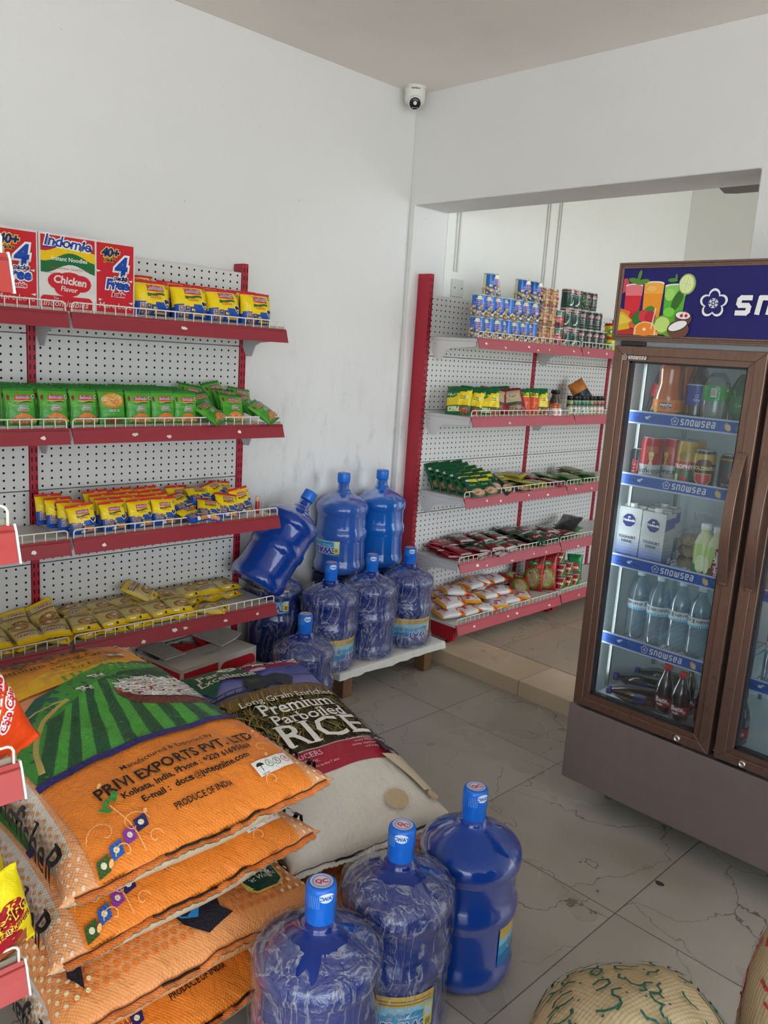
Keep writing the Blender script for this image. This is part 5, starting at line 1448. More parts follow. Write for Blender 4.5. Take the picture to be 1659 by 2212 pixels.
def bird_art(a, p):
    half = .22
    dots(a, lambda x, y: abs(x) < half+.05, -.27, .27, .02, .42, .021, .0062, hx('df7c34')); a.up()
    dots(a, lambda x, y: abs(x) > half, -.31, .31, -.40, .42, .022, .0050, hx('ecd9a8')); a.up()
    # kingfisher in flight, printed upside down as seen from the front
    bx, by = .02, .338
    def B(pts): return [(bx+u, by-v*.8) for u, v in pts]
    a.poly(B([(-.055, .005), (-.02, .03), (.03, .032), (.055, .012), (.03, -.018), (-.02, -.02)]), hx('c8643c')); a.up()
    a.poly(B([(-.06, .0), (-.02, .022), (.035, .022), (.03, .002), (-.02, -.004)]), hx('2a7ab4'))
    a.poly(B([(.02, .0), (.0, -.06), (-.035, -.105), (-.105, -.085), (-.085, -.06), (-.09, -.035), (-.05, -.005)]), hx('1d1c26')); a.up()
    a.poly(B([(.015, .0), (.0, -.04), (-.03, -.06), (-.05, -.03), (-.02, -.002)]), hx('2f86c0'))
    a.poly(B([(-.03, .028), (-.065, .055), (-.135, .070), (-.115, .045), (-.06, .018)]), hx('4a3f3c'))
    a.disc(bx+.058, by-.012, .019, .015, hx('2a6aa0'), 10); a.up(); a.poly(B([(.070, .018), (.120, .020), (.118, .024), (.070, .006)]), hx('1c1a1c')); a.disc(bx+.05, by-.006, .008, .007, hx('e8b05a'), 8); a.up(); a.disc(bx+.06, by-.014, .003, .003, BLACK, 6)
    # weight badge
    cx, cy = -.195, .350
    hexa = [(-.05, -.02), (-.03, -.028), (.03, -.028), (.05, -.018), (.05, .018), (.03, .028), (-.03, .028), (-.05, .02)]
    for m, c in ((1.12, hx('d8c060')), (1.0, hx('123c2e'))):
        a.poly([(cx+u*m*.9, cy+v*m*1.25) for u, v in hexa], c); a.up()
    a.text('Net Weight', cx, cy+.010, .0165, hx('e6e0d0'), align='c', flip=True); a.text('50 kg', cx, cy-.004, .027, hx('f0ece0'), align='c', flip=True, bold=.02)
    a.text('KA', -.275, .315, .085, hx('1a120c'), bold=.01, serif=1, align='c', flip=True, rot=-.3)
    for sg in (-1, 1):
        a.text('KingfisheR', sg*(p.side+.06), -.05*sg, .080, hx('15100e'), rot=-pi/2*(1 if sg < 0 else -1), bold=.012, serif=1, align='c')
    a.poly([(.235, .29), (.26, .36), (.245, .40), (.225, .34)], hx('26222a')); a.poly([(.245, .30), (.275, .33), (.25, .27)], hx('3a5a8a'))
def bird_sack():
    o = thing('rice_sack', '', 'sack')
    p = Pillow(LB, .66, TB*1.02, 2.9, 3.2, .6, .0, .005, 15, 14, bottom=.95, pinch=.15, bend=sack_bend(5, .010), keep=True)
    mb = MB()
    p.blunt = 7
    p.skin(mb, 56, 40, lambda w, u: hx('e89a5c') if abs(w) < p.side else (hx('ddd6c8') if abs(w) < p.side+.10 and abs(u) < .36 else hx('e9a66c')))
    a = Art(); bird_art(a, p); a.apply(mb, p.art, .03, h0=.001, dh=.0002)
    mb.build('sack_body', M_SACK, o)
    mb = MB(); seam(mb, p, LB/2, 1, 6, hx('e88a4c')); mb.build('sewn_seam', M_SACK, o)
    return o
KS, BS = Kind(kingfisher_sack), Kind(bird_sack)
SX, SY = -1.685, .835
KS.put((SX-.012, SY-.008, .572), (radians(3.2), 0, radians(92.5)), 'orange rice sack on top of the pile, green fields and rice bowl printed on it')
KS.put((SX-.035, SY-.020, .416), (radians(1.2), 0, radians(92.5)), 'orange rice sack second from the top, only its printed front edge showing')
BS.put((SX-.010, SY+.0, .258), (0, 0, radians(-90)), 'orange dotted rice sack third from the top, turned round with a bird printed on it')
KS.put((SX-.03, SY+.01, .092), (0, 0, radians(91)), 'orange rice sack at the bottom of the pile, email line on its front')
BS.put((SX+.02, SY+.635, .087), (0, 0, radians(-92)), 'orange dotted rice sack on the floor under the white rice sack')
def par_art(a, p):
    half = p.side*.97
    R_ = hx('a8223a')
    a.rect(-half, -.225, half, -.130, R_); a.rect(-half, .36, half, .41, R_); a.up()
    a.rect(-half, -.126, half, .16, hx('3b3018'))
    for k in range(6):
        t = k/5; c = tuple((1-t)*u+t*v for u, v in zip(hx('8f8cc8'), hx('4f5aa8')))
        a.rect(-half, .15+.035*k, half, .187+.035*k, c)
    a.up()
    rr = random.Random(12)
    for k in range(560):
        x = (rr.random()*2-1)*half*.97; y = -.12+.25*rr.random(); l = .03+.05*rr.random(); an = pi/2+(rr.random()-.5)*1.7
        dk = rr.random()
        a.line([(x, y), (min(max(x+l*cos(an)*.6, -half), half), min(y+l*abs(sin(an))*.7, .165)), (min(max(x+l*cos(an)*1.1, -half), half), min(y+l*abs(sin(an)), .168))], .0028 if k % 3 else .0045, rr.choice((hx('6a5a24'), hx('8a7434'), hx('4a4a1c'), hx('241c10'), hx('a08840'), hx('5a6428'))))
        if k % 60 == 0: a.up()
    a.up()
    a.poly([(-half, .165), (-.10, .185), (0, .19), (.12, .198), (half, .19), (half, .12), (0, .13), (-half, .11)], hx('6b5426')); a.up()
    for k in range(60): a.line([(-half+k*half/30, .12+.02*rr.random()), (-half+k*half/30+.012, .15+.035*rr.random())], .003, rr.choice((hx('8a7030'), hx('4a3a18'), hx('a88a44'))))
    a.up()
    # harvester
    D = hx('232622'); D2 = hx('3c4a34')
    a.poly([(-.06, .205), (.10, .215), (.115, .24), (.105, .275), (.07, .282), (.03, .272), (-.05, .268), (-.065, .24)], D); a.poly([(-.05, .265), (.02, .27), (.015, .29), (-.045, .284)], D); a.up()
    a.poly([(-.045, .235), (-.005, .238), (-.008, .262), (-.042, .260)], D2); a.poly([(.03, .235), (.085, .238), (.08, .262), (.035, .26)], hx('2f3a2c')); a.disc(-.03, .208, .020, .020, D, 12); a.disc(.07, .212, .026, .022, D, 12)
    a.poly([(-half*.9, .182), (.0, .200), (.02, .210), (-half*.88, .196)], D); a.line([(.10, .262), (.19, .252)], .006, D); a.line([(-half*.9, .20), (-.10, .222), (.02, .225)], .004, D)
    for k in range(8): a.line([(-half*.85+.03*k, .188+.002*k), (-half*.82+.03*k, .206+.002*k)], .003, D)
    a.disc(.03, .325, .030, .012, hx('d8b4c8'), 12); a.disc(.045, .330, .018, .009, hx('e8c4d0'), 10)
    # badge
    a.poly([(-.20, .395), (-.035, .395), (-.005, .255), (-.095, .22), (-.185, .265)][0:0] + [(-.205, .41), (-.02, .41), (.0, .275), (-.10, .31), (-.165, .215), (-.20, .30)], hx('17553a')); a.up()
    a.text('Par', -.130, .335, .056, hx('ecdcc8'), align='c', bold=.015, serif=1); a.text('Excellence', -.085, .292, .054, hx('ecdcc8'), align='c', bold=.012, serif=1, sx=.82)
    a.disc(-.055, .375, .032, .020, WHITE, 16); a.up()
    for x, y, t in ((-.063, .380, .5), (-.045, .377, 2.4), (-.058, .366, .2)): a.disc(x, y, .010, .004, hx('17553a'), 8, rot=t)
    a.text('100 LB (45.36 kg)', .10, .373, .026, hx('e4c8c8'), align='c', bold=.03)
    a.text('HEALTHY:', .13, .315, .015, hx('1e2240'), bold=.03)
    for i, t in enumerate(('Naturally Low', 'in Fat, Sodium', 'and Cholesterol')): a.text(t, .13, .295-.017*i, .013, hx('2a2e58'))
    Wt = hx('efebe4')
    a.text('Long Grain Enriched', .035, .118, .039, Wt, align='c', serif=1); a.text('Premium', .035, .052, .080, Wt, align='c', serif=1, bold=.012, sx=.86); a.text('Parboiled', .045, -.008, .074, Wt, align='c', serif=1, bold=.012, sx=.88)
    a.text('RICE', .045, -.116, .150, Wt, align='c', serif=1, bold=.008, sx=.92)
    for i, t in enumerate(('Cooks perfectly', 'every time...', 'always separate', 'and fluffy')): a.text(t, .165, -.142-.015*i, .013, hx('e8c8c8'), align='r')
    a.poly([(.175, -.135), (.245, -.135), (.245, -.205), (.175, -.205)], hx('2a2434')); a.up(); a.disc(.20, -.155, .026, .008, hx('e0dcd0'), 12, rot=-.3); a.disc(.22, -.18, .026, .008, hx('dcd8cc'), 12, rot=-.3)
    a.text('PRODUCERS', -.085, -.168, .026, hx('e6c4c8'), align='c', serif=1); a.text('rice mill, inc.', -.085, -.188, .020, hx('e6c4c8'), align='c', shear=.2); a.text("From America's Farms to the Table", -.07, -.206, .0125, hx('e6c4c8'), align='c')
    # old tape and glue stains on the plain end
    a.poly([(.15, -.22), (.26, -.22), (.285, -.36), (.20, -.37)], hx('d3c4a8')); a.disc(.10, -.375, .035, .028, hx('bfa988'), 14); a.disc(.225, -.385, .020, .016, hx('c4b090'), 12)
def par_sack():
    o = thing('rice_sack', '', 'sack')
    p = Pillow(.89, .515, .175, 2.9, 3.2, .55, .0, .0045, 25, 13, bottom=.95, pinch=.08, bend=sack_bend(9, .008), keep=True)
    mb = MB(); p.blunt = 6; p.skin(mb, 56, 40, hx('dcd5ca'))
    a = Art(); par_art(a, p); a.apply(mb, p.art, .03, h0=.001, dh=.0002)
    mb.build('sack_body', M_RICE, o)
    mb = MB(); seam(mb, p, -.445, -1, 13, hx('dcdad6'), .25); mb.build('sewn_seam', M_RICE, o)
    mb = MB(); seam(mb, p, .445, 1, 14, hx('d8d2c8'), .25); mb.build('sewn_seam', M_RICE, o)
    return o
o = par_sack(); o.location = (-1.745, 1.452, .335); o.rotation_euler = (radians(9), radians(0), radians(81)); o['label'] = 'white and dark rice sack with a harvester picture leaning beside the orange pile'
KS.put((-2.03, 1.50, .222), (radians(5), 0, radians(83)), 'orange rice sack buried under the back of the white rice sack')

# jute sacks at the lower corner
def jute(seed, colr, scrib, rad, hgt):
    mb = MB(); P = []; n = 56
    zs = [0, .02, .05] + [hgt*.12+(hgt*.62)*i/12 for i in range(13)] + [hgt*.82, hgt*.89, hgt*.945, hgt*.98, hgt]
    rs = []
    for z in zs:
        k = z/hgt
        rs.append(rad*(1-.10*(1-min(k/.12, 1))) if k < .5 else rad*max(.0, 1-((k-.5)/.5)**2.8)**.5)
    def S(t, z):
        k = z/hgt
        b = rad*(1-.10*(1-min(k/.12, 1))) if k < .5 else rad*max(.0, 1-((k-.5)/.5)**2.8)**.5
        q = 1+.05*noise.noise(V((cos(t)*1.4*b/rad+seed, sin(t)*1.4*b/rad, z*4))) + .012*noise.noise(V((cos(t)*6*b/rad, sin(t)*6*b/rad+seed, z*20)))
        return V((b*q*sin(t), -b*q*cos(t), z + .012*noise.noise(V((cos(t)*2*b/rad, sin(t)*2*b/rad+seed, 5)))*min(1, k*3)))
    for z in zs: P.append([S(2*pi*k/n, z) for k in range(n)])
    mb.grid(P, hx('b5a280'), cv=True); 
    a = Art(); rr = random.Random(seed); scrib(a, rr)
    def T(u, v, h):
        t = u/rad; z = max(.0, min(v, hgt*.999))
        q = S(t, z); e = .01
        nrm = (S(t+e, z)-S(t-e, z)).cross(S(t, min(z+e, hgt))-S(t, z-e))
        return q + (nrm.normalized() if nrm.length > 1e-9 else V((0, 0, 1)))*h
    a.apply(mb, T, .025, h0=.0012)
    a = Art(); rr = random.Random(seed+1); c = hx('b8404a') if seed == 8 else hx('35604e')
    for row in range(9):
        for k in range(12):
            x, y = -.165+.030*k+rr.random()*.008, -.15+.034*row
            if hypot(x, y) < rad*.93 and rr.random() < .85: stroke(a, rr, x, y, .028, c)
    def D(x, y, h):
        r = min(hypot(x, y), rad*.985); t = atan2(x, -y); k = (1-(r/rad)**2)**(1/2.8)
        return S(t, hgt*(.5+.5*k)) + V((x*.01, y*.01, .0035))
    a.apply(mb, D, .02)
    return mb
def stroke(a, rr, x, y, s, c):
    n = rr.choice((3, 4, 5)); an = rr.random()*2*pi; pts = [(x, y)]
    for k in range(n):
        an += rr.choice((.5, .9, -.7, 1.3)); pts.append((pts[-1][0]+s*.42*cos(an), pts[-1][1]+s*.34*sin(an)))
    a.line(pts, s*.13, c)
    if rr.random() < .6: a.disc(x+s*.3, y-s*.3, s*.08, s*.08, c, 6)
def sc_green(a, rr):
    c = hx('2f5a4c')
    for row in range(8):
        s = .030+.004*(row % 3)
        for k in range(14):
            if rr.random() < .82: stroke(a, rr, -.24+.036*k+rr.random()*.01, .555-.045*row+.003*k, s, c)
    a.poly([(.0, .60), (.10, .615), (.10, .60), (.02, .59)], c); a.poly([(-.02, .58), (.06, .59), (.06, .578), (-.01, .568)], c)
def sc_red(a, rr):
    c = hx('b8404a')
    for row in range(6):
        for k in range(9):
            if rr.random() < .75: stroke(a, rr, -.20+.045*k, .66-.055*row, .040, c)
    a.text('Rice', -.10, .50, .09, c, rot=-1.2, bold=.01)
mb = jute(3, 0, sc_green, .185, .625)
tag(mb.build('jute_sack', M_JUTE, None, (-.425, 1.05, 0), (0, 0, facing(-.425, 1.05)+.12)), 'jute sack with green handwriting at the lower corner of the picture', 'sack')
mb = jute(8, 0, sc_red, .175, .80)
tag(mb.build('jute_sack', M_JUTE, None, (-.205, 1.335, 0), (0, 0, facing(-.205, 1.335)-.35)), 'jute sack with red writing, only its side edge showing', 'sack')
# packets on the near shelving
def chips(kind):
    def make():
        mb = MB(); p = Pillow(.20, .145, .06, 2.2, 2.3, .6, .008, .006, 91)
        if kind == 'o':
            p.skin(mb, 22, 14, lambda w, u: hx('e8480e') if u < .03 else (hx('f2850f') if u > .05 else hx('ee6a10')), zig=.0015)
            a = Art(); food(a, 0, .05, .06, .035, 5, [hx('f8a020'), hx('f4c048'), hx('e8700c')], 40); a.up(); a.disc(-.01, .01, .045, .03, hx('3a2420'), 14); a.up(); a.disc(0, .0, .03, .016, hx('8a4424'), 12)
            cap_text(a, 'Minimie', .036, -.005, .075, hx('d42030'), hx('f4f0ec'), .16, .04, rot=.75); cap_text(a, 'Chin Chin', .046, -.028, .070, hx('d42030'), hx('f4f0ec'), .16, .04, rot=.75)
        else:
            p.skin(mb, 22, 14, lambda w, u: hx('f0dc14') if u > -.055 or abs(w) > .05 else hx('a8603a'), zig=.0018)
            a = Art()
            for x, y, rx, ry in ((-.02, .01, .034, .030), (.022, .012, .034, .030), (0, -.008, .036, .026)): a.disc(x, y, rx, ry, hx('a81828'), 16)
            a.up(); cap_text(a, 'Paradise', 0, -.004, .125, hx('7a0f1c'), hx('f6e64a'), .08, .03, rot=.12); cap_text(a, 'PLANTAIN CHIPS', .002, -.026, .120, hx('7a0f1c'), hx('f4e44c'), .06, .04, rot=.10)
            a.disc(0, -.045, .034, .016, hx('a81828'), 14); food(a, 0, -.075, .04, .02, 3, [hx('c87a3a'), hx('8a4a24'), hx('d89a5a')], 24)
        a.apply(mb, p.art, .02); return tag(mb.build('snack_packet', M_FILM), '', 'packet')
    return Kind(make)
CO, CY = chips('o'), chips('y')
CO.put((-1.225, .383, NZ[2]+.074), face_dir((.95, .1, .25), roll=.36), 'orange snack packet on the near shelf, cut by the picture edge')
for x, y, dz, n, roll, t in ((-1.188, .400, .074, (.9, .25, .12), .14, 'at the front of the near shelf'), (-1.240, .388, .088, (.9, .3, .22), -.04, 'second from the front of the near shelf'), (-1.292, .376, .092, (.9, .25, .2), .10, 'behind two others on the near shelf')):
    CY.put((x, y, NZ[3]+dz), face_dir(n, roll=roll), 'yellow plantain chips packet ' + t, 'yellow chips packets').scale = (.78, .70, .78)
# ------------------------------------------------------------------ drinks fridge
FX, FY = -1.358, 2.35
fr = thing('drinks_fridge', 'tall bronze two door glass drinks fridge with a dark blue fruit sign', 'fridge', (FX, FY, 0))
FW = .99; LIN = hx('e2ecee'); BRZ = hx('6a5a56')
def bx(name, a, b, col, m, bevel=.002, parent=fr):
    q = MB(); q.box(a, b, col); return q.build(name, m, parent, bevel=bevel)
c1 = hx('6f6360')
bx('side_panel', (0, .045, .105), (.022, .60, 1.835), c1, M_PAINT); bx('side_panel', (FW-.022, .045, .105), (FW, .60, 1.835), c1, M_PAINT)
bx('back_panel', (.022, .56, .105), (FW-.022, .60, 1.835), LIN, M_WHITE); bx('top_panel', (.022, .045, 1.57), (FW-.022, .56, 1.60), LIN, M_WHITE)
bx('interior_floor', (.022, .045, .385), (FW-.022, .56, .405), LIN, M_WHITE); bx('top_cover', (0.022, .06, 1.80), (FW-.022, .56, 1.835), c1, M_PAINT)
bx('inner_wall', (.022, .05, .405), (.034, .56, 1.57), hx('e6eff1'), M_WHITE); bx('inner_wall', (FW-.034, .05, .405), (FW-.022, .56, 1.57), hx('e6eff1'), M_WHITE)
bx('mullion', (.468, .046, .39), (.502, .075, 1.60), hx('8a8078'), M_PAINT); bx('header_gap_cover', (.0, .012, 1.586), (FW, .06, 1.606), hx('8f9294'), M_WHITE)
bx('kick_panel', (-.004, .0, .107), (FW+.004, .05, .378), hx('6d605e'), M_PAINT, .003); bx('lower_housing', (.01, .05, .107), (FW-.01, .58, .38), hx('3a3534'), M_PAINT)
M_GLOW = N('added fridge glow'); _e = M_GLOW.n('ShaderNodeEmission'); _e.inputs[0].default_value = (.86, .95, 1, 1); _e.inputs[1].default_value = 3.5; M_GLOW = M_GLOW.done(_e.outputs[0])  # glow added to brighten the fridge contents, not known to be lit
bx('added_glow_strip', (.034, .055, .46), (.046, .070, 1.53), WHITE, M_GLOW, 0); bx('added_glow_strip', (FW-.046, .055, .46), (FW-.034, .070, 1.53), WHITE, M_GLOW, 0)
# header sign
sg = bx('header_sign', (-.004, .004, 1.602), (FW+.004, .06, 1.836), hx('8f7a6c'), M_BRONZE, .001)
q = MB()
for k, (i0, o0, d) in enumerate(((.0, .006, -.004), (.006, .012, -.001), (.012, .018, -.004))):
    x0, x1, z0, z1 = -.004+i0, FW+.004-i0, 1.602+i0, 1.836-i0
    w = o0-i0
    q.box((x0, d, z0), (x1, .006, z0+w), hx('8f7a6c')); q.box((x0, d, z1-w), (x1, .006, z1), hx('8f7a6c')); q.box((x0, d, z0+w), (x0+w, .006, z1-w), hx('8f7a6c')); q.box((x1-w, d, z0+w), (x1, .006, z1-w), hx('8f7a6c'))
q.build('sign_frame', M_BRONZE, sg, bevel=.0008)
def flower(a, x, y, r, col, bgc):
    for k in range(5):
        t = pi/2 + 2*pi*k/5
        a.disc(x+r*.60*cos(t), y+r*.60*sin(t), r*.44, r*.42, col, 18, rot=t)
    a.up()
    for k in range(5):
        t = pi/2 + 2*pi*k/5
        a.disc(x+r*.47*cos(t), y+r*.47*sin(t), r*.40, r*.34, bgc, 18, rot=t)
    a.disc(x, y, r*.40, r*.40, bgc, 14); a.up()
    for k in range(6):
        t = pi/2 + 2*pi*k/6; c, s_ = cos(t), sin(t)
        def P(u, v): return (x+u*c-v*s_, y+u*s_+v*c)
        a.line([P(r*.16, 0), P(r*.34, 0)], r*.05, col); a.line([P(r*.18, .09*r), P(r*.18, 0), P(r*.18, -.09*r)], r*.045, col); a.line([P(r*.32, .11*r), P(r*.24, 0), P(r*.32, -.11*r)], r*.055, col)
    a.line([(x-r*.09, y), (x+r*.09, y)], r*.05, col); a.line([(x, y-r*.09), (x, y+r*.09)], r*.05, col); a.up()
def blocky(a, t, x, y, h, col, w=.62, th=.20, gap=.16):
    """squared-off sign lettering drawn with strokes"""
    W_ = h*w; k = h*th
    S_ = {'s': [[(1,1),(.15,1),(0,.88),(0,.62),(.15,.5),(.85,.5),(1,.38),(1,.12),(.85,0),(0,0)]], 'n': [[(0,0),(0,1),(.85,1),(1,.86),(1,0)]], 'o': [[(.15,0),(.85,0),(1,.14),(1,.86),(.85,1),(.15,1),(0,.86),(0,.14),(.15,0)]],
          'w': [[(0,1),(0,.14),(.15,0),(.5,0),(.85,0),(1,.14),(1,1)], [(.5,0),(.5,.95)]], 'e': [[(0,.5),(1,.5),(1,.86),(.85,1),(.15,1),(0,.86),(0,.14),(.15,0),(1,0)]], 'a': [[(.05,1),(.85,1),(1,.86),(1,0),(.15,0),(0,.14),(0,.40),(.12,.52),(1,.52)]]}
    for ch in t:
        ww = W_*(1.35 if ch == 'w' else 1)
        for st in S_[ch]: a.line([(x+k/2+(ww-k)*u+.10*h*(v-.5), y+k/2+(h-k)*v) for u, v in st], k, col)
        x += ww + h*gap
    return x
NAVY = hx('1f1c66'); WS = hx('ecece8')
q = MB(); q.poly([(.014, .0005, 1.620), (FW-.014, .0005, 1.620), (FW-.014, .0005, 1.818), (.014, .0005, 1.818)], NAVY)
a = Art()
def glass_(x0, x1, y0, y1, c, ct):
    a.poly([(x0+.004, y0), (x1-.006, y0), (x1, y1), (x0, y1)], c); a.up(); a.poly([(x0+.002, y1-.03), (x1-.001, y1-.03), (x1, y1), (x0, y1)], ct); a.up()
    a.disc((x0+x1)/2, y1, (x1-x0)/2, .006, hx('f0ece4'), 14); a.up(); a.disc((x0+x1)/2, y1-.002, (x1-x0)/2*.86, .004, ct, 14); a.up()
a.poly([(.015, 1.745), (.028, 1.752), (.034, 1.775), (.026, 1.79), (.015, 1.788)], hx('d8505a'))
glass_(.024, .082, 1.668, 1.768, hx('d8303c'), hx('e87a80')); glass_(.086, .150, 1.655, 1.774, hx('f0982c'), hx('f3ae48')); glass_(.154, .222, 1.655, 1.766, hx('5cb43a'), hx('8ccf62'))
for x, y, rx, ry, t in ((.052, 1.782, .022, .008, -.2), (.078, 1.778, .024, .008, .15), (.068, 1.798, .006, .016, -.2)): a.disc(x, y, rx, ry, hx('5a8a34'), 12, rot=t); 
a.up(); a.disc(.112, 1.758, .016, .009, hx('f6c06a'), 10); a.disc(.172, 1.74, .015, .018, hx('a8dc6a'), 12); a.disc(.198, 1.725, .014, .034, hx('3a6a2a'), 12, rot=-.4); a.disc(.176, 1.69, .018, .014, hx('7fd048'), 12); a.disc(.176, 1.782, .016, .006, hx('4f8a3a'), 10); a.disc(.186, 1.790, .004, .010, hx('4f8a3a'), 8)
a.up(); a.disc(.222, 1.770, .026, .030, hx('9cb45a'), 20); a.up(); a.disc(.220, 1.770, .022, .026, hx('dce8a8'), 18); a.up(); a.line([(.205, 1.775), (.236, 1.766)], .0012, hx('b4c87a')); a.line([(.216, 1.752), (.224, 1.790)], .0012, hx('b4c87a'))
a.up(); a.poly([(.015, 1.70), (.05, 1.690), (.048, 1.676), (.015, 1.668)], hx('e07a3c')); a.poly([(.015, 1.69), (.028, 1.688), (.064, 1.662), (.052, 1.636), (.015, 1.632)], hx('dcb62c')); a.up(); a.poly([(.015, 1.682), (.026, 1.682), (.056, 1.660), (.015, 1.650)], hx('e8cc50'))
a.poly([(.015, 1.632), (.06, 1.64), (.10, 1.632), (.10, 1.621), (.015, 1.621)], hx('b8342c')); a.disc(.068, 1.652, .02, .012, hx('d8603a'), 12); a.up()
a.disc(.076, 1.672, .022, .016, hx('2f7a30'), 14, rot=1.2); a.disc(.112, 1.694, .018, .012, hx('3f8a3a'), 12, rot=.5); a.up(); a.disc(.094, 1.678, .014, .018, hx('d83a4a'), 14); a.disc(.118, 1.674, .018, .020, hx('c22838'), 14); a.up()
a.disc(.16, 1.652, .030, .028, hx('7ab02c'), 18); a.disc(.19, 1.640, .034, .022, hx('6fa42a'), 18); a.disc(.145, 1.66, .012, .006, hx('5a7a3a'), 10); a.disc(.148, 1.645, .012, .016, hx('c83034'), 10); a.up(); a.disc(.16, 1.653, .024, .023, hx('c4e07a'), 18); a.up()
a.rect(.08, 1.621, .15, 1.632, hx('e8a04a')); a.disc(.106, 1.637, .036, .024, hx('f0d49a'), 22, 0, pi); a.rect(.07, 1.621, .142, 1.638, hx('f0d49a')); a.up(); a.disc(.106, 1.638, .031, .020, hx('f08a2c'), 20); a.rect(.076, 1.622, .136, 1.636, hx('f08a2c')); a.up(); a.disc(.104, 1.638, .006, .005, hx('f6dcb8'), 8)
a.up(); a.line([(.126, 1.640), (.134, 1.700)], .0035, hx('e8dcd0'))
for cx, cy, rx, ry, t, f in ((.224, 1.672, .026, .022, -.1, 1), (.212, 1.640, .034, .026, .35, 0)):
    a.disc(cx, cy, rx, ry, hx('6e4a3a'), 18); a.up(); a.disc(cx-.002, cy+ry*.38, rx*.94, ry*.58, hx('4a2c22'), 18, rot=t); a.up(); a.disc(cx-.002, cy+ry*.40, rx*.86, ry*.48, hx('eeece8'), 18, rot=t); a.up()
    if f:
        for dx in (-.006, .008): a.disc(cx+dx, cy+.008, .005, .005, hx('b81c2c'), 8); a.line([(cx+dx, cy+.012), (cx+.006, cy+.028)], .001, hx('6a3a2c'))
a.up(); flower(a, .309, 1.716, .040, WS, NAVY); blocky(a, 'snowsea', .374, 1.683, .055, WS, .80, .25, .24)
a.apply(q, lambda u, v, h: V((u, .0005-h, v)), 1e9, h0=.0003)
q.build('sign_panel', M_SCREEN, sg)
# doors
def door(x0, x1, side):
    z0, z1 = .391, 1.586; y0, y1 = .0, .044
    d = MB(); f = .052; col = hx('8a7068')
    for pts in ([(x0, z0), (x1, z0), (x1-f, z0+f*.86), (x0+f, z0+f*.86)], [(x1, z0), (x1, z1), (x1-f, z1-f*.86), (x1-f, z0+f*.86)], [(x1, z1), (x0, z1), (x0+f, z1-f*.86), (x1-f, z1-f*.86)], [(x0, z1), (x0, z0), (x0+f, z0+f*.86), (x0+f, z1-f*.86)]):
        d.prism(pts, y0, y1, col, ax='y')
        # raised outer lip
        (a_, b_, c_, e_) = pts
        L = lambda p, q_, t: (p[0]+(q_[0]-p[0])*t, p[1]+(q_[1]-p[1])*t)
        d.prism([L(a_, e_, .0), L(b_, c_, .0), L(b_, c_, .62), L(a_, e_, .62)], y0-.006, y0, col, ax='y')
    o = d.build('door', M_BRONZEW if True else M_BRONZE, fr, bevel=.0016)
    g = MB(); g.box((x0+f-.006, .016, z0+.038), (x1-f+.006, .021, z1-.038), WHITE); g.build('glass_pane', M_GLASS, o)
    k = MB(); xi0, xi1, zi0, zi1 = x0+f, x1-f, z0+f*.86, z1-f*.86
    for b in (((xi0-.001, .010, zi0), (xi0+.006, .030, zi1)), ((xi1-.006, .010, zi0), (xi1+.001, .030, zi1)), ((xi0, .010, zi0-.001), (xi1, .030, zi0+.006)), ((xi0, .010, zi1-.006), (xi1, .030, zi1+.001))): k.box(*b, hx('26282c'))
    k.build('gasket', M_PLAST, o)
    hxc = (x1-.030) if side == 'l' else (x0+.030)
    h = MB(); P = []
    n = 20
    for i in range(n+1):
        t = i/n; z = .915 + (1.305-.915)*t; b = -.010 - .034*sin(pi*t)**.8
        w = .0145
        P.append([(hxc-w, b, z), (hxc+w, b, z), (hxc+w, b+.005, z), (hxc-w, b+.005, z)])
    I = h.grid(P, hx('b09a8e'), cv=True, sm=False); h.face(I[0][:], hx('b09a8e')); h.face(I[-1][::-1], hx('b09a8e'))
    for z in (.925, 1.290): h.box((hxc-.010, -.014, z-.008), (hxc+.010, .002, z+.008), hx('b09a8e'))
    h.build('door_handle', M_BRONZE, o, bevel=.0012)
    lx = (x0+.372) if side == 'l' else (x0+.085)
    l = MB(); l.lathe([(.0105, 0), (.0105, .006), (.009, .008), (.006, .0085), (.0055, .007), (.001, .007)], 20, hx('d8d2cc')); l.build('door_lock', M_METAL, o, loc=(lx, -.004, z0+.014), rot=(radians(90), 0, 0))
    s_ = MB(); s_.box((lx-.075, .002, z0-.010), (lx+.01, .02, z0-.005), hx('161416')); s_.build('finger_slot', M_PLAST, o)
    if side == 'l':
        t = MB(); a = Art(); flower(a, x0+.040, 1.552, .0085, WS, hx('5a4a44')); blocky(a, 'snowsea', x0+.052, 1.5465, .0105, WS, .62, .2, .2); a.apply(t, lambda u, v, h: V((u, -.0065-h, v)), 1e9, h0=.0003); t.build('door_logo', M_PLAST, o)
    return o
door(.012, .482, 'l'); door(.500, .972, 'r')
bx('hinge', (.03, -.002, 1.587), (.11, .03, 1.600), hx('2a2628'), M_PAINT)
for x in (.10, FW-.10):
    c = MB(); c.lathe([(.022, -.009), (.024, -.006), (.024, .006), (.022, .009)], 20, hx('4a4644')); o = c.build('caster_wheel', M_PLAST, fr, loc=(x, .17, .0245), rot=(0, radians(90), 0))
    c = MB(); c.box((x-.014, .150, .044), (x+.014, .19, .107), hx('8a8884')); c.build('caster_bracket', M_METAL, fr)
    c = MB(); c.lathe([(.022, -.009), (.024, -.006), (.024, .006), (.022, .009)], 20, hx('4a4644')); c.build('caster_wheel', M_PLAST, fr, loc=(x, .50, .0245), rot=(0, radians(90), 0))
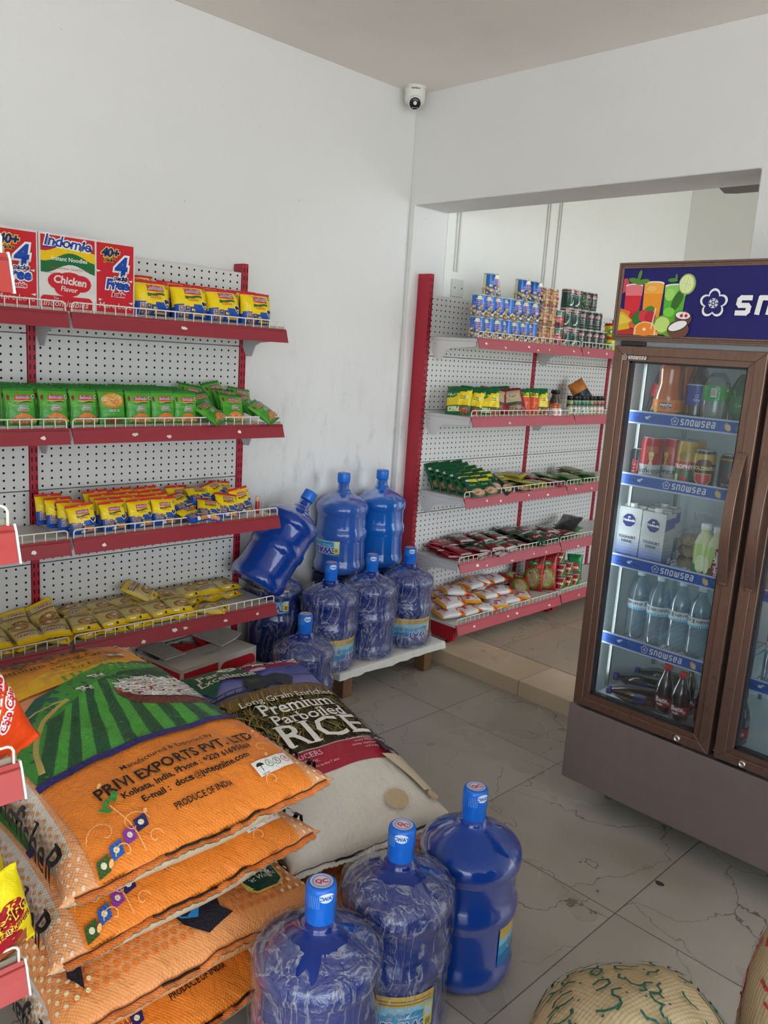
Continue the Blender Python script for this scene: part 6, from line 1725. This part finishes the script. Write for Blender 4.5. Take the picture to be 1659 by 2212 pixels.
# shelves
SHZ = [1.388, 1.186, .913, .640]
def strip_art(a, w):
    B = hx('1f56b4'); a.rect(0, .005, w, .037, B); a.up(); 
    for k in range(6): a.line([(.02+.014*k, .018+.004*(k % 2)), (.034+.014*k, .022-.004*(k % 3))], .003, hx(('123a86', '1c5a4a')[k % 2]))
    a.disc(.062, .022, .007, .005, hx('c8d4e4'), 8); a.disc(.070, .027, .005, .003, hx('b8c8e0'), 8); a.up()
    flower(a, .155, .021, .0125, WS, B); blocky(a, 'snowsea', .174, .0115, .019, WS, .62, .19, .2)
    a.disc(.322, .021, .010, .013, hx('d8b87a'), 12, rot=.5); a.up(); a.disc(.326, .024, .008, .011, B, 12, rot=.5); a.up(); a.disc(.324, .021, .006, .009, hx('e4c488'), 10, rot=.5)
    a.disc(.366, .021, .009, .010, hx('d89060'), 12); a.disc(.352, .020, .007, .009, hx('5f8a5a'), 10); a.disc(.377, .022, .006, .009, hx('e0a070'), 10); a.disc(.405, .021, .011, .007, hx('8a8680'), 12); a.up(); a.disc(.405, .023, .009, .004, hx('e4e2dc'), 10)
for side, (xa, xb) in enumerate(((.044, .462), (.508, .948))):
    for x in (xa+.012, xb-.012):
        for y in (.13, .47): bx('shelf_post', (x-.006, y-.004, .43), (x+.006, y+.004, 1.55), hx('a8a8a6'), M_METAL, .001)
    for z in SHZ:
        if side == 1: z = z
        s_ = MB(); c = hx('dcdcd8')
        zz = z-.034
        s_.tube([(xa+.02, .086, zz), (xa+.02, .54, zz), (xb-.02, .54, zz), (xb-.02, .086, zz)], .003, c, n=6, closed=True)
        s_.tube([(xa+.02, .30, zz-.004), (xb-.02, .30, zz-.004)], .003, c, n=6)
        n = 17
        for k in range(1, n): 
            x = xa+.02+(xb-xa-.04)*k/n; s_.tube([(x, .086, zz+.002), (x, .54, zz+.002)], .0017, c, n=5)
        sh = s_.build('wire_shelf', M_WHITE, fr)
        t = MB(); w = xb-xa-.004; t.box((xa+.002, .078, z-.042), (xb-.002, .082, z), hx('c3cbe2')); a = Art(); strip_art(a, w); a.apply(t, lambda u, v, h: V((xa+.002+u, .078-h, z-.042+v)), 1e9, h0=.0003)
        t.build('shelf_strip', M_PLAST, sh)
# ---- drinks
def lathe_bottle(name, prof, n, colf, art=None, artr=None, artz=0, cap=None, mat=M_PLAST, capmat=M_PLAST, cat='bottle', labmat=M_FILM):
    def make():
        o = thing(name, '', cat)
        q = MB(); q.lathe(prof, n, colf); q.build('bottle_body', mat, o)
        if art:
            q = MB(); a = Art(); art(a); a.apply(q, cyl(artr, artz), .010, h0=.0008); q.build('label', labmat, o)
        if cap:
            q = MB(); q.lathe(cap[0], 18, cap[1]); q.build('bottle_cap', capmat, o)
        return o
    return Kind(make)
def soda(dark, lab, labart, capc, mat):
    prof = [(.028, 0), (.032, .006), (.033, .02), (.031, .045), (.0325, .06), (.0325, .115), (.029, .14), (.022, .165), (.014, .185), (.0115, .195), (.0115, .205)]
    return lathe_bottle('drink_bottle', prof, 24, dark, labart, .0327, .062, ([(.0135, .203), (.0135, .218), (.012, .221)], capc), mat)
M_SODA = mk_clear('dark drink in clear plastic', rgb(60, 30, 26), .82, .08, .05)
def mk_liquid(name, c, al): return mk_clear(name, c, al, .08, .05)
M_COLA = mk_liquid('cola', rgb(38, 20, 18), .9); M_ORANGE = mk_liquid('orange drink', rgb(214, 104, 20), .88); M_GREENB = mk_liquid('green bottle', rgb(40, 120, 70), .6)
M_CLEARB = mk_liquid('clear drink', rgb(190, 205, 200), .3); M_MALT = mk_liquid('malt drink', rgb(34, 16, 14), .93)
def wrapart(c, txt, tc, oc, h=.045, extra=None):
    def f(a):
        a.rect(-.10, 0, .10, h, c); a.up()
        for x in (-.068, 0, .068): cap_text(a, txt, x, h*.34, .042, tc, oc, .08, .04, shear=.1)
        if extra: extra(a)
    return f
def put(k, x, y, z, lab, turn=0, group=None, rot=None): return k.put((FX+x, FY+y, z), rot or (0, 0, facing(FX+x, FY+y)+radians(turn)), lab, group)
ZS = [z-.030 for z in SHZ]
K_ = soda(WHITE, 0, wrapart(hx('b8202c'), 'Cola', WHITE, None, .040), hx('b01c26'), M_COLA)
put(K_, .085, .17, ZS[0]+.012, 'dark cola bottle with red label leaning at the left end of the top fridge shelf', 0, None, (0, radians(10), facing(FX+.1, FY+.15)))
def fantaprof(): return [(.036, 0), (.043, .006), (.044, .02), (.043, .03), (.044, .034), (.044, .074), (.043, .086), (.038, .108), (.035, .122), (.036, .140), (.0375, .165), (.034, .188), (.02, .200)]
FAN = lathe_bottle('drink_bottle', fantaprof(), 28, WHITE, lambda a: (a.rect(-.138, 0, .138, .036, hx('ee8a1e')), a.rect(-.138, 0, .138, .0045, hx('d8a828')), a.up(), a.poly([(-.020, .013), (.016, .012), (.012, .027), (-.022, .026)], hx('24307a')), a.up(), cap_text(a, 'FANTA', -.002, .0155, .036, WHITE, hx('24307a'), .10, .06, shear=.1), a.disc(.001, .008, .010, .004, hx('d8481c'), 8), a.rect(.026, .006, .034, .028, hx('e06a1c')), a.rect(.060, .004, .09, .030, hx('f3a23c'))), .0445, .036, ([(.0145, .199), (.0145, .203), (.013, .204)], hx('e8721c')), M_ORANGE)
put(FAN, .148, .125, ZS[0], 'orange drink bottle with orange label, front one on the top fridge shelf', -6); put(FAN, .172, .225, ZS[0], 'orange drink bottle standing behind the front orange one on the top fridge shelf', 30)
put(soda(WHITE, 0, lambda a: (a.rect(-.10, .0, .10, .060, hx('23379c')), a.rect(-.10, .060, .10, .063, hx('c8ccd8')), a.up(), a.ring(.0, .028, .006, .0015, hx('8a9ad4'), 12), a.text('PEPSI', 0, .012, .009, hx('9aa8dc'), align='c', bold=.04)), hx('1c2c7a'), M_COLA), .228, .15, ZS[0], 'cola bottle with blue label on the top fridge shelf')
put(lathe_bottle('drink_bottle', [(.034, 0), (.039, .006), (.040, .06), (.040, .125), (.032, .145), (.018, .165)], 26, WHITE, lambda a: (a.rect(-.125, 0, .125, .045, hx('2f9a4a')), a.up(), a.rect(-.016, .012, .0, .038, hx('e6e6e2')), [a.rect(-.015+.0022*i, .015, -.0140+.0022*i, .036, hx('222222')) for i in range(7)], a.text('RECYCLE ME', .010, .004, .0062, WHITE, rot=pi/2), a.disc(.034, .034, .005, .005, hx('cfe4d0'), 8)), .0405, .080, None, M_CLEARB), .292, .14, ZS[0], 'clear bottle with a green bar coded label on the top fridge shelf')
put(lathe_bottle('drink_bottle', [(.034, 0), (.039, .006), (.040, .06), (.040, .125), (.032, .145), (.018, .165)], 26, WHITE, lambda a: (a.rect(-.125, 0, .125, .05, hx('2a7a44')), a.up(), cap_text(a, 'Lemon', 0, .018, .05, hx('9ac8a4'))), .0405, .05, None, M_GREENB), .372, .16, ZS[0], 'green bottle next to the door handle on the top fridge shelf')
def can(name, r, h, colf, art):
    def make():
        o = thing(name, '', 'can')
        prof = [(r*.80, 0), (r*.86, .002), (r, .010), (r, h-.014), (r*.86, h-.003), (r*.88, h)]
        q = MB(); q.lathe(prof, 28, lambda a_, b_: hx('b4b4b0') if a_ in (0, 4) else colf); a = Art(); art(a, r, h); a.apply(q, cyl(r), .009); q.build('can_body', M_TIN, o)
        q = MB(); q.lathe([(r*.84, 0), (r*.80, -.002), (r*.2, -.002)], 24, hx('c4c4c0')); q.tube([(.006*cos(t), .006*sin(t)-.004, -.0005) for t in [2*pi*k/10 for k in range(10)]], .0011, hx('c4c4c0'), n=5, closed=True); q.build('can_lid', M_METAL, o, loc=(0, 0, h-.0005))
        return o
    return Kind(make)
GOLD = hx('c8a23c')
put(can('drink_can', .0265, .108, hx('1a1a1e'), lambda a, r, h: (a.text('BULLET', -.004, .008, .026, hx('d83a4a'), rot=pi/2, bold=.05, sx=.72), a.rect(.006, .012, .012, .08, GOLD), a.up(), [a.rect(.006, .02+.012*k, .012, .022+.012*k, hx('4a3a14')) for k in range(5)], a.poly([(.006, .012), (.009, .002), (.012, .012)], hx('d8c890')))), .062, .145, ZS[1], 'black can with red upright letters at the end of the second fridge shelf', 6)
def budart(a, r, h):
    a.rect(-.1, .010, .1, h*.42, hx('c3c5c8')); a.up()
    a.text('Budweiser', 0, h*.24, .026, hx('1a1a22'), align='c', shear=.35, bold=.012); a.line([(-.03, h*.205), (.034, h*.225)], .001, hx('5a5a62'))
    for i in range(3): a.line([(-.022, h*(.16-.035*i)), (.020, h*(.165-.035*i))], .0008, hx('9a9aa0'))
    # a plain gold goblet
    a.poly([(-.006, h*.42), (.006, h*.42), (.005, h*.46), (.003, h*.50), (.007, h*.58), (.009, h*.66), (.005, h*.70), (-.005, h*.70), (-.009, h*.66), (-.007, h*.58), (-.003, h*.50), (-.005, h*.46)], hx('d8b03c')); a.up(); a.disc(0, h*.64, .0075, .0075, hx('e6c65c'), 12); a.disc(-.001, h*.60, .003, .006, hx('a8802c'), 8)
    for i in range(5): a.line([(-.02, h*(.80-.03*i)), (.02, h*(.80-.03*i))], .0012, hx('d8a050'))
BUD = can('drink_can', .0335, .150, hx('b81c2c'), budart)
put(BUD, .112, .13, ZS[1], 'tall red and silver beer can with a gold cup, front one'); put(BUD, .158, .19, ZS[1], 'tall red and silver beer can standing behind and beside the front one', -40)
TRO = can('drink_can', .0335, .150, hx('b8922c'), lambda a, r, h: (a.rect(-.1, .01, .1, h*.42, hx('1d6a3a')), a.up(), a.rect(-.03, h*.40, .03, h*.58, hx('b8202c')), a.up(), a.text('TROPHY', 0, h*.43, .017, WHITE, align='c', bold=.05), a.disc(0, h*.68, .016, .014, hx('9a7420'), 12), a.disc(.006, h*.2, .012, .014, hx('c8342c'), 8), a.rect(-.024, h*.1, -.012, h*.3, hx('d8d4a8'))))
put(TRO, .205, .24, ZS[1], 'gold and green can with a red band at the back of the second shelf'); put(TRO, .222, .155, ZS[1]-.0, 'gold and green can with a red band beside the gold and black can', -20)
put(can('drink_can', .0335, .132, hx('1a1718'), lambda a, r, h: (a.rect(-.1, h*.68, .1, h-.012, hx('b8982c')), a.up(), a.disc(0, h*.70, .024, .012, hx('5a2420'), 14), a.text('GOLDBERG', 0, h*.54, .0155, hx('e0c060'), align='c', bold=.04), a.poly([(-.026, h*.46), (.026, h*.46), (.026, h*.30), (.0, h*.06), (-.026, h*.30)], hx('d8b44c')), a.up(), a.poly([(-.023, h*.44), (.023, h*.44), (.023, h*.31), (.0, h*.10), (-.023, h*.31)], hx('c01c2c')))), .290, .13, ZS[1], 'black and gold beer can with a red shield on the second fridge shelf')
GUI = can('drink_can', .0335, .126, hx('16171a'), lambda a, r, h: (a.rect(-.1, h*.86, .1, h-.012, hx('a8903c')), a.up(), a.text('GUINNESS', 0, h*.24, .0125, hx('c8c4b8'), align='c', bold=.02), a.ring(0, h*.5, .010, .0022, hx('8a7a44'), 12), a.line([(-.006, h*.44), (.006, h*.58)], .0015, hx('8a7a44')), a.line([(-.016, h*.14), (.016, h*.15)], .001, hx('8a7a44'))))
put(GUI, .366, .145, ZS[1], 'black stout can with a harp ring beside the door handle', 10); put(GUI, .372, .235, ZS[1], 'black stout can at the back behind the other stout can', 10)
# yoghurt cartons
def yog():
    o = thing('yoghurt_carton', '', 'carton')
    q = MB(); w, d, h = .083, .064, .178
    for k in range(8):
        z0, z1 = h*k/16, h*(k+1)/16; t = k/7
        q.box((-w/2, -d/2, z0), (w/2, d/2, z1), tuple(u*(1-t)+v*t for u, v in zip(hx('1c55b4'), hx('d9dadb'))))
    q.box((-w/2, -d/2, h/2), (w/2, d/2, h), hx('d9dadb'))
    q.box((-w/2, -.003, h), (w/2, .003, h+.006), hx('cfd2d6'))
    a = Art()
    for k in range(5): a.ring(.004, .125, .036-.006*k, .0009, hx('bcc0c4'), 26, ry=.030-.005*k)
    a.up(); n = 16; a.poly([(.0+(.021+.0015*(i % 2))*cos(2*pi*i/n), .135+(.021+.0015*(i % 2))*sin(2*pi*i/n)) for i in range(n)], hx('25287c')); a.up()
    a.text('Hollandia', 0, .132, .0105, WHITE, align='c', bold=.05, shear=.2); a.disc(0, .146, .005, .0025, WHITE, 8); a.rect(-.004, .141, -.003, .146, WHITE); a.rect(.003, .141, .004, .146, WHITE)
    a.text('YOGHURT', 0, .074, .0125, hx('5a5f6c'), align='c', bold=.03, serif=1); a.text('DRINK', 0, .060, .0125, hx('5a5f6c'), align='c', bold=.03, serif=1); a.text('SWEETENED', 0, .044, .005, hx('a8c0e4'), align='c')
    a.poly([(-.03, .012), (.02, .012), (.022, .018), (-.028, .019)], hx('5a2a6c'))
    a.apply(q, flat((0, -d/2, 0), (1, 0, 0), (0, 0, 1)), 1e9); a2 = Art(); a2.rect(.008, .01, .028, .03, hx('d8e4ec')); a2.poly([(-.03, .12), (.03, .13), (.03, .165), (-.03, .16)], hx('6a74b8')); a2.apply(q, flat((w/2, 0, 0), (0, 1, 0), (0, 0, 1)), 1e9)
    q.build('carton_body', M_CARD, o, bevel=.001)
    q = MB(); q.lathe([(.013, 0), (.013, .012), (.012, .014)], 18, WHITE); q.build('carton_cap', M_PLAST, o, loc=(.004, -.014, h)); return o
YO = Kind(yog)
put(YO, .068, .150, ZS[2]+.006, 'white and blue yoghurt carton at the outer end of the third fridge shelf', -24, 'yoghurt cartons'); put(YO, .163, .140, ZS[2]+.006, 'white and blue yoghurt carton, second from the outer end, its side showing', -28, 'yoghurt cartons')
put(YO, .125, .255, ZS[2]+.006, 'white and blue yoghurt carton standing behind the front two', -28, 'yoghurt cartons')
def nut(): 
    pr = [(.026, 0), (.029, .006), (.029, .03), (.0265, .05), (.029, .075), (.029, .115), (.020, .140), (.014, .148), (.014, .158)]
    return lathe_bottle('drink_bottle', pr, 22, lambda a_, b_: (hx('d9dcae') if a_ > 4 else (hx('3f8a4a') if a_ in (1, 2) else hx('c4d88a'))), lambda a: (a.poly([(-.01, .0), (.03, .0), (.03, .11), (.006, .11)], hx('8c2444')), a.up(), a.text('Nutri-Milk', .018, .008, .022, WHITE, rot=pi/2, bold=.04), a.disc(-.025, .05, .016, .03, hx('e6e8c4'), 10)), .0295, .004, ([(.016, .157), (.016, .176), (.014, .179)], WHITE), M_PLAST)
NU = nut()
put(NU, .325, .13, ZS[2], 'milk drink bottle with white cap on the third shelf beside the clear bag', 40, 'milk drink bottles'); put(NU, .372, .115, ZS[2], 'milk drink bottle with purple label half behind the door frame', -14, 'milk drink bottles')
bg_ = thing('food_bag', 'clear knotted food bag with round pale loaves on the third fridge shelf', 'bag', (FX+.255, FY+.26, ZS[2]))
for k in range(3):
    q = MB(); q.lathe([(.03, .0), (.060, .006), (.066, .018), (.060, .030), (.03, .036)], 22, hx(('b09a74', 'a89470', 'bca682')[k])); q.build('flat_loaf', M_CLOTH, bg_, loc=(0, 0, .002+.036*k))
q = MB(); P = []
for z, r in ((.0, .070), (.03, .080), (.08, .078), (.115, .066), (.14, .035), (.152, .014), (.165, .022), (.185, .030)):
    P.append([((r+.010*noise.noise(V((cos(t)*3, sin(t)*3, z*30))))*sin(t), -(r+.010*noise.noise(V((cos(t)*4, sin(t)*3, z*25))))*cos(t), z) for t in [2*pi*k/40 for k in range(40)]])
q.grid(P, WHITE, cv=True); q.build('plastic_bag', M_WRAP, bg_)
WPROF = [(.030, 0), (.036, .006), (.037, .03), (.0355, .05), (.0365, .06), (.0365, .155), (.032, .180), (.020, .200), (.0135, .212), (.0135, .222)]
def nirv(a):
    a.rect(-.114, 0, .114, .032, hx('e2e8ec')); a.poly([(-.114, 0), (.114, 0), (.114, .008), (.05, .006), (0, .011), (-.05, .006), (-.114, .010)], hx('55b4e0')); a.up()
    for x in (-.076, 0, .076): a.text('NIRVANA', x, .017, .0135, hx('3a4656'), align='c', bold=.02); a.line([(x-.02, .0155), (x, .012), (x+.022, .0155)], .0012, hx('6ab0d8')); a.rect(x+.034, .014, x+.042, .028, hx('8a8f94'))
NI = lathe_bottle('water_bottle', WPROF, 26, WHITE, nirv, .037, .105, ([(.0155, .220), (.0155, .238), (.014, .240)], hx('d4e4ee')), M_PET)
for i, (x, y, tn) in enumerate(((.100, .20, -22), (.178, .19, 4), (.250, .20, 22), (.322, .19, 30), (.392, .19, 10))):
    put(NI, x, y, ZS[3], f'clear small water bottle on the fourth fridge shelf, {ORD[i]} from the outer end', tn, 'small water bottles')
MPROF = [(.024, 0), (.029, .006), (.030, .02), (.030, .085), (.026, .105), (.018, .125), (.0125, .140), (.0125, .150)]
MA = lathe_bottle('malt_bottle', MPROF, 24, WHITE, lambda a: (a.rect(-.09, 0, .09, .034, hx('8a1626')), a.up(), a.rect(.004, .004, .03, .030, hx('b01c34')), a.up(), a.text('Beta', -.004, .017, .022, WHITE, align='c', bold=.04), a.text('malt', -.008, .006, .012, WHITE, align='c', bold=.03), a.disc(.02, .014, .006, .006, hx('d8a0a8'), 8)), .0303, .024, ([(.0145, .148), (.0145, .162), (.0125, .165)], hx('c81c2c')), M_MALT)
for x, y, tn, t in ((.260, .145, -10, 'first from the outer end'), (.325, .120, -6, 'second from the outer end'), (.312, .205, 5, 'behind the first two'), (.395, .15, 10, 'beside the middle door post')):
    put(MA, x, y, .407, 'dark malt bottle with red cap on the fridge floor, ' + t, tn, 'dark malt bottles')
put(MA, .515, .12, .407, 'dark malt bottle with red cap behind the second fridge door', -10)
BL = lathe_bottle('drink_bottle', [(.026, 0), (.030, .006), (.031, .10), (.024, .13), (.013, .155), (.012, .165)], 22, WHITE, lambda a: a.rect(-.06, 0, .06, .04, hx('23307a')), .0315, .05, ([(.014, .164), (.014, .178), (.012, .18)], hx('25379c')), M_COLA)
for x, y, z, rz, t in ((.21, .26, .438, 75, 'upper one of the lying bottles, blue cap outward'), (.245, .16, .438, 64, 'lying bottle in front beside the malt bottles'), (.235, .36, .438, 80, 'lying bottle at the back of the fridge floor')):
    put(BL, x, y, z, 'dark bottle lying on the fridge floor, ' + t, 0, None, (radians(90), 0, radians(-rz)))
PK = lathe_bottle('drink_bottle', [(.028, 0), (.032, .006), (.032, .05), (.029, .07), (.032, .09), (.032, .125), (.016, .155), (.016, .165)], 22, lambda a_, b_: hx('d84a78') if a_ > 3 else hx('e6d2c0'), lambda a: (a.disc(0, .02, .014, .014, hx('e07a3c'), 10), a.disc(.01, .06, .014, .012, hx('c83a6a'), 10), a.disc(-.012, .075, .012, .010, WHITE, 10)), .0325, .01, ([(.017, .164), (.017, .184), (.015, .187)], WHITE), M_PLAST)
put(PK, .560, .13, ZS[2], 'pink fruit drink bottle on the third shelf behind the second door', 0)
put(NI, .585, .15, ZS[3], 'clear small water bottle behind the second fridge door', 10)
put(NI, .575, .27, ZS[3]+.04, 'clear small water bottle lying behind the second fridge door', 0, None, (radians(90), 0, radians(80)))

# ------------------------------------------------------------------ small things of the rooms
cc = thing('security_camera', 'white dome security camera with a dark lens in the ceiling corner', 'camera', (-2.842, 2.905, CEIL), (0, 0, facing(-2.842, 2.905)+.05))
WC = hx('e6e4da')
q = MB(); q.lathe([(.044, -.070), (.046, -.050), (.0475, -.020), (.0475, -.008), (.044, -.006), (.044, -.004), (.049, -.003), (.049, 0)], 40, WC); a = Art(); a.text('HIKVISION', 0, -.020, .0085, hx('5a5a58'), align='c', bold=.05); a.apply(q, cyl(.0475), .008); q.build('camera_base', M_PLAST, cc)
q = MB(); q.lathe([(.030*sin(pi*k/14)+.004, -.030*cos(pi*k/14)) for k in range(1, 14)], 32, WC); q.build('camera_dome', M_PLAST, cc, loc=(0, -.025, -.070))
d_ = V((0, -.86, -.5)); e_ = d_.to_track_quat('Z', 'Y').to_euler()
q = MB(); q.lathe([(.0285, -.004), (.0300, .004), (.0285, .010), (.027, .0105)], 32, WC); q.build('lens_ring', M_PLAST, cc, loc=V((0, -.025, -.070))+d_*.016, rot=e_)
q = MB(); q.lathe([(.0262, .004), (.0262, .0095), (.020, .0125), (.008, .0145)], 32, hx('14171d'))
a = Art(); 
for x in (-.010, -.002, .003, .011): a.disc(x, -.016, .0020 if abs(x) > 5e-3 else .0012, .0022, hx('e8e8e6'), 8)
a.apply(q, flat((0, 0, .0145), (1, 0, 0), (0, 1, 0)), 1e9); q.build('camera_lens', M_TIN, cc, loc=V((0, -.025, -.070))+d_*.018, rot=e_)
for i, (y, w) in enumerate(((3.315, .012), (4.10, .010), (4.215, .010))):
    q = MB(); z0 = (1.95, .3, .3)[i]; q.box((-2.885, y, z0), (-2.874, y+w, 2.95), hx('dad8d0')); q.box((-2.885, y+w+.008, z0), (-2.874, y+2*w+.008, 2.95), hx('dad8d0'))
    o = q.build(f'trim_{i+1}', M_WHITE, None, bevel=.001); struct(o)
jb = thing('junction_box', 'blank white electrical box cover on the wall above the far shelving', 'electrical box', (-2.885, 3.355, 1.87))
q = MB(); q.box((0, -.045, -.045), (.012, .045, .045), hx('d9d7cf')); q.build('box_cover', M_WHITE, jb, bevel=.003)
q = MB()
for y in (-.028, .028): q.lathe([(.004, 0), (.004, .0015)], 10, hx('8a8880'))
jb2 = q
for y in (-.028, .028):
    q = MB(); q.lathe([(.004, 0), (.004, .0015)], 10, hx('6a6862')); q.build('screw', M_METAL, jb, loc=(.012, y, 0), rot=(0, radians(90), 0))
cf = thing('ceiling_fan', 'grey ceiling fan in the next room with one blade showing under the lintel', 'fan', (-1.38, 4.60, 2.50))
q = MB(); q.lathe([(.03, -.05), (.10, -.03), (.11, .0), (.10, .03), (.03, .06), (.012, .07), (.012, .40), (.05, .41), (.05, .45)], 28, hx('8a8680')); q.build('fan_hub', M_PAINT, cf)
for k in range(3):
    q = MB(); q.prism([(.09, -.03), (.22, -.055), (.64, -.065), (.70, -.05), (.70, .05), (.64, .06), (.22, .05), (.09, .03)], -.004, .004, hx('5f5a56')); q.build('fan_blade', M_PAINT, cf, rot=(radians(8), 0, radians(180+4+120*k)))
for i, (x, y, z, c, lab, s_) in enumerate(((-2.19, 3.98, .075, 'c8a028', 'yellow scrap of wrapper on the next room floor near the shelving foot', .020), (-2.10, 3.88, .075, 'd87a1c', 'crumpled orange and brown wrapper on the next room floor', .030))):
    q = MB(); P = []
    for a_ in range(7):
        P.append([((a_-3)*s_*.35, (b_-3)*s_*.3, max(.001, .010+.012*noise.noise(V((a_*1.3, b_*1.7, i*5))))) for b_ in range(7)])
    q.grid(P, lambda u, v: hx(c) if (u+v) % 3 else hx('6a3a1c'), sm=False)
    tag(q.build('wrapper_scrap', M_FILM, None, (x, y, z), (0, 0, i)), lab, 'wrapper')
q = MB(); q.prism([(.014*cos(2*pi*k/9)*(1+.2*sin(k*2.1)), .010*sin(2*pi*k/9)) for k in range(9)], 0, .0015, hx('3a3632'))
tag(q.build('litter_scrap', M_STICK, None, (-.905, 2.205, .0005)), 'small dark round scrap on the floor before the fridge', 'scrap')
